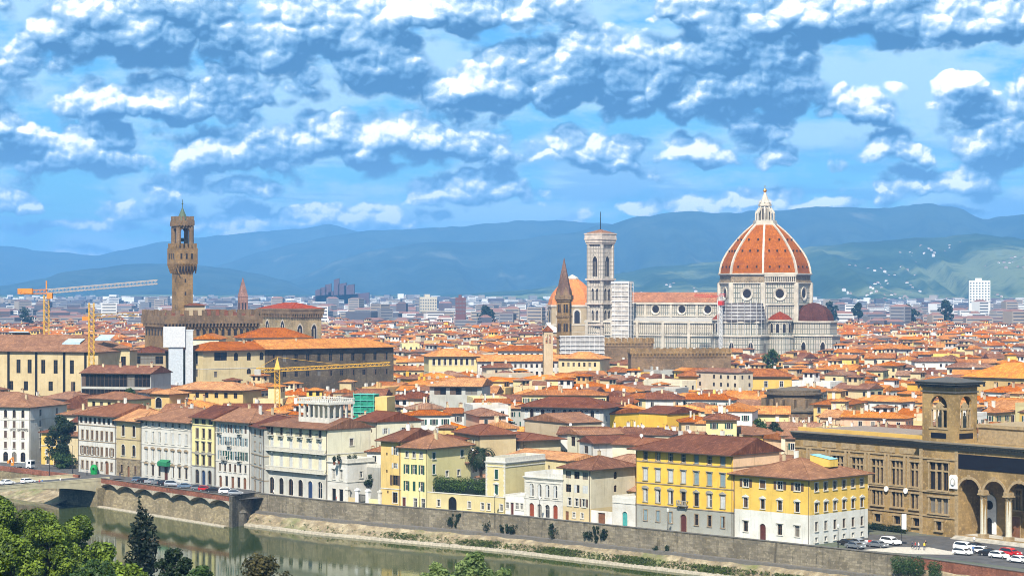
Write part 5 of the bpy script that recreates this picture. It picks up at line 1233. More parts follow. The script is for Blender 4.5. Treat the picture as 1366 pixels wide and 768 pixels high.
mb = MB(); mb.cyl(s / 2, s / 2, 1.0, .6, 75.5, 77.2, 10); mb.build('bell', MATS['bronze'], tow)
mb = MB(); mb.cyl(s / 2, s / 2, 2.9, .25, 85.2, 91.2, 8); mb.cyl(s / 2, s / 2, .22, .1, 91, 95.2, 6); mb.lathe([(.05, 92.6), (.5, 93.1), (.05, 93.6)], 8, s / 2, s / 2); mb.build('spire', plain('green_copper', (.07, .10, .06), .7), tow)
mb = MB(); mb.box(3.4, 12.2, -2.6, 3.5, 40, 46.0); rr2 = roof_mb(8.8, 6.1, 46.0, .5, .3); mb.merge(rr2, Matrix.Translation((3.4, -2.6, 0)), 1); mb.build('guard_room', [BEIGE, REDT, WOODD], pv_, (lx, ly, 0))
# the grain-hall church
oc = Vector((PX(389, 1120), 1120)); o_ = thing('church', 'square tan stone grain church with red hipped roof and white traceried windows', 'church', (oc.x, oc.y, 0), R(40))
mb = MB(); mb.box(0, 18.5, 0, 30, 0, 40.6); mb.build('wall', stone('pale_brown_ashlar', (.38, .29, .16), 1.2, .55, .8, .25), o_)
mb = MB(); mb.box(-1, 19.5, -1, 31, 40.6, 42.6); mb.box(-1.3, 19.8, -1.3, 31.3, 42.6, 43.4)
for i in range(14): mb.box(-.7 + i * 1.45, -.1 + i * 1.45, -.95, 0, 38.9, 40.59)
for i in range(22): mb.box(-.95, 0, -.6 + i * 1.45, 0 + i * 1.45, 38.9, 40.59)
mb.build('cornice', BROWND, o_); roof_mb(19, 30.6, 43.5, .6, .30, axis='y').build('roof', [tiles('red_tiles', (.40, .095, .045)), WOODD], o_)
for loc, rz in (((5, -.02, 27), 0), ((13.8, -.02, 27), 0), ((-.02, 8, 29), R(-90)), ((-.02, 22, 29), R(-90))):
    wb = MB(); T = lambda x, d, z: (x, -d, z); gothic_window(wb, 3.0, 8.2, 0, T); wb.box(-.18, .18, -.3, -.1, 0, 6.2, 0); wb.build('window', [PALEM, DARKG], o_, loc, rz)
# brick spire of the distant basilica
sp = thing('bell_tower', 'slim brick bell tower with pointed pink spire behind the medieval palace', 'bell tower', (PX(324, 1480), 1480, 0), R(25))
mb = MB(); mb.box(-2.7, 2.7, -2.7, 2.7, 0, 48); mb.build('shaft', stone('pink_brick', (.34, .18, .13), .5, .2), sp)
mb = MB(); mb.add([(-2.9, -2.9, 48), (2.9, -2.9, 48), (2.9, 2.9, 48), (-2.9, 2.9, 48), (0, 0, 61.5)], [[0, 1, 4], [1, 2, 4], [2, 3, 4], [3, 0, 4]]); mb.build('spire', MATS['pink_brick'], sp)
mb = MB()
for k in (-1, 1): mb.box(k - .5, k + .5, -2.76, -2.6, 39, 44); mb.box(-2.76, -2.6, k - .5, k + .5, 39, 44)
mb.build('window', DARKG, sp)
# abbey tower
ab = thing('bell_tower', 'brown hexagonal abbey bell tower with steep dark spire left of the marble bell tower', 'bell tower', (PX(752.5, 1050), 1050, 0), R(12))
hx6 = lambda r: octa(r, 0, 6)
mb = MB(); mb.prism(hx6(3.7), 0, 49); mb.build('shaft', BROWNS, ab)
for r, z0, z1 in ((4.1, 30.2, 30.9), (4.1, 40.0, 40.7), (4.2, 47.5, 48.4), (4.7, 48.4, 50.6)): mb = MB(); mb.prism(hx6(r), z0, z1); mb.build('cornice', BROWND, ab)
mb = MB(); mb.prism(hx6(3.9), 50.6, 68.5, scale=.02, top=False)
mb.build('spire', stone('spire_stone', (.20, .12, .09), .8, .4), ab)
mb = MB()
for i in range(6): a = R(60 * i + 30); c_, s_ = math.cos(a), math.sin(a); p = Vector((3.7 * c_, 3.7 * s_, 50.6)); mb.add([tuple(p + Vector((-s_, c_, 0)) * 1.5), tuple(p - Vector((-s_, c_, 0)) * 1.5), tuple(p + Vector((0, 0, 4.2)) - Vector((c_, s_, 0)) * .3)], [[0, 1, 2]])
mb.build('gable', BROWND, ab)
for i in range(6):
    a = R(60 * i + 30); c_, s_ = math.cos(a), math.sin(a); rr_ = 3.7 * math.cos(R(30)) + .02; T0 = lambda x, d, z: (c_ * (rr_ + d) - s_ * x, s_ * (rr_ + d) + c_ * x, z)
    for z in (33, 42.2):
        wb = MB()
        for k in (-.6, .6): wb.poly([T0(x, .04, zz) for x, zz in arch_pts(k, z, .9, 4.0)], 0)
        wb.build('window', DARKG, ab)
# second dome
dm = thing('basilica', 'tan basilica with orange ribbed dome and small white cap behind the bell towers', 'basilica', (PX(763.5, 1600), 1600, 0), R(10))
mb = MB(); mb.prism(octa(18.2), 0, 41); mb.build('drum', TAN, dm)
DP = [(0, 18.2), (4, 17.4), (8, 15.4), (12, 12.3), (16, 8.3), (19.5, 3.6)]
mb = MB()
for (h0, r0), (h1, r1) in zip(DP, DP[1:]): mb.lathe([(r0, 41.6 + h0), (r1, 41.6 + h1)], 8, ph=R(22.5))
mb.build('dome', tiles('small_dome_tiles', (.50, .125, .022), dark=.75), dm)
mb = MB(); mb.lathe([(4.6, 60.6), (4.2, 61.6), (.3, 63.8)], 8, ph=R(22.5)); mb.build('cap', PALEM, dm); mb = MB()
for r, z0, z1 in ((18.9, 40.3, 41.7), (18.6, 27, 27.8)): mb.prism(octa(r), z0, z1)
mb.build('cornice', PALEM, dm)
for i in range(8):
    a = R(45 * i); c_, s_ = math.cos(a), math.sin(a); rr_ = 18.2 * math.cos(R(22.5)) + .03; wb = MB(); T = lambda x, d, z: (c_ * (rr_ + d) - s_ * x, s_ * (rr_ + d) + c_ * x, z)
    wb.poly([T(x, .05, z) for x, z in arch_pts(0, 28.5, 6.2, 10.8)], 0); wb.poly([T(x, .1, z) for x, z in arch_pts(0, 28.5, 4.0, 9.2)], 1); wb.build('window', [PALEM, DARKG], dm)
mb = MB(); mb.box(-20, 40, -16, 10, 0, 22); mb.add([(-20, -17, 22), (40, -17, 22), (40, -3, 29), (-20, -3, 29), (40, 11, 22), (-20, 11, 22)], [[0, 1, 2, 3], [3, 2, 4, 5], [0, 3, 5], [1, 4, 2]], 1); mb.build('nave', [TAN, WHITE], dm)
# ------------------------------------------------------------------ named buildings of the middle distance
def mid(name, label, cat, pl, pr, yl, yr, D, yeave, wall, rows=(), side=None, left=None, **k):
    H = PZ(yeave, (yl + yr) / 2)
    return palazzo(name, label, cat, (PX(pl, yl), yl), (PX(pr, yr), yr), D, H, wall, [(H - r[0],) + tuple(r[1:]) for r in rows], [(H - r[0],) + tuple(r[1:]) for r in side or ()], [(H - r[0],) + tuple(r[1:]) for r in left or ()], **k)
DKST = stone('dark_brown_palace_stone', (.13, .10, .065), 1.3, .55, .7, .3)
g1, gl1 = mid('gallery', 'big cream gallery with tall narrow windows and dark drainpipes above brown roofs', 'gallery', -34, 131, 812, 796, 30, 468, CREAM,
    [(8.2, 5.0, 1.7, [.36, .45, .56, .66, .79], 'D'), (14.5, 3.4, 1.8, [.3, .42, .62, .8], 'D')], roof=dict(mat=REDT, kind='gh', pitch=.36, ov=1.0, chim=((.2, .6, 0),)))
mb = MB()
for u in (.28, .505, .73, .9): mb.box(gl1 * u - .45, gl1 * u + .45, -.25, -.003, 0, PZ(468, 800) - .3)
mb.build('drainpipe', IRON, g1)
SKYL = plain('skylight_glass', (.35, .45, .52), .25)
for u, v, w_ in ((.2, 16, 8), (.72, 8, 7), (.93, 12, 6)):
    z = PZ(468, 800) + .5 + min(v, 30 - v) * .36; sg = 1 if v < 15 else -1
    mb = MB(); mb.add([(-w_ / 2, -2, -2 * .36 * sg + .15), (w_ / 2, -2, -2 * .36 * sg + .15), (w_ / 2, 2, 2 * .36 * sg + .15), (-w_ / 2, 2, 2 * .36 * sg + .15)], [[0, 1, 2, 3]]); mb.box(-w_ / 2 - .2, w_ / 2 + .2, -2.1, -1.95, -1.2 * sg, -2 * .36 * sg + .12, 0)
    mb.build('skylight', SKYL, g1, (gl1 * u, v, z))
mid('house', 'square cream annexe with three tall dark windows right of the big cream gallery', 'house', 131.5, 173, 806, 812, 18, 464, CREAM, [(9.2, 6.0, 1.9, [.28, .52, .8], 'D')], roof=dict(mat=REDT, pitch=.28))
mid('house', 'low dark house with wide shaded loggia under brown roof beside the white lift tower', 'house', 173.5, 221, 850, 850, 14, 470, TAN, [(4.5, 3.2, 3.0, 4, 'D')], roof=dict(mat=BROWNT, pitch=.3))
mid('hall', 'long brown roofed hall with glassy front and roof vents below the big gallery', 'hall', 108, 201, 742, 735, 16, 497.5, GREY, [(4.6, 4.2, 3.0, 9, 'D', {'m': .3}), (9.6, 4.2, 3.0, 9, 'D', {'m': .3})], roof=dict(mat=DULLT, kind='gg', pitch=.26, chim=((.2, .4, 0), (.45, .4, 1), (.7, .4, 0), (.9, .4, 1))))
lt = thing('lift_tower', 'plain white boxy tower wrapped in panels below the medieval palace', 'tower', (PX(222, 846), 846, 0), R(8))
mb = MB(); mb.box(-1.2, 7.2, 0, 8, PZ(463, 846), PZ(436, 846)); mb.build('upper_box', plain('white_panel', (.47, .48, .49), .7), lt)
mb = MB(); mb.box(.8, 6.4, .6, 7, 0, PZ(463, 846)); mb.build('shaft', plain('pale_blue_panel', (.40, .44, .47), .6), lt); mb = MB(); mb.box(7.25, 10.2, 1.0, 8, 0, PZ(441, 846)); mb.box(7.2, 10.4, .9, 8.1, PZ(441, 846) + .01, PZ(440, 846)); mb.build('stair_shaft', plain('grey_panel', (.42, .44, .45), .6), lt)
OLDT = 'old palaces below the medieval tower'
mid('palace', 'cream palace with wide dark loggia and arched windows under a sweeping orange roof', 'palace', 271, 353, 848, 866, 16, 466, CREAM,
    [(4.2, 3.3, 5.8, [.28], 'D'), (4.4, 3.2, 1.9, [.53, .74, .95], 'AD'), (9.8, 2.2, 2.0, [.74], 'AD'), (10.6, 2.2, 1.4, [.2, .97], 'D')], left=[(5.6, 4.4, 1.9, [.3, .7], 'sD'), (10.5, 3, 1.6, [.3, .7], 'D')], strings=(22.5,), roof=dict(mat=ORT, ov=1.4, pitch=.33, kind='hg', chim=((.5, .7, 0), (.8, .4, 1))), group=OLDT)
mid('palace', 'long dark brown stone palace with rows of small windows under an orange roof', 'palace', 353.5, 525, 866, 902, 17, 463, DKST,
    [(5.6, 3.2, 1.6, 11, 'D'), (11.5, 2.2, 1.6, 11, 'D')], side=[(6, 3, 1.6, 3, 'D')], roof=dict(mat=ORT, ov=1.5, pitch=.36, kind='gh', chim=((.3, .4, 0), (.6, .6, 1))), group=OLDT)
mid('house', 'cream gabled block with orange roof between the white lift tower and the loggia palace', 'house', 257, 292, 892, 892, 22, 452, OFFW, [(6, 3.4, 1.6, 3, 'AD')], roof=dict(mat=ORT, kind='gg', axis='y', pitch=.33))
mid('house', 'wide orange roofed house with a strip of small attic windows behind the loggia palace', 'house', 318, 416, 952, 958, 22, 450, OFFW, [(2.4, 1.5, 1.8, 12, 'D')], roof=dict(mat=ORT, pitch=.34))
CON = 'convent wings in a row'
mid('convent', 'cream convent wing with pilasters and eight tall windows under an orange hipped roof', 'convent', 572, 637, 1000, 1004, 16, 474.5, PALEY, [(4.2, 3.0, 1.2, 8, 'sD')], roof=dict(mat=ORT, pitch=.36, ov=1.2), strings=(15.5,), group=CON)
mid('convent', 'long white convent wing with many small square windows under an orange roof', 'convent', 637.5, 766, 1000, 1006, 13, 481, WHITE, [(3.2, 1.7, 1.1, 17, 'D'), (6.8, 1.9, 1.1, 17, 'D')], roof=dict(mat=ORT, pitch=.36, kind='gg', ov=1.0), group=CON)
mid('house', 'upper white storey with three windows rising behind the long convent wing', 'house', 664, 724, 1022, 1022, 12, 467.5, WHITE, [(3.0, 1.7, 1.2, 7, 'D')], roof=dict(mat=ORT, pitch=.34))
mid('convent', 'ochre cream wing with square windows closing the convent row', 'convent', 745, 800, 985, 978, 14, 478, CREAM, [(3.6, 1.8, 1.1, 7, 'D')], roof=dict(mat=ORT, pitch=.36), group=CON)
mid('hall', 'long yellow hall with seven plain windows under a rosy orange roof', 'hall', 905, 1056, 948, 942, 15, 501, YEL, [(4.6, 2.4, 1.5, 7, 's')], roof=dict(mat=ROST, pitch=.36, ov=1.2, chim=((.3, .5, 0), (.6, .4, 1), (.85, .6, 2))))
mid('palace', 'dark red roofed palace with a row of white arched and dark windows', 'palace', 695, 805, 733, 722, 15, 541.5, GREY,
    [(4.2, 3.2, 1.3, 14, 'AsD', {'at': {0: 'Asc', 2: 'Asc', 4: 'Asc', 6: 'Asc', 9: 'Asc', 11: 'Asc', 13: 'Asc'}, 'sh': SHW}), (8.6, 2.6, 1.3, 14, 'sD')], roof=dict(mat=REDT, ov=1.6, pitch=.33), side=[(5, 2, 1.2, 3, 's')])
mid('house', 'blank golden yellow party wall next to the dark red roofed palace', 'house', 806, 876, 726, 744, 12, 551, GOLD, [(5.5, 1.2, .8, [.85], 'D')], roof=dict(mat=ROST, kind='gg', axis='y', pitch=.12, ov=.3))
mid('house', 'smaller golden yellow gable wall with a single tiny window', 'house', 890, 935, 700, 712, 12, 551, GOLD, [(2.8, 1.0, .9, [.42], 'D')], roof=dict(mat=REDT, kind='gg', axis='y', pitch=.22, ov=.3))
mid('house', 'bright yellow house with brown tiled roof right of the library bell tower', 'house', 1302, 1374, 722, 706, 13, 545, GOLD, [(4.2, 2.4, 1.3, 5, 'sD')], roof=dict(mat=ROST, ov=1.0, pitch=.36, chim=((.7, .7, 0),)))
mid('church', 'church with broad bright orange roof seen far behind the library bell tower', 'church', 1285, 1392, 905, 880, 26, 503, OCHRE, [(4, 2, 1.2, 6, 'D')], roof=dict(mat=BRIGHTT, pitch=.42, ov=1.0))
mid('house', 'ochre house with one big arched window and flat loggia roof', 'house', 200, 226, 728, 724, 10, 525, OCHRE, [(4.6, 3.4, 2.6, [.45], 'AsD')], roof=dict(mat=ROST, pitch=.25))
mid('house', 'white loggia house with three slim cream arches beside the ochre arched house', 'house', 184, 199.5, 734, 728, 9, 523, WHITE, [(5.2, 4.2, .9, 3, 'AD', {'m': .3})], roof=dict(mat=REDT, pitch=.25))
mid('house', 'grey fronted house with dark attic band and white left end', 'house', 573, 643, 762, 758, 13, 514, GREY, [(3.2, 2.4, 4.2, 3, 'D')], roof=dict(mat=ROST, ov=1.3, pitch=.33, kind='hg'))
mid('house', 'tall pale house with drainpipe and shuttered windows between loggia palace and ochre house', 'house', 473, 503, 636, 626, 15, 561, OFFW, [(3.4, 1.7, 1.4, [.35], 'o'), (8.0, 1.8, 1.2, [.35], 's'), (3.2, 1.0, .7, [.75], 'D')], side=[(3.5, 1.6, 1.2, [.2, .6], 'o')], roof=dict(mat=REDT, kind='gg', axis='x', pitch=.3), shut=SHW)
mid('house', 'cream house with red pyramid roof and tiny window behind the palm', 'house', 607, 640, 606, 592, 11, 577, CREAM, [(3.0, 1.3, 1.1, [.75], 's')], roof=dict(mat=REDT, pitch=.36))
mid('house', 'beige house with two shuttered windows on a red canopied terrace right of the palm', 'house', 650, 699, 612, 596, 12, 584, BEIGE, [(4.0, 2.1, 1.2, [.3, .62, .85], 'sH')], shut=SHW, roof=dict(mat=REDT, pitch=.2, ov=1.4))
mid('house', 'house with large blank beige side wall and two small windows above the white palazzo', 'house', 700, 757, 640, 622, 12, 562, BEIGE, [(6.0, 1.4, 1.1, [.55, .8], 's')], roof=dict(mat=REDT, kind='gg', axis='y', pitch=.2, ov=.4))
mid('house', 'long low cream warehouse wall directly behind the little white palazzo', 'house', 676, 757, 566, 545, 12, 611, CREAM, [(2.4, 1.0, .8, [.3, .7], 'D')], roof=dict(mat=ROST, kind='gg', pitch=.22, ov=.3))
mid('house', 'narrow white tower house with dark loggia under an overhanging red roof', 'house', 757, 772, 596, 590, 13, 578, OFFW, [(3.4, 2.6, 2.4, [.5], 'D')], roof=dict(mat=REDT, kind='gg', axis='y', ov=1.3, pitch=.28))
mid('house', 'white house with barred attic opening and long brown lean-to roof', 'house', 773, 791, 582, 574, 16, 589, WHITE, [(3.0, 2.0, 2.6, [.5], 'D'), (7.4, 2.0, 1.4, [.4], 'AD')], roof=dict(mat=BROWNT, kind='gg', axis='y', ov=1.0, pitch=.3))
mid('house', 'stepped white terrace house with awning between banded cream house and yellow palace', 'house', 811, 839, 585, 572, 10, 590, WHITE, [(3.6, 2.2, 4.0, [.5], 'D'), (7.2, 1.6, 1.2, [.3, .7], 'D')], roof=dict(kind='flat', par=.6))
mid('house', 'peach coloured house with two small windows behind the yellow palaces', 'house', 1007, 1071, 640, 618, 12, 587, PEACH, [(4.6, 1.5, .9, [.68, .9], 'D')], roof=dict(mat=ROST, kind='gg', axis='y', pitch=.16, ov=.3))
mid('house', 'yellow walled house with stepped gable behind the right end of big yellow palace', 'house', 950, 1004, 652, 634, 12, 577, YEL, [(3.2, 1.5, 1.0, [.3, .7], 'D')], roof=dict(mat=REDT, pitch=.25, ov=.8))
mid('house', 'white walled house with brown hipped roof behind the white hotel', 'house', 57, 96, 728, 718, 12, 531, WHITE, [(3.4, 1.5, 1.1, 2, 's')], roof=dict(mat=DULLT, pitch=.3))
mid('house', 'yellow house with dark windows and brown roof left of the roof tree', 'house', 117, 164, 700, 690, 12, 531.5, PALEY, [(3.0, 2.0, 1.5, 4, 'D')], roof=dict(mat=REDT, pitch=.3))
mid('house', 'wide ochre house with dark attic windows behind the palace with green awning', 'house', 228, 324, 770, 760, 14, 519, OCHRE, [(3.0, 1.9, 1.4, 7, 'D')], roof=dict(mat=ROST, pitch=.3, ov=1.2))
# brick rotunda
rt = thing('rotunda', 'round brown brick apse with buttresses standing behind the library', 'church', (PX(1059, 765), 765, 0), R(-30))
ROTB = stone('rotunda_brick', (.21, .145, .085), .8, .3, .8, .3)
mb = MB(); mb.cyl(0, 0, 9.4, 9.4, 0, 17.4, 16); mb.cyl(0, 0, 12.2, 12.2, 0, 11.5, 16)
for i in range(16):
    a = R(22.5 * i); mb.bar((10.4 * math.cos(a), 10.4 * math.sin(a), 0), (10.4 * math.cos(a), 10.4 * math.sin(a), 15.6), 1.1, 0, 2.2)
mb.build('wall', ROTB, rt)
mb = MB(); mb.lathe([(9.4, 16.6), (10.3, 17.0), (10.3, 17.6), (9.6, 17.7)], 16); mb.lathe([(12.2, 11.0), (12.8, 11.3), (12.8, 11.8), (9.3, 13.3)], 16); mb.cyl(0, 0, 9.3, 9.3, 17.6, 18.6, 16); mb.cyl(0, 0, 8.8, .5, 18.6, 19.6, 16); mb.build('cornice', plain('rotunda_trim', (.11, .082, .053), .9, var=.3), rt)
for i in range(8):
    a = R(45 * i + 11); o = inst(cached('pvw2', lambda: (lambda b: (b.xz(arch_pts(0, 0, 1.5, 2.6), -.05, 0, 0), b.mesh('window', DARKG))[1])(MB())), 'window', rt, (12.1 * math.cos(a), 12.1 * math.sin(a), 7.5), a + R(90))
mb = MB(); mb.cyl(13.5, 3, 4.2, 4.2, 0, 13.4, 12); mb.cyl(13.5, 3, 4.8, 4.8, 13.0, 13.8, 12); mb.cyl(13.5, 3, 4.6, .3, 13.8, 15.2, 12); mb.build('turret', ROTB, rt)
# crenellated fortress walls in front of the cathedral
for lab, x0, x1, Y, y_t, y_b in (('brown crenellated stone wall below the scaffold tower', 806, 872, 1085, 451, 458), ('long brown crenellated wall with arcaded corbels below the cathedral nave', 842, 976, 1010, 465, 472)):
    t = thing('fortress_wall', lab, 'wall', (PX(x0, Y), Y, 0), R(3)); Lw = PX(x1, Y) - PX(x0, Y); zt = PZ(y_b, Y); mb = MB(); mb.box(0, Lw, 0, 14, 0, zt); mb.build('wall', BROWND, t)
    mb = MB(); mb.box(-.5, Lw + .5, -.5, 14.5, zt, zt + .7); crenels(mb, rect(0, Lw, 0, 14), zt + .7, PZ(y_t, Y), 1.7, 1.3)
    for i in range(int(Lw / 1.6)): mb.box(.2 + i * 1.6, .9 + i * 1.6, -.5, 0, zt - 1.4, zt)
    mb.build('battlement', BROWNS, t)
st = thing('scaffolding', 'low wide grey scaffolded building at the foot of the abbey bell tower', 'scaffolding', (PX(748, 1040), 1040, 0), R(3)); Lw = PX(806, 1040) - PX(748, 1040)
mb = MB(); mb.box(0, Lw, 0, 12, 0, PZ(449, 1040)); mb.build('netting', SCG, st); mb = MB()
for z in range(5): mb.box(-.3, Lw + .3, -.5, 12.5, PZ(449, 1040) - z * 2.0, PZ(449, 1040) - z * 2.0 + .3)
for i in range(10): mb.bar((Lw * i / 9, -.45, 0), (Lw * i / 9, -.45, PZ(447, 1040)), .14)
mb.build('frame', SCW, st)
bg_ = thing('bell_gable', 'small cream bell gable with two arches and a red cap left of the abbey tower', 'bell tower', (PX(725.5, 930), 930, 0), R(8))
mb = MB(); wall_grid(mb, 3.9, PZ(442, 930), [(1.2, PZ(458, 930), .9, 4, True), (2.7, PZ(458, 930), .9, 4, True)], lambda x, d, z: (x, d, z), dep=1.2); mb.box(0, 3.9, 1.2, 3.4, 0, PZ(459, 930)); mb.box(0, .4, 1.2, 3.4, 0, PZ(442, 930)); mb.box(3.5, 3.9, 1.2, 3.4, 0, PZ(442, 930)); mb.build('wall', BEIGE, bg_)
mb = MB(); z = PZ(442, 930); mb.add([(-.4, -.4, z), (4.3, -.4, z), (4.3, 3.8, z), (-.4, 3.8, z), (1.95, 1.7, z + 2.6)], [[0, 1, 4], [1, 2, 4], [2, 3, 4], [3, 0, 4]]); mb.build('roof', REDT, bg_)
# green netted scaffold
gs = thing('scaffolding', 'house corner wrapped in bright green scaffold netting', 'scaffolding', (PX(472, 700), 700, 0), R(-14)); 
mb = MB(); mb.box(0, 6.8, 0, 5, 0, PZ(526, 700)); mb.build('netting', plain('green_net', (.015, .19, .12), .8, var=.4, scale=.8), gs); mb = MB()
for i in range(5): mb.box(-.2, 7, -.35, 5.2, PZ(526, 700) - i * 1.9, PZ(526, 700) - i * 1.9 + .18)
for i in range(4): mb.bar((6.8 * i / 3, -.3, 0), (6.8 * i / 3, -.3, PZ(523, 700)), .12)
mb.build('pole', plain('green_pole', (.10, .42, .34), .6), gs); mb = MB(); mb.box(6.9, 11, .3, 9, 0, PZ(529, 700)); mb.build('wall', OCHRE, gs)

# ------------------------------------------------------------------ the rest of the old town
def footprints():
    out = []
    for o in col.objects:
        if o.parent is None and o.get('category') and o.get('category') not in ('wall', 'bridge', 'bank', 'buttress'):
            pts = []
            for c in o.children:
                if c.type != 'MESH': continue
                ca, sa = math.cos(c.rotation_euler.z), math.sin(c.rotation_euler.z)
                for b in c.bound_box: pts.append((c.location.x + b[0] * ca - b[1] * sa, c.location.y + b[0] * sa + b[1] * ca))
            if pts:
                xs_, ys_ = [p[0] for p in pts], [p[1] for p in pts]; out.append((o.location.x, o.location.y, o.rotation_euler.z, min(xs_), max(xs_), min(ys_), max(ys_)))
    return out
FP = footprints()
def blocked(x, y, r):
    for (ox, oy, rz, x0, x1, y0, y1) in FP:
        dx, dy = x - ox, y - oy; ca, sa = math.cos(rz), math.sin(rz); u, v = dx * ca + dy * sa, -dx * sa + dy * ca
        if x0 - r < u < x1 + r and y0 - r < v < y1 + r: return True
    return False
QALL = lft + [CORN] + QR[1:] + [QFAR]
def behind_quay(x, y):
    best = None; p = Vector((x, y))
    for a, b in zip(QALL, QALL[1:]):
        d = b - a; t = max(0, min(1, (p - a).dot(d) / d.length_squared)); q2 = a + d * t; ds = (p - q2).length
        n = Vector((-d.y, d.x)).normalized(); s = ds if (p - q2).dot(n) > 0 else -ds
        if best is None or abs(s) < abs(best): best = s
    return best
# rows of the picture that must stay clear in front of a landmark: columns, nearer than, lowest row a roof may reach
CLEAR = [(-40, 132, 795, 506), (105, 205, 730, 512), (130, 260, 840, 484), (186, 262, 1000, 452), (250, 530, 845, 492), (250, 430, 940, 452), (255, 430, 1110, 446), (568, 800, 972, 494), (738, 770, 1030, 449), (745, 850, 1320, 448),
         (840, 980, 1000, 479), (840, 1115, 1280, 449), (690, 812, 716, 568), (800, 880, 716, 569), (884, 940, 690, 574), (900, 1060, 935, 520), (1012, 1108, 745, 562), (1296, 1380, 700, 564), (1280, 1380, 870, 506), (182, 230, 715, 547), (226, 328, 750, 533),
         (568, 648, 745, 543), (466, 520, 690, 554), (470, 506, 615, 600), (725, 742, 925, 455), (1060, 1240, 640, 566), (360, 380, 690, 534), (700, 762, 632, 606), (757, 850, 572, 620), (600, 702, 588, 602), (1000, 1075, 622, 606), (940, 1006, 636, 600), (640, 860, 560, 622)]
def ylim(px, Y):
    return max([yl for a, b, ym, yl in CLEAR if a <= px <= b and Y < ym] or [419])
hw = random.Random(11)
SLOTS = []
cells = {}
def try_slot(x, y, L, D):
    r = .37 * (L + D) / 2 + 1.2
    if abs(x) > .2339 * y + 26 or behind_quay(x, y) < 22 + D * .3: return False
    if blocked(x, y, min(L, D) * .36): return False
    k = (int(x // 24), int(y // 24))
    for i in (-1, 0, 1):
        for j in (-1, 0, 1):
            for (u, v, s) in cells.get((k[0] + i, k[1] + j), ()):
                if (u - x) ** 2 + (v - y) ** 2 < (r + s) ** 2: return False
    cells.setdefault(k, []).append((x, y, r)); return True
y = 520.0
while y < 2350:
    sp_ = 9.0 if y < 900 else 11.0 + (y - 900) * .004
    x = -.2339 * y - 26
    while x < .2339 * y + 26:
        gx, gy = x + hw.uniform(-3, 3), y + hw.uniform(-3, 3)
        L, D = hw.uniform(9, 21), hw.uniform(8, 12.5)
        if hw.random() < .10: L *= 1.45
        if try_slot(gx, gy, L, D):
            zone = math.sin(gx * .011 + 1.7) * math.cos(gy * .009); th = R(-38 + 48 * zone + (90 if hw.random() < .4 else 0) + hw.uniform(-5, 5))
            SLOTS.append((gx, gy, L, D, th))
        x += sp_
    y += sp_
def pick(r, table):
    t = r.random() * sum(w for _, w in table)
    for k, w in table:
        t -= w
        if t <= 0: return k
    return table[-1][0]
WT = [('cream', 24), ('ivory', 17), ('white', 17), ('ochre', 9), ('yellow', 7), ('beige', 11), ('pale yellow', 12), ('peach', 3), ('grey', 5), ('tan', 3), ('golden', 2)]
RT = [('orange', 33), ('rosy', 22), ('dull brown', 20), ('bright orange', 11), ('red-brown', 14)]
RT_DARK = [('red-brown', 48), ('dark brown', 26), ('dull brown', 12), ('rosy', 9), ('orange', 5)]
CHM = [chimney_mesh(i) for i in range(3)]
def flat_win(kind):
    def make():
        b = MB(); w, h = {0: (1.05, 1.65), 1: (1.0, 1.6), 2: (1.0, 1.6), 3: (.8, .9), 4: (2.9, 1.9)}[kind]
        b.poly([(-w / 2, -.03, 0), (w / 2, -.03, 0), (w / 2, -.03, h), (-w / 2, -.03, h)], 0)
        b.box(-w / 2 - .14, -w / 2, -.09, 0, -.1, h + .1, 1); b.box(w / 2, w / 2 + .14, -.09, 0, -.1, h + .1, 1); b.box(-w / 2, w / 2, -.09, 0, h, h + .12, 1); b.box(-w / 2 - .2, w / 2 + .2, -.16, 0, -.14, 0, 1); b.box(-.03, .03, -.05, -.02, 0, h, 1)
        if kind in (1, 2):
            for k in (-1, 1): b.box(k * (w * .75 + .15) - w * .25, k * (w * .75 + .15) + w * .25, -.1, -.002, 0, h, 2)
        return b.mesh('window', [GLASS, TRIM if kind != 3 else BTRIM, SHB if kind == 1 else SHG])
    return cached(('fw', kind), make)
def house_plan(s, r):
    """decide one house: sizes, colours, roof form and what stands on it"""
    x, y, L, D, th = s; px, _ = to_px((x, y, 0)); lim = ylim(px, y)
    dark = (px < 235 and y < 860) or y < 612
    H = r.uniform(10.5, 16.5) if y < 900 else r.uniform(10, 18.5); pitch = r.uniform(.26, .38)
    kinds = ['hh', 'hh', 'gg', 'gg', 'hg', 'gh']; kind = r.choice(kinds); ax = 'x' if L >= D else 'y'
    rise = (min(L, D) / 2) * pitch + .4
    ytop = 384 + (CAMZ - H - rise) / y * F
    if ytop < lim:
        H = CAMZ - rise - (lim - 384) * y / F
        if H < 5: return None
        if H > 16: H = 16
    alt = r.random() < .28 and ytop - 4.2 * F / y > lim and L > 12
    return dict(x=x, y=y, L=L, D=D, th=th, H=H, px=px, pitch=pitch, kind=kind, ax=ax, wall=pick(r, WT), roof=pick(r, RT_DARK if dark else RT), alt=alt, ov=r.uniform(.5, 1.0),
                chim=[(r.uniform(.15, .85), r.uniform(.2, .8), r.randrange(3)) for _ in range(r.choice((0, 1, 1, 2, 2, 3)))], lean=r.random() < .3, flat=r.random() < .10, wk=r.choice((0, 0, 1, 2, 2)), seed=r.random(), wn=r.random())
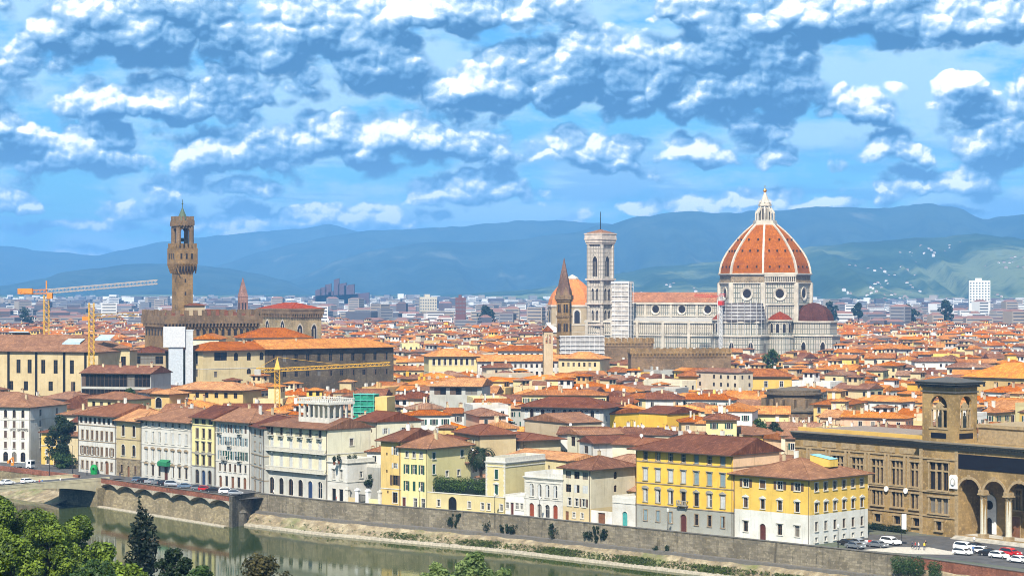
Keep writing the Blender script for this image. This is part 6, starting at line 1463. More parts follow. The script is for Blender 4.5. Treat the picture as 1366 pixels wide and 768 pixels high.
def face_rows(h):
    """windows of the two faces towards the river: (local x, y, z, angle, kind)"""
    r = random.Random(h['seed']); out = []; L, D, H = h['L'], h['D'], h['H']
    for (Wd, ang, f) in ((L, 0, lambda u: (u, 0)), (D, R(90), lambda u: (L, u)), (D, R(-90), lambda u: (0, D - u)), (L, R(180), lambda u: (L - u, D))):
        n = h['th'] + ang - math.pi / 2          # outward direction of the face
        if -math.sin(n) < .35: continue
        k = max(1, int(Wd / r.uniform(2.6, 3.8))); blank = r.random() < .16
        if blank: k = 1
        for fl_ in range(2):
            z = H - 2.75 - fl_ * 3.3
            if z < 1.2: break
            top = fl_ == 0 and r.random() < .14
            for i in range(k):
                if r.random() < .14: continue
                u = Wd * (i + .5) / k + r.uniform(-.15, .15); out.append((*f(u), z, ang, 4 if top and k <= 3 else (3 if blank else h['wk'])))
    return out
def house_mbs(h):
    L, D, H = h['L'], h['D'], h['H']; wl = MB(); T = lambda x, d, z: (x, d, z); wl.box(0, L, 0, D, 0, H, 0, bottom=False)
    Mx = (lambda u, v, w: (u, v, w)) if h['ax'] == 'x' else (lambda u, v, w: (L - v, u, w)); B = min(L, D); A = max(L, D)
    for e, u in ((h['kind'][0], 0), (h['kind'][1], A)):
        if e == 'g' and not h['flat']: wl.poly([Mx(u, 0, H), Mx(u, B, H), Mx(u, B / 2, H + B / 2 * h['pitch'])])
    rf_ = roof_mb(L, D, H + .2, h['ov'], h['pitch'], h['kind'][0], h['kind'][1], h['ax'], ovg=.3)
    if h['flat']:
        rf_ = MB(); rf_.box(.25, L - .25, .25, D - .25, H - .2, H + .05, 0, bottom=False)
        for a_ in ((-.03, L + .03, -.03, .25), (-.03, L + .03, D - .25, D + .03), (-.03, .25, .25, D - .25), (L - .25, L + .03, .25, D - .25)): rf_.box(*a_, H - .1, H + .95, 1)
    ex = None
    if h['alt']:
        ex = MB(); cx, cy_ = Mx(A * (.3 + .4 * h['wn']), B / 2, 0)[:2]; w2, d2 = 2.6, 2.2; z0, z1 = H, H + B / 2 * h['pitch'] + 2.6
        ex.box(cx - w2, cx + w2, cy_ - d2, cy_ + d2, z0, z1, 0); rr_ = roof_mb(2 * w2, 2 * d2, z1 + .1, .5, .3); ex.merge(rr_, Matrix.Translation((cx - w2, cy_ - d2, 0)), 1)
        for k in (-1, 1): ex.box(cx + k * 1.2 - .6, cx + k * 1.2 + .6, cy_ - d2 - .04, cy_ - d2 + .02, z1 - 1.9, z1 - .4, 3)
        ex.box(cx + w2 - .02, cx + w2 + .04, cy_ - .7, cy_ + .7, z1 - 1.9, z1 - .4, 3)
    ln = None
    if h['lean']:
        ln = MB(); w2 = L * .6; x0 = L * .3 * h['wn']; z1 = max(3.5, H - 3.8 - 2 * h['wn']); d2 = 3.2
        ln.box(x0, x0 + w2, -d2, -.01, 0, z1, 0, bottom=False); ln.add([(x0 - .4, -d2 - .5, z1), (x0 + w2 + .4, -d2 - .5, z1), (x0 + w2 + .4, -.02, z1 + 1.2), (x0 - .4, -.02, z1 + 1.2)], [[0, 1, 2, 3]], 1)
        ln.add([(x0 - .4, -d2 - .5, z1 - .18), (x0 + w2 + .4, -d2 - .5, z1 - .18), (x0 + w2 + .4, -d2 - .5, z1), (x0 - .4, -d2 - .5, z1)], [[0, 1, 2, 3]], 2)
    return wl, rf_, ex, ln
TERR = plain('terrace_floor', (.36, .22, .15), .9, var=.25)
plans = [p for p in (house_plan(s, hw) for s in SLOTS) if p]
plans.sort(key=lambda h: h['y'])
NEAR = plans[:282]; MASS = plans[282:]
HOUSES = []
for h in NEAR:
    wl, rf_, ex, ln = house_mbs(h); ca, sa = math.cos(h['th']), math.sin(h['th']); L, D = h['L'], h['D']
    t = thing('town_house', None, 'house', (h['x'] - (L / 2 * ca - D / 2 * sa), h['y'] - (L / 2 * sa + D / 2 * ca), 0), h['th'], 'town houses packed behind the riverfront')
    wm_ = WALLS[h['wall']]; rm_ = ROOFS[h['roof']]
    wl.build('wall', wm_, t); ro = rf_.build('roof', [TERR, wm_] if h['flat'] else [rm_, WOODD], t)
    A, B = max(L, D), min(L, D); Mx = (lambda u, v, w: (u, v, w)) if h['ax'] == 'x' else (lambda u, v, w: (L - v, u, w))
    for (u, v, k) in h['chim']: inst(CHM[k], 'chimney', ro, Mx(u * A, v * B, h['H'] + .2 + min(v, 1 - v) * B * (0 if h['flat'] else h['pitch'])), hw.choice((0, R(90))), .8)
    if ex: ex.build('roof_room', [wm_, rm_, WOODD, GLASS], t)
    if ln: ln.build('lean_to', [wm_, rm_, WOODD], t)
    for (x, y, z, ang, k) in face_rows(h):
        if ln and ang == 0 and z < h['H'] - 3: continue
        inst(flat_win(k), 'window', t, (x, y, z), ang)
    h['obj'] = t; h['nw'] = 0; HOUSES.append(h)
# everything farther: one mass of rooftops
WK = [k for k, _ in WT]; RK = ['orange', 'rosy', 'dull brown', 'bright orange', 'red-brown', 'dark brown']
BASEC = {'cream': (.55, .46, .255), 'ivory': (.58, .54, .40), 'white': (.60, .59, .54), 'ochre': (.52, .36, .14), 'yellow': (.66, .47, .12), 'beige': (.50, .43, .31), 'pale yellow': (.57, .50, .25), 'peach': (.66, .44, .28), 'grey': (.36, .36, .33), 'tan': (.42, .34, .20), 'golden': (.66, .40, .05)}
BASER = {'orange': (.52, .18, .045), 'rosy': (.44, .18, .07), 'dull brown': (.30, .15, .09), 'bright orange': (.64, .20, .034), 'red-brown': (.25, .105, .055), 'dark brown': (.15, .062, .042)}
mats = [plaster(k + '_plaster', BASEC[k], .3, world_space=True) for k in WK] + [tiles(k + '_tiles', BASER[k], world_space=True) for k in RK] + [WOODD, DARKG, WHITE]
NW_, iW, iD, iC = len(WK), len(WK) + len(RK), len(WK) + len(RK) + 1, len(WK) + len(RK) + 2
big = MB()
for h in MASS:
    wl, rf_, ex, ln = house_mbs(h); L, D = h['L'], h['D']; wi = WK.index(h['wall']); ri = NW_ + RK.index(h['roof'])
    M = Matrix.Translation((h['x'], h['y'], 0)) @ Matrix.Rotation(h['th'], 4, 'Z') @ Matrix.Translation((-L / 2, -D / 2, 0))
    mp = {0: wi, 1: ri, 2: iW, 3: iD}
    wl.m = [wi] * len(wl.m); rf_.m = [ri if k == 0 else (wi if h['flat'] else iW) for k in rf_.m]
    for e in (ex, ln):
        if e: e.m = [mp[k] for k in e.m]; wl.merge(e)
    wl.merge(rf_)
    A, B = max(L, D), min(L, D); Mx = (lambda u, v, w: (u, v, w)) if h['ax'] == 'x' else (lambda u, v, w: (L - v, u, w))
    for (u, v, k) in h['chim'][:2]:
        c = Mx(u * A, v * B, h['H'] + min(v, 1 - v) * B * h['pitch']); wl.box(c[0] - .5, c[0] + .5, c[1] - .4, c[1] + .4, c[2] - .5, c[2] + 1.6, wi if k else iC, bottom=False)
    for (x, y, z, ang, k) in face_rows(h)[:14]:
        w = .55 if k != 4 else 1.4; ca, sa = math.cos(ang), math.sin(ang); P = lambda a, b: (x + a * ca + .05 * sa, y + a * sa - .05 * ca, z + b); wl.poly([P(-w, 0), P(w, 0), P(w, 1.6), P(-w, 1.6)], iD)
    big.merge(wl, M)
tag(big.build('distant_rooftops', mats), 'mass of orange tiled rooftops filling the old town', kind='stuff')
# modern city on the plain: pale and grey blocks
dc = random.Random(5); far = MB()
fm = [plain('far_' + n, c, .9, var=.1, scale=.01) for n, c in (('white', (.62, .60, .56)), ('grey', (.19, .18, .18)), ('beige', (.30, .25, .20)), ('brown', (.11, .075, .07)), ('slate', (.08, .08, .095)), ('rose', (.20, .105, .085)))]
yy = 2150.0
while yy < 7600:
    n = int(.52 * yy / 30); st_ = 22 + (yy - 2100) * .012
    for i in range(n):
        x = dc.uniform(-.26, .26) * yy; y = yy + dc.uniform(-st_, st_)
        L, D = dc.uniform(10, 34), dc.uniform(10, 18); H = dc.choice((9, 12, 14, 16, 18, 20, 24)) * dc.uniform(.8, 1.15) * (1 if y < 4000 else 1.15)
        if dc.random() < .02: H = dc.uniform(26, 38); L = dc.uniform(14, 22)
        px = 683 + F * x / y; a = R(dc.uniform(-40, 40)); ca, sa = math.cos(a), math.sin(a); m = dc.choice((0, 0, 0, 1, 1, 2, 2, 2, 3, 4)); tm = dc.choice((1, 1, 3, 4, 5, 5)) if y < 3600 else dc.choice((0, 1, 1, 2, 4))
        P = lambda u, v, z: (x + u * ca - v * sa, y + u * sa + v * ca, z)
        v8 = [P(u, v, z) for z in (0, H) for u, v in ((-L / 2, -D / 2), (L / 2, -D / 2), (L / 2, D / 2), (-L / 2, D / 2))]
        far.add(v8, [[0, 1, 5, 4], [1, 2, 6, 5], [2, 3, 7, 6], [3, 0, 4, 7]], m)
        if tm in (3, 5) and y < 4000:
            p, q2 = P(-L / 2 + 3, 0, H + 2.4), P(L / 2 - 3, 0, H + 2.4); far.add([v8[4], v8[5], v8[6], v8[7], p, q2], [[0, 1, 5, 4], [1, 2, 5], [2, 3, 4, 5], [3, 0, 4]], tm)
        else: far.add(v8[4:], [[0, 1, 2, 3]], tm)
        if y < 5200:
            for k in range(int(H / 3.4)):
                z = H - 2.4 - k * 3.4
                if z < 1 or k > 4: break
                for s0, s1, s2, s3 in ((-L / 2 + 1, -D / 2 - .06, L / 2 - 1, -D / 2 - .06), (L / 2 + .06, -D / 2 + 1, L / 2 + .06, D / 2 - 1)):
                    p, q2 = P(s0, s1, z), P(s2, s3, z); far.add([p, q2, (q2[0], q2[1], z + 1.4), (p[0], p[1], z + 1.4)], [[0, 1, 2, 3]], 4)
    yy += st_
tag(far.build('distant_city', fm), 'grey and white modern city blocks spread over the far plain', kind='stuff')
# single blocks that stand out of the plain
def tower_block(label, px0, px1, ytop, Y, D, m, bands, rz=0.0, cat='tower block'):
    t = thing('tower_block', label, cat, (PX(px0, Y), Y, 0), rz); L = PX(px1, Y) - PX(px0, Y); H = PZ(ytop, Y)
    b = MB(); b.box(0, L, 0, D, 0, H); b.box(L * .3, L * .6, D * .3, D * .6, H, H + 3); b.build('wall', m, t)
    for i in range(bands):
        z = H - (i + 1) * H / (bands + 2) * .55 - 1; n = 7
        for k in range(n): b = MB(); b.box(L * (k + .2) / n, L * (k + .75) / n, -.15, .1, z, z + 1.8); b.build('window', plain('far_window', (.10, .11, .13), .5), t)
    return t
tower_block('tall white apartment tower standing alone at the foot of the hills', 1293, 1320.5, 374, 2850, 18, plain('tower_white', (.66, .66, .62), .8), 8, R(-8))
tower_block('dark red brown tower block in the far city beyond the orange roofs', 607.5, 621, 397, 2300, 12, plain('tower_maroon', (.13, .055, .05), .8), 4)
tower_block('broad beige apartment block with balconies in the far city', 560, 583, 396, 2500, 14, plain('tower_beige', (.42, .38, .30), .8), 5, R(6))
jp = thing('courthouse', 'jagged dark violet courthouse with stepped towers on the far plain', 'courthouse', (PX(418, 4400), 4400, 0))
for x0, x1, yt, d in ((0, 30, 393, 20), (4, 16, 385, 10), (24, 36, 378, 12), (30, 40, 388, 26), (41, 52, 371, 10), (50, 66, 377, 18), (62, 82, 379, 24), (36, 90, 392, 30), (82, 112, 390, 20), (14, 26, 382, 8)):
    b = MB(); z = PZ(yt, 4400); b.add([(x0, 0, 0), (x1, 0, 0), (x1, d, 0), (x0, d, 0), (x0, 0, z - 3), (x1, 0, z), (x1, d, z), (x0, d, z - 3)], [[0, 1, 5, 4], [1, 2, 6, 5], [2, 3, 7, 6], [3, 0, 4, 7], [4, 5, 6, 7]]); b.build('tower', plain('violet_cladding', (.085, .05, .06), .7), jp)
# ------------------------------------------------------------------ hills and the air between
def interp(P, x):
    if x <= P[0][0]: return P[0][1]
    for (a, b), (c, d) in zip(P, P[1:]):
        if x <= c:
            t = (x - a) / (c - a); t = t * t * (3 - 2 * t) * .5 + t * .5; return b + (d - b) * t
    return P[-1][1]
def vnoise(x, seed=0):
    def h(i): return (math.sin((i + seed * 57) * 127.1) * 43758.5453) % 1.0
    i = math.floor(x); f = x - i; f = f * f * (3 - 2 * f); return h(i) * (1 - f) + h(i + 1) * f
def fb(x, s, o=4): return sum(vnoise(x * 2 ** k, s + k) * .5 ** k for k in range(o)) / 1.9
def forest(name, c1, c2, field, amt):
    m, t, b = new_mat(name); ge = t.node('ShaderNodeNewGeometry'); p = ge.outputs['Position']
    n = t.noise(p, .0035, 7, .65); n2 = t.noise(t.vec('MULTIPLY', p, (1, .6, 1.6)), .0019, 6, .6); n3 = t.noise(p, .02, 4, .7)
    cc = t.mix(t.step(n, .38, .62), c1 + (1,), c2 + (1,)); cc = t.mix(t.math('MULTIPLY', t.step(n2, .62 - amt, .72 - amt), .9), cc, field + (1,))
    cc = t.mix(t.math('MULTIPLY', t.step(n3, .5, .7), .6), cc, tuple(x * .45 for x in c1) + (1,))
    bset(t, b, Base_Color=cc, Roughness=1.0, Specular_IOR_Level=0.0); return m
def hill_pt(px, t, D, wf, wb, ridge, seed):
    zr = max(0.0, CAMZ + (384 - interp(ridge, px)) / F * D); zr *= 1 + .05 * (fb(px * .02, seed) - .5) + .025 * (fb(px * .09, seed + 9) - .5)
    if t < .68:
        s = t / .68; Y = D - wf * (1 - s); e = 4 * s * (1 - s)
        spur = (fb(px * .018 + s * .8, seed + 3) - .5) * e + (fb(px * .06 + s * 2, seed + 5) - .5) * .45 * e
        z = min(zr * max(0, s ** 1.25 + spur * .5), zr * (.16 + .84 * s))
    else: s = (t - .68) / .32; Y = D + wb * s; z = zr * (1 - s * .8)
    return (PX(px, D) * (.35 + .65 * Y / D), Y, z - 2.0)
def hill(name, D, wf, wb, ridge, mat, seed, amp=.10, lo=-260, hi=1630, n=230):
    mb = MB(); rows = 30; pts = [hill_pt(lo + (hi - lo) * i / n, j / rows, D, wf, wb, ridge, seed) for j in range(rows + 1) for i in range(n + 1)]
    mb.add(pts, [[j * (n + 1) + i, j * (n + 1) + i + 1, (j + 1) * (n + 1) + i + 1, (j + 1) * (n + 1) + i] for j in range(rows) for i in range(n)])
    return tag(mb.build(name, mat, smooth=True), kind='structure')
RA = [(600, 392), (690, 386), (760, 378), (830, 362), (880, 353), (930, 349), (985, 345), (1040, 335), (1090, 326), (1140, 320), (1215, 316), (1260, 314), (1300, 311), (1340, 314), (1366, 318), (1450, 322), (1630, 340)]
RB = [(300, 392), (345, 385), (370, 379), (400, 368), (450, 346), (500, 331), (560, 322), (640, 319), (700, 316), (760, 308), (800, 298), (850, 287), (900, 281), (950, 280), (1020, 279), (1100, 275), (1170, 273), (1235, 269), (1280, 276), (1300, 286), (1314, 291), (1330, 288), (1366, 285), (1450, 279), (1630, 300)]
RC = [(120, 392), (170, 384), (240, 368), (300, 350), (350, 334), (400, 322), (450, 311), (500, 306), (540, 303), (600, 299), (640, 297), (700, 292), (760, 293), (800, 296), (900, 305), (1000, 330), (1200, 380)]
RE = [(-260, 388), (-60, 384), (0, 380), (60, 370), (82, 362), (130, 356), (178, 350), (219, 351), (260, 352), (300, 356), (340, 362), (380, 372), (410, 384), (440, 392)]
RG = [(-260, 322), (-100, 330), (0, 326), (30, 329), (55, 332), (131, 340), (191, 326), (219, 320), (260, 314), (300, 310), (350, 306), (400, 302), (440, 296), (470, 304), (500, 310), (560, 318), (640, 330), (800, 380)]
FOR1 = forest('wooded_slopes', (.022, .045, .018), (.045, .075, .030), (.15, .175, .08), .15); FOR2 = forest('far_woods', (.020, .038, .022), (.040, .060, .036), (.11, .12, .08), .02)
hill('hills', 8000, 2900, 1500, RA, FOR1, 4); hill('hills', 11500, 2600, 1500, RB, FOR2, 8)
hill('mountains', 13600, 2300, 1500, RC, FOR2, 15); hill('hills', 10200, 2300, 1500, RE, FOR2, 21); hill('mountains', 15600, 2300, 1500, RG, FOR2, 33)
# villas dotted over the near slopes
vl = random.Random(9); mb = MB()
for i in range(300):
    if i < 130: px, s = vl.choice(((1140, .42), (1150, .62), (1145, .28), (1318, .5), (1325, .46), (1210, .8), (870, .5), (900, .3), (1255, .2), (1120, .22))); px += vl.gauss(0, 26); s = min(.9, max(.03, s + vl.gauss(0, .045)))
    else: px, s = vl.uniform(740, 1380), vl.uniform(.02, .3) ** 1.2
    x, Y, z = hill_pt(px, s * .68, 8000, 2900, 1500, RA, 4); L, D, H = vl.uniform(5, 10), vl.uniform(5, 8), vl.uniform(-2, 1.5); z -= 6.5
    mb.box(x - L / 2, x + L / 2, Y - D / 2, Y + D / 2, z, z + 8 + H, vl.choice((0, 0, 1)), bottom=False); mb.add([(x - L / 2, Y - D / 2, z + 8 + H), (x + L / 2, Y - D / 2, z + 8 + H), (x + L / 2, Y + D / 2, z + 8 + H), (x - L / 2, Y + D / 2, z + 8 + H), (x, Y, z + 10.5 + H)], [[0, 1, 4], [1, 2, 4], [2, 3, 4], [3, 0, 4]], 2)
tag(mb.build('hillside_villas', [MATS['far_white'], MATS['far_beige'], MATS['far_rose']]), 'pale villas scattered over the green slopes', kind='stuff')
HAZE = 9.2e-5
hm = bpy.data.materials.new('air'); hm.use_nodes = True; ht = NT(hm.node_tree); ht.n.clear()
hv_ = ht.node('ShaderNodeVolumePrincipled'); hv_.inputs['Color'].default_value = (.20, .52, 1.0, 1); hv_.inputs['Density'].default_value = HAZE; hv_.inputs['Anisotropy'].default_value = 0.0
hv_.inputs['Density Attribute'].default_value = ''; hv_.inputs['Color Attribute'].default_value = ''; hv_.inputs['Temperature Attribute'].default_value = ''
ho = ht.node('ShaderNodeOutputMaterial'); ht.l.new(hv_.outputs[0], ho.inputs['Volume'])
mb = MB(); mb.box(-29000, 29000, -700, 19500, -14, 545); tag(mb.build('haze', hm), kind='stuff')

# ------------------------------------------------------------------ trees and plants
def leaf_cloud(rs, clumps, n, size, flat=.35):
    """n leaf faces spread through clumps [(x, y, z, rx, ry, rz)], denser towards each clump's rim"""
    c = np.array(clumps, float); w = (c[:, 3] * c[:, 4] * c[:, 5]) ** .67; w /= w.sum()
    idx = rs.choice(len(c), n, p=w); d = rs.normal(size=(n, 3)); d /= np.linalg.norm(d, axis=1)[:, None]
    r = rs.uniform(.35, 1.06, n) ** .55; p = c[idx, :3] + d * r[:, None] * c[idx, 3:]
    nn = d + rs.normal(scale=.55, size=(n, 3)) + np.array([0, 0, flat]); nn /= np.linalg.norm(nn, axis=1)[:, None]
    a = np.cross(nn, rs.normal(size=(n, 3))); a /= np.linalg.norm(a, axis=1)[:, None]; b = np.cross(nn, a)
    s = size * rs.uniform(.6, 1.3, n)[:, None]
    q = np.stack([p - a * s * .5, p + b * s * .32, p + a * s * .5, p - b * s * .32], 1).reshape(-1, 3)
    return q
def add_leaves(mb, q, m=0):
    o = len(mb.v); mb.v += [tuple(x) for x in q.tolist()]; k = len(q) // 4
    mb.f += [[o + 4 * i, o + 4 * i + 1, o + 4 * i + 2, o + 4 * i + 3] for i in range(k)]; mb.m += [m] * k
BARK = plain('bark', (.07, .05, .035), .95, var=.3)
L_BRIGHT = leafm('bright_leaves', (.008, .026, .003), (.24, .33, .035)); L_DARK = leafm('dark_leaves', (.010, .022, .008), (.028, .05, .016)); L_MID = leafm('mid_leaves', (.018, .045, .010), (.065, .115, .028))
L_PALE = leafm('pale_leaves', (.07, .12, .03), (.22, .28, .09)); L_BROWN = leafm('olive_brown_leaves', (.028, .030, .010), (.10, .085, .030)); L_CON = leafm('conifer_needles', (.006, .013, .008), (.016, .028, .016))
def tree(label, x, y, zb, h, rx, leaf, n, size, seed, cat='tree', name='tree', crown0=.25, shape='round', limbs=9, ry=None, group=None):
    rs = np.random.RandomState(seed); r = random.Random(seed); ry = ry or rx; t = thing(name, label, cat, (x, y, zb), 0, group)
    if shape == 'round': crown0 = max(crown0, 1 - 2.3 * rx / h)
    cl = []; tips = []
    if shape == 'cone':
        k = 15
        for i in range(k):
            f = i / (k - 1); zz = h * (crown0 + (1 - crown0) * f); rr_ = rx * ((1 - f) ** .6 * 1.15 + .14)
            for j in range(5 if f < .8 else 3):
                a = r.uniform(0, 6.28); d = rr_ * r.uniform(.25, .66); cl.append((d * math.cos(a), d * math.sin(a), zz + r.uniform(-.6, .6), rr_ * .5, rr_ * .5, h * .055))
    else:
        k = limbs * 5
        for i in range(k):
            a = r.uniform(0, 6.28); f = r.uniform(0, 1); zz = h * (crown0 + (1 - crown0) * (.10 + .80 * f)); prof = max(.3, 1 - abs(2 * f - .85) ** 2.2 * .8)
            d = r.uniform(.2, .9) * prof; rc = r.uniform(.13, .34)
            c = (rx * d * math.cos(a), ry * d * math.sin(a), zz); cl.append((*c, rx * rc, ry * rc, h * (1 - crown0) * rc * .42)); tips.append(c)
    mb = MB(); add_leaves(mb, leaf_cloud(rs, cl, n, size)); mb.build('crown', leaf, t)
    tb = MB(); tr = max(.12, h * .022); top = h * (crown0 + (1 - crown0) * .6); tb.tube([(0, 0, -1), (.1 * rx * .3, 0, h * crown0), (0, .1, top)], [tr * 1.3, tr, tr * .35], 8)
    for c in tips[:limbs + 3]: b0 = (0, 0, h * crown0 * r.uniform(.8, 1.3)); mid_ = ((c[0]) * .5, c[1] * .5, (b0[2] + c[2]) * .5 + .3); tb.tube([b0, mid_, c], [tr * .55, tr * .35, tr * .1], 5)
    tb.build('trunk', BARK, t); return t
def ftree(label, px0, px1, ytop, Y, leaf, n, size, seed, **k):
    x = PX((px0 + px1) / 2, Y); zb = bank_z(x, Y) - .3; tree(label, x, Y, zb, PZ(ytop, Y) - zb, (px1 - px0) / 2 / F * Y, leaf, n, size, seed, **k)
FG = 'trees on the near bank below the viewpoint'
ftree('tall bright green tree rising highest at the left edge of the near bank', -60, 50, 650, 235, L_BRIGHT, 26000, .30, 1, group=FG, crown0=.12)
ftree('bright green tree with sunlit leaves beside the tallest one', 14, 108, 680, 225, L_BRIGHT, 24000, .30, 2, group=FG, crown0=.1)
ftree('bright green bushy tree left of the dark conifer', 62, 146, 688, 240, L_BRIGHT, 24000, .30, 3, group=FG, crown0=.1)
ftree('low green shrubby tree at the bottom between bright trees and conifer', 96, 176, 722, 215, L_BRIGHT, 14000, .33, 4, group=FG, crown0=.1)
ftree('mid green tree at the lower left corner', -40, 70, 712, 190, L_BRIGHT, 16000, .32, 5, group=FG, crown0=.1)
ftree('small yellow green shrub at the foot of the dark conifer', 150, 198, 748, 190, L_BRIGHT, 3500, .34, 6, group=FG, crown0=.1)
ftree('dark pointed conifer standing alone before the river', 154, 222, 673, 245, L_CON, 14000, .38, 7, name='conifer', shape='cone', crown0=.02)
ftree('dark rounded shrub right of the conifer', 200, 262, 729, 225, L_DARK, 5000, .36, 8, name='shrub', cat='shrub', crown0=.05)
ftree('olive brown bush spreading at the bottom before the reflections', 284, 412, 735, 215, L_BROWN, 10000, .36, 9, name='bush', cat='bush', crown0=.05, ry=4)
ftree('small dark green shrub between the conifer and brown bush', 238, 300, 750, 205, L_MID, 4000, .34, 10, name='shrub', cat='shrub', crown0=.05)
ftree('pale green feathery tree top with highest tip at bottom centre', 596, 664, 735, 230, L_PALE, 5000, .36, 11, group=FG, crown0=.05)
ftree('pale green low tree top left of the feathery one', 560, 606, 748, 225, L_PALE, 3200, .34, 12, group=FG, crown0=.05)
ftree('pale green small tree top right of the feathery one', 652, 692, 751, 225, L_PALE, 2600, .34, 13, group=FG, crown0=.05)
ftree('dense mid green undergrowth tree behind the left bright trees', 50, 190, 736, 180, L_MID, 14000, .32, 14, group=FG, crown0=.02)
def ttree(label, px, ytop, Y, zb, wpx, leaf, n, size, seed, **k):
    tree(label, PX(px, Y), Y, zb, PZ(ytop, Y) - zb, wpx / 2 / F * Y, leaf, n, size, seed, **k)
ttree('tall dense dark tree between white hotel and palace with brown shutters', 84, 552, 660, 0, 52, L_DARK, 12000, .5, 21, crown0=.1)
ttree('lower green shrub hugging the foot of the tall dark tree', 84, 601, 656, 0, 46, L_MID, 4000, .45, 22, name='shrub', cat='shrub', crown0=.05)
ttree('green tree crown rising between brown roofs left of the ochre arched house', 173, 517, 708, 4, 22, L_MID, 3000, .6, 23)
ttree('dark tree in the shaded yard behind white gate pillars', 497, 628, 556, 0, 22, L_DARK, 3500, .4, 24, crown0=.1)
ttree('leafy roof garden tree left of the peach house', 1012, 556, 646, 5, 30, L_MID, 3200, .5, 25)
ttree('dark green roof garden tree beside the peach house', 1034, 562, 642, 5, 24, L_DARK, 2600, .5, 26)
ttree('small green tree on a terrace below the cathedral apse', 1030, 465, 1020, 8, 30, L_MID, 2000, .9, 27)
for i, (px, yt, Y, w_, lab) in enumerate(((1107, 400, 2250, 24, 'dark round tree beyond the cathedral tribune'), (1145, 403, 2250, 18, 'dark tree in far town right of the cathedral'), (1212, 404, 2240, 26, 'dark spreading tree in far town below the hills'), (1262, 399, 2300, 24, 'dark tree left of the white apartment tower'), (648, 405, 2280, 30, 'dark tree group right of the dark red tower block'), (738, 410, 2240, 22, 'dark tree by pale flats left of the orange ribbed dome'), (34, 410, 2200, 34, 'dark domed tree in far town left of the tower crane'))):
    ttree(lab, px, yt, Y, 0, w_, L_DARK, 900, 2.6, 40 + i, crown0=.1)
# tree masses of the far plain
rs = np.random.RandomState(12); cl = []
for i in range(520):
    Y = rs.uniform(2100, 8500) if i > 160 else rs.uniform(2050, 3600); x = rs.uniform(-.25, .25) * Y; r_ = rs.uniform(5, 13)
    for _ in range(2): cl.append((x + rs.uniform(-1.5, 1.5) * r_, Y, r_ * .8, r_ * 1.3, r_, r_ * .8))
mb = MB(); add_leaves(mb, leaf_cloud(rs, cl, 16000, 4.5)); tag(mb.build('distant_trees', L_DARK), 'dark tree tops scattered among the far city blocks', kind='stuff')
# palm
pm = fr(641, 3.2); t = thing('palm_tree', 'tall palm with dark arching fronds above the clipped hedge', 'palm', (pm.x, pm.y, 0)); zc = PZ(604, pm.y)
tb = MB(); tb.tube([(0, 0, 0), (.15, 0, zc * .5), (0, 0, zc)], [.45, .38, .42], 10); tb.build('trunk', BARK, t)
mb = MB(); r = random.Random(2)
for i in range(64):
    a = r.uniform(0, 6.28); e = r.uniform(-.5, 1.25); L = r.uniform(3.8, 5.0); pts = []
    for k in range(8):
        s = k / 7; el = e - 1.5 * s * s; pts.append(Vector((math.cos(a) * L * s * math.cos(el * .8), math.sin(a) * L * s * math.cos(el * .8), L * s * math.sin(el) * .9)))
    for k in range(7):
        d = (pts[k + 1] - pts[k]); sd = d.cross(Vector((0, 0, 1))).normalized() * (.85 * (1 - abs(k / 7 - .4)))
        for sg in (-1, 1):
            for q_ in (0, .5):
                p = pts[k] + d * q_; mb.add([tuple(p), tuple(p + d * .38), tuple(p + sd * sg + d * .7 + Vector((0, 0, -.12)))], [[0, 1, 2]])
mb.build('crown', L_DARK, t, (0, 0, zc))
# hedge
def hedge(label, A, B, off, w, z0, z1, leaf, n, size, seed):
    d = (B - A); L = d.length; rz = math.atan2(d.y, d.x); t = thing('hedge', label, 'hedge', (A.x, A.y, 0), rz); rs = np.random.RandomState(seed); cl = [(L * (i % 14 + .5) / 14, off + w / 2 + rs.uniform(-.5, .5), (z0 + z1) / 2 + rs.uniform(-.5, .3), L / 15, w / 2 * rs.uniform(.8, 1.1), (z1 - z0) / 2 * rs.uniform(.75, 1.05)) for i in range(28)]
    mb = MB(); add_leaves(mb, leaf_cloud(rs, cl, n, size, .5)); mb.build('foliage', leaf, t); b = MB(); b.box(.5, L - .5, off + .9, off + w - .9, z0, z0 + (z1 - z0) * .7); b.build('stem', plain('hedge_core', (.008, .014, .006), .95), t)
hedge('clipped dark green hedge above the cream garden wall with arched gate', fr(571), fr(648), 1.2, 4.0, 3.6, 8.3, leafm('hedge_leaves', (.012, .035, .005), (.10, .17, .03)), 11000, .3, 3)
lca, lsa = math.cos(LR), math.sin(LR); lp = lambda x, y: Vector((LX + x * lca - y * lsa, LY + x * lsa + y * lca))
hedge('low dark planting along the foot of the library wing', lp(-34, -3.4), lp(-2, -3.4), 0, 2.2, 0, 1.5, L_DARK, 4000, .34, 5)
def shrub(label, px, py, r_m, line, leaf, seed, out=.3, group=None, name='wall_shrub'):
    p = ray_line(px, line); z = PZ(py, p.y); t = thing(name, label, 'shrub', (p.x - .69 * out, p.y - .72 * out, z), 0, group); rs = np.random.RandomState(seed)
    mb = MB(); add_leaves(mb, leaf_cloud(rs, [(rs.uniform(-.75, .75) * r_m, rs.uniform(-.3, .1) * r_m, rs.uniform(-1.2, .7) * r_m, r_m * rs.uniform(.25, .6), r_m * .45, r_m * rs.uniform(.3, .75)) for _ in range(7)], 300, .32)); mb.build('foliage', leaf, t)
    b = MB(); b.tube([(.0, .6, -.5 * r_m), (0, 0, 0)], [.08, .04], 5); b.build('stem', BARK, t)
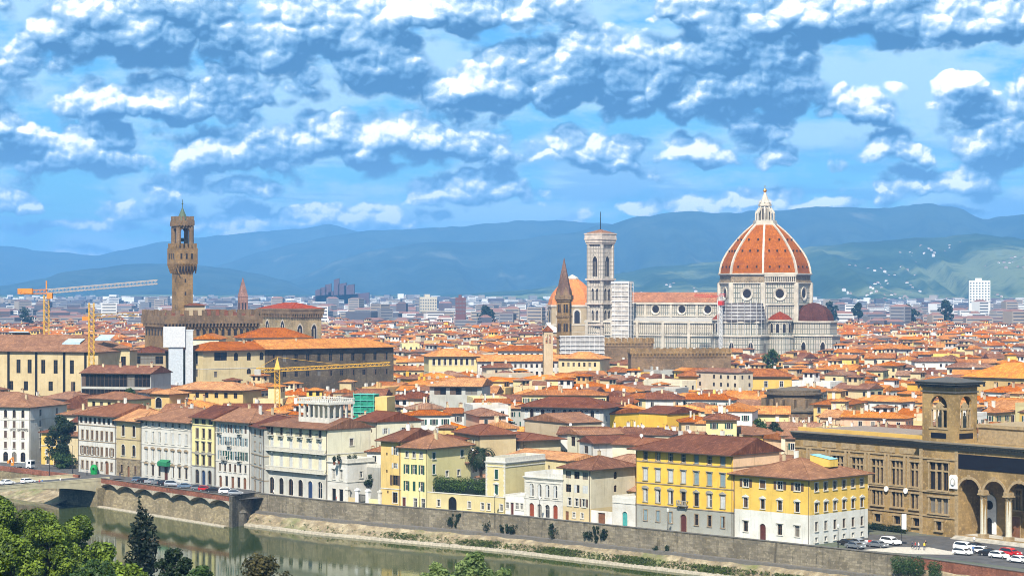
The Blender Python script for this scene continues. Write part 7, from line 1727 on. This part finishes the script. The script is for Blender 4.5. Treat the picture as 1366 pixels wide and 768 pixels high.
WS = [(601, 690, 1.1), (607, 698, .9), (613, 689, .7), (651, 701, 1.1), (671, 703, .8), (680, 702, 1.0), (687, 701, 1.1), (738, 702, 1.0), (741, 711, 1.4), (783, 708, .9), (789, 714, .8), (796, 706, .8), (805, 712, .8), (809, 708, .7), (876, 733, .9), (889, 732, 1.0), (797, 717, .6)]
WORD = ['first', 'second', 'third', 'fourth', 'fifth', 'sixth', 'seventh', 'eighth', 'ninth', 'tenth', 'eleventh', 'twelfth', 'thirteenth', 'fourteenth', 'fifteenth', 'sixteenth', 'seventeenth', 'eighteenth', 'nineteenth', 'twentieth']
for i, (px, py, r_m) in enumerate(sorted(WS)): shrub(f'dark shrub growing out of the grey river wall, {WORD[i]} from the left', px, py, r_m, QR, L_DARK, 60 + i, group='shrubs growing on the river wall')
rs = np.random.RandomState(77); gp = []
gl = densify(QR, 1.2); gn = normals(gl)
for p, n in zip(gl, gn):
    px = to_px((p.x, p.y, 0))[0]; k = int(max(0.06, min(1, (px - 440) / 300)) * 60 * (.35 + max(0, math.sin(px * .06) + .3)))
    for _ in range(k): o = rs.uniform(2.6, 4.9); gp.append((p.x - n.x * o + rs.uniform(-.6, .6), p.y - n.y * o + rs.uniform(-.6, .6), -4.1 - (o - 1) * .58 + .1, .3, .3, .2))
mb = MB(); add_leaves(mb, leaf_cloud(rs, gp, len(gp) * 5, .32, 1.0)); tag(mb.build('grass', leafm('bank_grass', (.03, .055, .008), (.12, .15, .03))), 'weedy grass along the foot of the river wall', kind='stuff')
# ------------------------------------------------------------------ cranes
CRY = plain('crane_yellow', (.52, .30, .03), .5); CRO = plain('crane_orange', (.55, .20, .03), .5)
c = thing('tower_crane', 'tall orange tower crane with long level jib left of the medieval tower', 'crane', (PX(62, 905), 905, 0))
mb = MB(); lattice(mb, (0, 0, 0), (0, 0, 51), 2.0, 26, 0, .2); mb.build('mast', CRY, c)
mb = MB(); lattice(mb, (0, 0, 52.5), (45, 6, 56.5), 1.6, 30, 0, .17); mb.build('jib', plain('crane_grey', (.42, .36, .30), .6), c)
mb = MB(); lattice(mb, (0, 0, 52.5), (-11, -1, 52.2), 1.6, 7, 0, .18); mb.build('counter_jib', CRO, c)
mb = MB(); mb.box(-11.6, -5.5, -1.6, 0, 51.5, 53.8); mb.build('counterweight', CRO, c)
mb = MB(); mb.box(.4, 2.6, -1.6, .6, 49.5, 52.0); mb.bar((0, 0, 52), (0, 0, 57), .5); mb.build('cab', CRO, c)
c = thing('tower_crane', 'slim yellow crane mast rising before the big cream gallery', 'crane', (PX(122, 770), 770, 0))
mb = MB(); lattice(mb, (0, 0, 0), (0, 0, PZ(404, 770)), 1.7, 26, 0, .19); mb.build('mast', CRY, c); z = PZ(422, 770)
mb = MB(); lattice(mb, (-3, 3, z), (12, 26, z + .5), 1.2, 10, 0, .15); mb.build('jib', CRY, c); mb = MB(); mb.box(-3.5, -1.2, 1, 3.4, z - 1.4, z); mb.build('counterweight', CRO, c)
c = thing('tower_crane', 'small yellow crane with pointed head and long low jib above the rooftop loggia', 'crane', (PX(370, 690), 690, 0)); z = PZ(493, 690)
mb = MB(); lattice(mb, (0, 0, 0), (0, 0, z), 1.5, 22, 0, .15); mb.build('mast', CRY, c); mb = MB(); lattice(mb, (0, 0, z), (35, 9, z + 1.6), 1.0, 26, 0, .13); mb.build('jib', CRY, c)
mb = MB(); lattice(mb, (0, 0, z), (-6.5, -1.5, z), 1.2, 5, 0, .14); mb.build('counter_jib', CRY, c); mb = MB(); mb.add([(-1, -1, z), (1, -1, z), (1, 1, z), (-1, 1, z), (0, 0, z + 4)], [[0, 1, 4], [1, 2, 4], [2, 3, 4], [3, 0, 4]]); mb.bar((0, 0, z + 4), (20, 5.2, z + 1.4), .1); mb.bar((0, 0, z + 4), (-6, -1.4, z + .6), .1); mb.build('head', CRY, c)
mb = MB(); mb.box(-7, -5, -2.3, -.6, z - 1.6, z + .2); mb.build('counterweight', plain('concrete_block', (.35, .34, .31), .9), c)

# ------------------------------------------------------------------ cars
TYRE = plain('tyre_rubber', (.015, .015, .015), .9); RIM = plain('wheel_rim', (.45, .45, .46), .3, .8); CARGL = plain('car_glass', (.015, .018, .022), .08, spec=.6); LAMPM = plain('headlight_glass', (.75, .75, .72), .15); TAILM = plain('tail_light', (.35, .01, .01), .3)
def car_meshes(kind):
    def make():
        if kind == 'hatch': L, Wc, low, prof, glass = 4.0, 1.7, .28, [(-2.0, .35), (-2.0, .72), (-1.92, .92), (-1.55, 1.38), (-1.15, 1.47), (.1, 1.46), (.55, 1.30), (1.05, .95), (1.75, .82), (1.98, .62), (2.0, .35)], [(-1.75, .98), (-1.5, 1.34), (-1.1, 1.40), (.08, 1.39), (.45, 1.26), (.88, .98)]
        elif kind == 'suv': L, Wc, low, prof, glass = 4.6, 1.85, .35, [(-2.3, .4), (-2.3, .95), (-2.22, 1.1), (-1.95, 1.62), (-1.5, 1.72), (.3, 1.70), (.75, 1.48), (1.2, 1.10), (2.05, 1.0), (2.28, .8), (2.3, .4)], [(-2.0, 1.15), (-1.82, 1.55), (-1.45, 1.64), (.28, 1.62), (.65, 1.42), (1.02, 1.12)]
        else: L, Wc, low, prof, glass = 4.5, 1.76, .28, [(-2.25, .35), (-2.25, .75), (-2.15, .92), (-1.5, 1.0), (-.95, 1.38), (-.5, 1.44), (.3, 1.43), (.75, 1.28), (1.25, .95), (2.0, .80), (2.24, .62), (2.25, .35)], [(-1.35, 1.02), (-.9, 1.32), (-.5, 1.37), (.28, 1.36), (.66, 1.23), (1.08, .98)]
        b = MB(); n = len(prof); h = Wc / 2
        def ring(y, k): return [(x, y * (1 - .14 * max(0, (z - .95) / .6)) if k else y, z) for x, z in prof]
        sec = [[(x, s * (h - .06) * (1 - .17 * max(0, (z - .95) / .55)), z) for x, z in prof] for s in (-1, 1)]; sec2 = [[(x * .985, s * h * (1 - .17 * max(0, (z - .95) / .55)), z * .985 + .012) for x, z in prof] for s in (-1, 1)]
        o = len(b.v); b.v += sec2[0] + sec[0] + sec[1] + sec2[1]
        for r_ in range(3):
            for i in range(n): b.f.append([o + r_ * n + i, o + r_ * n + (i + 1) % n, o + (r_ + 1) * n + (i + 1) % n, o + (r_ + 1) * n + i]); b.m.append(0)
        b.poly(sec2[0]); b.poly(sec2[1][::-1])
        body = b.mesh('body', [WHITEP])
        g_ = MB()
        for s in (-1, 1): g_.poly([(x, s * (h * (1 - .17 * max(0, (z - .95) / .55)) + .012), z) for x, z in glass])
        for i, j in ((0, 1), (len(glass) - 2, len(glass) - 1)):
            (x0, z0), (x1, z1) = glass[i], glass[j]; sg = -1 if i == 0 else 1; w0, w1 = [h * .86 * (1 - .17 * max(0, (z - .95) / .55)) for z in (z0, z1)]; dx = .13 * sg
            g_.poly([(x0 + dx * 1.3, -w0, z0 + .03), (x0 + dx * 1.3, w0, z0 + .03), (x1 + dx * 1.3, w1, z1 + .03), (x1 + dx * 1.3, -w1, z1 + .03)])
        glassm_ = g_.mesh('window', CARGL)
        w = MB(); w.add([], []); nn = 14; rr_ = .31 if kind != 'suv' else .36
        for s0, s1, rad, mm in ((-.1, .1, rr_, 0), (-.115, .115, rr_ * .62, 1)):
            ca = [(rad * math.cos(2 * math.pi * i / nn), rad * math.sin(2 * math.pi * i / nn)) for i in range(nn)]; w.xz(ca, s0, s1, mm); w.poly([(x, s1, z) for x, z in reversed(ca)], mm)
        wh_ = w.mesh('wheel', [TYRE, RIM])
        hl = MB(); hl.box(-.06, .06, -.2, .2, -.09, .09); hlm = hl.mesh('headlight', LAMPM); tlm = hl.mesh('tail_light', TAILM)
        return body, glassm_, wh_, hlm, tlm, L, h, rr_
    return cached(('car', kind), make)
PAINT = {'white': plain('car_white', (.74, .74, .73), .25, spec=.6), 'silver': plain('car_silver', (.42, .44, .46), .28, .5), 'black': plain('car_black', (.014, .014, .016), .18, spec=.6), 'red': plain('car_red', (.42, .015, .015), .2, spec=.6), 'blue': plain('car_blue', (.10, .15, .22), .25, spec=.6), 'grey': plain('car_grey', (.14, .15, .16), .25, spec=.6)}
def car(label, p, ang, kind, paint, group, z=0.0):
    body, gl_, wh_, hl, tl, L, h, rr_ = car_meshes(kind); t = thing('parked_car', label, 'car', (p[0], p[1], z), ang, group)
    o = inst(body, 'body', t); o.material_slots[0].link = 'OBJECT'; o.material_slots[0].material = PAINT[paint]
    inst(gl_, 'window', t)
    for x in (-L * .31, L * .32):
        for s in (-1, 1): inst(wh_, 'wheel', t, (x, s * (h - .10), rr_))
    for s in (-1, 1): inst(hl, 'headlight', t, (L / 2 - .07, s * (h - .3), .68 if kind != 'suv' else .85)); inst(tl, 'tail_light', t, (-L / 2 + .03, s * (h - .28), .75 if kind != 'suv' else .95))
    return t
qa = math.atan2(d0.y, d0.x)
QC = 'cars parked along the scalloped river walk'
lots = [(185, 'hatch', 'blue', 'pale blue car first in the row by the bridge'), (194, 'saloon', 'black', 'black car second in the row by the bridge, beside a pale blue car'), (203, 'saloon', 'silver', 'silver car between two dark cars near the bridge end of the row'), (212, 'saloon', 'grey', 'grey car right of the silver one, below the green awning'),
        (220, 'hatch', 'black', 'black hatchback right of the grey car, below the green awning'), (230, 'suv', 'silver', 'silver off-roader last of the close-packed cars by the bridge'), (247, 'saloon', 'blue', 'pale blue car standing alone in the gap of the row'), (264, 'hatch', 'grey', 'dark grey hatchback left of the red car'),
        (274, 'hatch', 'red', 'red hatchback in the row along the river walk'), (285, 'saloon', 'black', 'black car right of the red hatchback'), (303, 'suv', 'white', 'white off-roader near the dark buttress end of the row'), (314, 'hatch', 'silver', 'silver hatchback last before the dark buttress')]
qoff = [p + n0 * 8.0 for p in (QL[1], QL[2] + d0 * 4)]
for px, k, pt, lab in lots: car(lab, ray_line(px, qoff), qa + R(62), k, pt, QC)
for px, k, lab, o_ in ((9, 'saloon', 'white car on the bridge at the left edge', -9.5), (37, 'hatch', 'white car on the bridge nearing the bridge head', -9.0)):
    A_, B_ = Vector(bpt(0, o_, 0)[:2]), Vector(bpt(90, o_, 0)[:2]); car(lab, ray_line(px, [A_, B_]), math.atan2(-bd.y, -bd.x), k, 'white', 'cars crossing the bridge', .37)
FC = 'cars parked in front of the library'
for px, py, k, pt, a, lab in ((1287, 733, 'suv', 'white', -40, 'white off-roader leftmost in the second row before the library arches'), (1284, 739.5, 'hatch', 'white', -40, 'white hatchback leftmost in the front row by the brick parapet'), (1301, 732.5, 'saloon', 'black', -38, 'black car behind two white cars before the library arches'), (1310, 737.5, 'hatch', 'white', -35, 'white hatchback between two black cars by the brick parapet'),
                             (1320, 740.5, 'saloon', 'black', -20, 'black car between two white hatchbacks by the brick parapet'), (1333, 744, 'hatch', 'white', -45, 'white hatchback just left of the red car'), (1348, 741.5, 'suv', 'red', -50, 'red off-roader in the row by the brick parapet'), (1359, 750, 'saloon', 'white', -48, 'white saloon nearest the right edge by the brick parapet'),
                             (1188, 726, 'suv', 'white', -50, 'white off-roader by the planting at the library wing'), (1146, 727, 'hatch', 'silver', -52, 'silver hatchback beside the corner palace'), (1131, 727, 'saloon', 'black', -50, 'black car beside the corner palace'), (1141, 731, 'saloon', 'grey', -50, 'dark grey car half hidden by the river wall beside corner palace'), (1171, 729.5, 'saloon', 'grey', -48, 'grey car behind the red and white barrier')):
    car(lab, W(px, py), R(a), k, pt, FC)
pk = MB(); pk.poly([(p.x, p.y, .005) for p in (W(1128, 731), W(1214, 739), W(1380, 760), W(1400, 722), W(1226, 714), W(1160, 712))]); tag(pk.build('car_park', asph), kind='structure')
pl_ = MB(); pl_.poly([(p.x, p.y, .010) for p in (W(1150, 733), W(1196, 729), W(1240, 729.5), W(1292, 739.5), W(1218, 738.5), W(1190, 736.5))]); tag(pl_.build('pavement', plain('light_paving', (.44, .40, .33), .9, var=.15)), kind='structure')
# barriers
ba = thing('barrier', 'red and white striped works barrier on the pavement by the corner palace', 'barrier', (*W(1163, 727.5)[:2], 0), R(-30)); mb = MB()
for i in range(6): mb.box(-2.4 + i * .8, -1.6 + i * .8, -.05, .05, .35, 1.15, i % 2)
for x in (-2, 0, 2): mb.box(x - .05, x + .05, -.3, .3, 0, .35, 1)
mb.build('board', [REDP, WHITEP], ba)
# lorry by the hotel
tp = W(30, 625); t = thing('lorry', 'white lorry with orange loading arm parked before the white hotel', 'lorry', (tp.x, tp.y, 0), R(-20))
mb = MB(); mb.box(1.8, 3.6, -1.1, 1.1, .6, 2.7); mb.add([(3.6, -1.1, 1.6), (3.6, 1.1, 1.6), (3.3, 1.0, 2.7), (3.3, -1.0, 2.7)], [[0, 1, 2, 3]]); mb.build('cab', PAINT['white'], t); mb = MB(); mb.box(3.605, 3.63, -.95, .95, 1.5, 2.4); mb.box(2.6, 3.4, -1.12, -1.105, 1.6, 2.4); mb.build('window', CARGL, t)
mb = MB(); mb.box(-3.6, 1.7, -1.15, 1.15, .8, 1.0); mb.box(-2.2, 1.6, -1.15, -1.05, 1.0, 1.7); mb.box(-2.2, 1.6, 1.05, 1.15, 1.0, 1.7); mb.box(-2.2, -2.1, -1.05, 1.05, 1.0, 1.7); mb.box(1.5, 1.6, -1.05, 1.05, 1.0, 2.2); mb.build('bed', PAINT['grey'], t)
mb = MB(); mb.bar((-3, 0, 1), (-3.2, 0, 3.4), .35); mb.bar((-3.2, 0, 3.4), (-4.6, 0, 2.4), .3); mb.box(-5.0, -4.3, -.6, .6, 1.6, 2.4); mb.box(-3.5, -2.5, -.9, .9, 1.0, 1.8); mb.build('loading_arm', CRO, t)
for x in (-2.6, -1.4, 2.7):
    for s in (-1, 1): inst(car_meshes('suv')[2], 'wheel', t, (x, s * 1.0, .48), 0, 1.35)
# recycling dome, kiosk, lamps, signs
p = W(125.5, 632); t = thing('recycling_bin', 'tall green domed recycling bin at the bridge head', 'bin', (p.x, p.y, 0)); mb = MB(); mb.lathe([(1.0, 0), (1.15, 1.6), (.9, 2.4), (.3, 2.8), (.0, 2.85)], 12); mb.build('body', plain('bin_green', (.01, .22, .05), .4), t); mb = MB(); mb.cyl(0, -1.05, .28, .28, 1.4, 1.9, 8); mb.build('opening', IRON, t)
def lamp(label, p, h=6.5, arm=True):
    t = thing('street_lamp', label, 'lamp', (p[0], p[1], 0), R(-40), 'street lamps along the river'); mb = MB(); mb.cyl(0, 0, .16, .12, 0, 1.0, 8); mb.cyl(0, 0, .09, .06, 1.0, h, 8); mb.build('post', IRON, t)
    mb = MB()
    if arm: mb.tube([(0, 0, h - .1), (-.5, 0, h + .3), (-1.5, 0, h + .35)], [.05, .05, .04], 6); mb.build('arm', IRON, t); mb = MB(); mb.box(-2.1, -1.3, -.16, .16, h + .22, h + .38); mb.build('lantern', plain('lamp_glass', (.6, .6, .56), .4), t)
    else: mb.lathe([(.12, h), (.24, h + .15), (.3, h + .6), (.12, h + .8), (.02, h + 1.0)], 8); mb.build('lantern', plain('lamp_glass', (.6, .6, .56), .4), t)
lamp('tall grey street lamp with arm at the foot of the dark tree', W(97, 631), 8.0)
lamp('street lamp by the left end of the bridge parapet', W(66, 637), 7.0)
for px, lab in ((660, 'street lamp before the cream garden wall'), (891, 'street lamp before the big yellow palace'), (1118, 'street lamp beside the corner palace'), (720, 'street lamp before the little white palazzo'), (560, 'street lamp before the house with green shutters')): lamp(lab, ray_line(px, offset(QR + [QFAR], 3.6)), 4.6, False)
p = W(1206, 727); t = thing('banner', 'white upright banner standing in the planting by the library', 'banner', (p.x, p.y, 0), R(-40)); mb = MB(); mb.box(-.55, .55, -.03, .03, 3.4, 6.6); mb.build('cloth', WHITEP, t); mb = MB(); mb.cyl(-.6, 0, .05, .05, 0, 6.8, 6); mb.build('pole', IRON, t)
for px, py, lab in ((331, 657, 'white bar awning over the door beside the grey banded house'),): 
    pass
# ------------------------------------------------------------------ people
SKIN = plain('skin', (.42, .26, .18), .6)
def person_mesh(pose, shirt, legs_, hair):
    me = bpy.data.meshes.new('person'); s = .13 if pose == 'walk' else .03
    V = [(0, 0, .95), (0, 0, 1.18), (0, 0, 1.42), (0, .01, 1.52), (0, .02, 1.62), (0, .01, 1.74), (-.10, 0, .90), (-.10 - .01, s * 1.2, .50), (-.10, -s * .4, .07), (-.10, .10, .03), (.10, 0, .90), (.11, -s * 1.0, .50), (.10, -s * 2.6, .08), (.10, .10 - s * 2.6, .03),
         (-.20, 0, 1.40), (-.25, -s, 1.12), (-.25, .08 - s, .86), (.20, 0, 1.40), (.25, s, 1.12), (.25, .08 + s, .86)]
    E = [(0, 1), (1, 2), (2, 3), (3, 4), (4, 5), (0, 6), (6, 7), (7, 8), (8, 9), (0, 10), (10, 11), (11, 12), (12, 13), (2, 14), (14, 15), (15, 16), (2, 17), (17, 18), (18, 19)]
    rad = [.15, .135, .16, .06, .10, .085, .095, .065, .045, .04, .095, .065, .045, .04, .07, .045, .035, .07, .045, .035]
    me.from_pydata(V, E, []); o = bpy.data.objects.new('person', me); col.objects.link(o)
    mo = o.modifiers.new('skin', 'SKIN'); sd = me.skin_vertices[0].data
    for d_, r_ in zip(sd, rad): d_.radius = (r_, r_ * .85)
    sd[0].use_root = True; o.modifiers.new('sub', 'SUBSURF').levels = 1; o.modifiers['sub'].render_levels = 1
    dg = bpy.context.evaluated_depsgraph_get(); m2 = bpy.data.meshes.new_from_object(o.evaluated_get(dg)); bpy.data.objects.remove(o)
    m2.materials.clear()
    for mm in (shirt, legs_, SKIN, hair): m2.materials.append(mm)
    for f in m2.polygons:
        c = f.center; f.material_index = 3 if c.z > 1.69 or (c.z > 1.58 and c.y < -.02) else 2 if c.z > 1.47 or (abs(c.x) > .19 and c.z < 1.05) else 0 if c.z > .93 else 1; f.use_smooth = True
    return m2
CL = {k: plain('cloth_' + k, c, .9) for k, c in (('white', (.7, .7, .68)), ('navy', (.02, .03, .08)), ('red', (.4, .03, .03)), ('grey', (.2, .2, .21)), ('black', (.02, .02, .02)), ('yellow', (.6, .45, .05)), ('blue', (.08, .18, .4)))}
HAIR = plain('dark_hair', (.03, .02, .015), .7)
PM = {}
for lab, p, z, a, pose, sh, lg in (('person in white shirt and dark trousers walking first in the group before the library', W(1217, 732), 0, 60, 'walk', 'navy', 'black'), ('person in red top walking second in the group before the library', W(1221, 732.5), 0, 70, 'walk', 'red', 'navy'), ('person in white shirt walking third in the group before the library', W(1225.5, 733), 0, 80, 'walk', 'white', 'navy'), ('person in yellow top at the right of the group before the library', W(1233, 733.5), 0, 200, 'stand', 'yellow', 'navy'), ('person in black clothes right behind the one in yellow', W(1234.5, 731), 0, 190, 'stand', 'black', 'black'),
                        ('person in white standing on the library steps between the columns', W(1299.5, 725), 0, 180, 'stand', 'white', 'grey'), ('person in blue shirt between the parked white cars', W(1298, 738), 0, 150, 'walk', 'blue', 'navy'), ('person in red top on the bridge pavement', Vector(bpt(22, -1.2, 0)), .36, 120, 'walk', 'red', 'navy'), ('person in blue top beside the one in red on the bridge', Vector(bpt(21, -1.3, 0)), .36, 130, 'stand', 'blue', 'black'), ('person in white walking alone on the bridge pavement', Vector(bpt(15, -1.2, 0)), .36, 300, 'walk', 'white', 'navy'),
                        ('person in dark clothes waiting by the green recycling bin', W(116, 634), 0, 0, 'stand', 'grey', 'black'), ('person in black walking before the tan gothic palace', W(160, 636), 0, 40, 'walk', 'black', 'navy'), ('person in white top outside the ivory palace arches', fr(372) + Vector((-1.2, -1.6)), 0, 90, 'walk', 'white', 'black'), ('person in red coat by the white hooded doors', fr(455) + Vector((-1.1, -1.3)), 0, 100, 'stand', 'red', 'black')):
    k = (pose, sh, lg); PM.setdefault(k, None)
    if PM[k] is None: PM[k] = person_mesh(pose, CL[sh], CL[lg], HAIR)
    if 'first in the group' in lab: lab = 'person in navy top walking first in the group before the library'
    o = inst(PM[k], 'person', None, (p.x, p.y, z), R(a)); tag(o, lab, 'person')

# ------------------------------------------------------------------ rooftop clutter: bushes on terraces, aerials and dishes
for i, (px, py, Y, rm) in enumerate(((446, 612, 552, .9), (452, 610, 552, 1.0), (466, 611, 556, 1.1), (473, 610, 558, 1.3))):
    t = thing('terrace_plant', f'leafy potted plant on the white terrace, {WORD[i]} from the left', 'plant', (PX(px, Y), Y, PZ(py, Y) - rm), 0, 'potted plants on the white terrace'); rs = np.random.RandomState(200 + i); mb = MB(); add_leaves(mb, leaf_cloud(rs, [(0, 0, rm, rm * .6, rm * .6, rm * .9)], 260, .3)); mb.build('foliage', L_DARK, t); mb = MB(); mb.cyl(0, 0, .25, .34, -.6, .15, 8); mb.build('pot', REDT, t)
for i, (px, rm) in enumerate(((1213, 1.9), (1226, 2.0), (1239, 2.1), (1261, 1.9))):
    p = ray_line(px, RP); q2 = p - Vector((.82, .57)) * 3.0; t = thing('shrub', f'round dark green shrub below the brick parapet, {WORD[i]} from the left', 'shrub', (q2.x, q2.y, -2.6), 0, 'round shrubs below the brick parapet'); rs = np.random.RandomState(300 + i); mb = MB()
    add_leaves(mb, leaf_cloud(rs, [(rs.uniform(-.5, .5), rs.uniform(-.5, .5), rm * (.7 + .4 * k), rm * .75, rm * .75, rm * .6) for k in range(3)], 1300, .3)); mb.build('foliage', L_MID, t); b = MB(); b.tube([(0, 0, -1), (0, 0, rm)], [.12, .05], 5); b.build('stem', BARK, t)
def aerial_mesh():
    b = MB(); b.cyl(0, 0, .035, .03, -.5, 2.6, 4)
    for i in range(5): b.bar((-.45 + .04 * i, 0, 2.5 - .0 * i), (.45, 0, 2.5), .03) if i == 0 else b.bar((-.4 + .2 * i, -.35, 2.5), (-.4 + .2 * i, .35, 2.5), .03)
    return b.mesh('aerial', IRON)
def dish_mesh():
    b = MB(); n = 10
    for i in range(n):
        a, c_ = 2 * math.pi * i / n, 2 * math.pi * (i + 1) / n; b.poly([(0, .12, .9), (.45 * math.cos(a), -.05, .9 + .45 * math.sin(a)), (.45 * math.cos(c_), -.05, .9 + .45 * math.sin(c_))])
    b.cyl(0, .2, .04, .04, -.4, .9, 4); return b.mesh('satellite_dish', WHITEP)
AER, DISH = aerial_mesh(), dish_mesh(); ar = random.Random(4)
for h in HOUSES:
    L, D = h['L'], h['D']; A, B = max(L, D), min(L, D); Mx = (lambda u, v, w: (u, v, w)) if h['ax'] == 'x' else (lambda u, v, w: (L - v, u, w)); ro = [c for c in h['obj'].children if c.name.split('.')[0] == 'roof'][0]
    if ar.random() < .5: u, v = ar.uniform(.25, .75), ar.uniform(.35, .65); inst(AER, 'aerial', ro, Mx(u * A, v * B, h['H'] + .2 + min(v, 1 - v) * B * (0 if h['flat'] else h['pitch'])), ar.uniform(0, 3))
    if ar.random() < .35: u, v = ar.uniform(.2, .8), ar.uniform(.2, .45); inst(DISH, 'satellite_dish', ro, Mx(u * A, v * B, h['H'] + .2 + min(v, 1 - v) * B * (0 if h['flat'] else h['pitch'])), -h['th'] + ar.uniform(-.6, .6))

# ------------------------------------------------------------------ a label that points at each town house
SPOTS = [(20, 545, 'behind the white hotel'), (85, 540, 'behind the tall dark tree'), (130, 545, 'behind the palace with brown shutters'), (172, 545, 'behind the tan gothic palace'), (220, 545, 'behind the palace with green awning'), (270, 545, 'behind the narrow cream palace'), (312, 548, 'behind the palace with blue-grey shutters'), (345, 530, 'left of the rooftop loggia'),
         (372, 512, 'below the small yellow crane'), (415, 530, 'behind the rooftop loggia'), (455, 545, 'right of the rooftop loggia'), (490, 535, 'near the green scaffold netting'), (525, 565, 'behind the ochre riverside house'), (580, 575, 'behind the green-shuttered cream house'), (640, 585, 'behind the palm'), (690, 600, 'behind the balustraded turret'), (725, 590, 'behind the little white palazzo'), (800, 605, 'behind the banded cream house'),
         (730, 520, 'behind the arcaded red-roofed palace'), (750, 575, 'below the arcaded red-roofed palace'), (840, 545, 'beside the larger golden party wall'), (910, 555, 'beside the smaller golden gable'), (910, 590, 'behind the big yellow palace'), (960, 530, 'below the long yellow hall'), (985, 560, 'left of the roof garden trees'), (1060, 530, 'beside the brick rotunda'), (1050, 600, 'behind the peach house'), (1130, 565, 'behind the library wing'), (1180, 540, 'left of the library bell tower'), (1330, 560, 'beside the bright yellow house'), (1330, 520, 'below the broad church roof'),
         (610, 505, 'below the cream convent wing'), (610, 535, 'beside the grey-fronted house'), (690, 510, 'below the long white convent'), (440, 505, 'below the long dark palace'), (310, 505, 'below the loggia palace'), (60, 515, 'below the big cream gallery'), (150, 520, 'below the glassy hall'), (205, 515, 'beside the ochre arched house'), (255, 515, 'behind the wide ochre house'), (240, 500, 'below the white lift tower')]
WN = {'pale yellow': 'pale yellow'}
RN = {'hh': 'hipped', 'gg': 'gabled', 'hg': 'half-hipped', 'gh': 'half-hipped'}
bk = {}
for h in HOUSES:
    rise = min(h['L'], h['D']) / 2 * h['pitch']; sx, sy = to_px((h['x'], h['y'], h['H'] + rise * .6)); h['sx'], h['sy'] = sx, sy
    sp_ = min(SPOTS, key=lambda s: (s[0] - sx) ** 2 + (1.6 * (s[1] - sy)) ** 2)[2]
    ft = 'with roof room' if h['alt'] else 'with lean-to' if h['lean'] else ''
    h['key'] = (h['wall'], 'walled' if h['flat'] else h['roof'], 'terrace' if h['flat'] else RN[h['kind']], ft, sp_); bk.setdefault(h['key'], []).append(h)
for k, hs in bk.items():
    w_, r_, f_, ft, sp_ = k; hs.sort(key=lambda h: h['sx']); base = f'{w_} house {ft}'.strip() + f', {r_} {f_} roof, '.replace('half-hipped', 'half-hip')
    for i, h in enumerate(hs):
        if len(hs) == 1: h['obj']['label'] = base + sp_
        else: h['obj']['label'] = base + ('left one' if len(hs) == 2 and i == 0 else 'right one' if len(hs) == 2 else f'{WORD[i]} from left') + ' ' + sp_
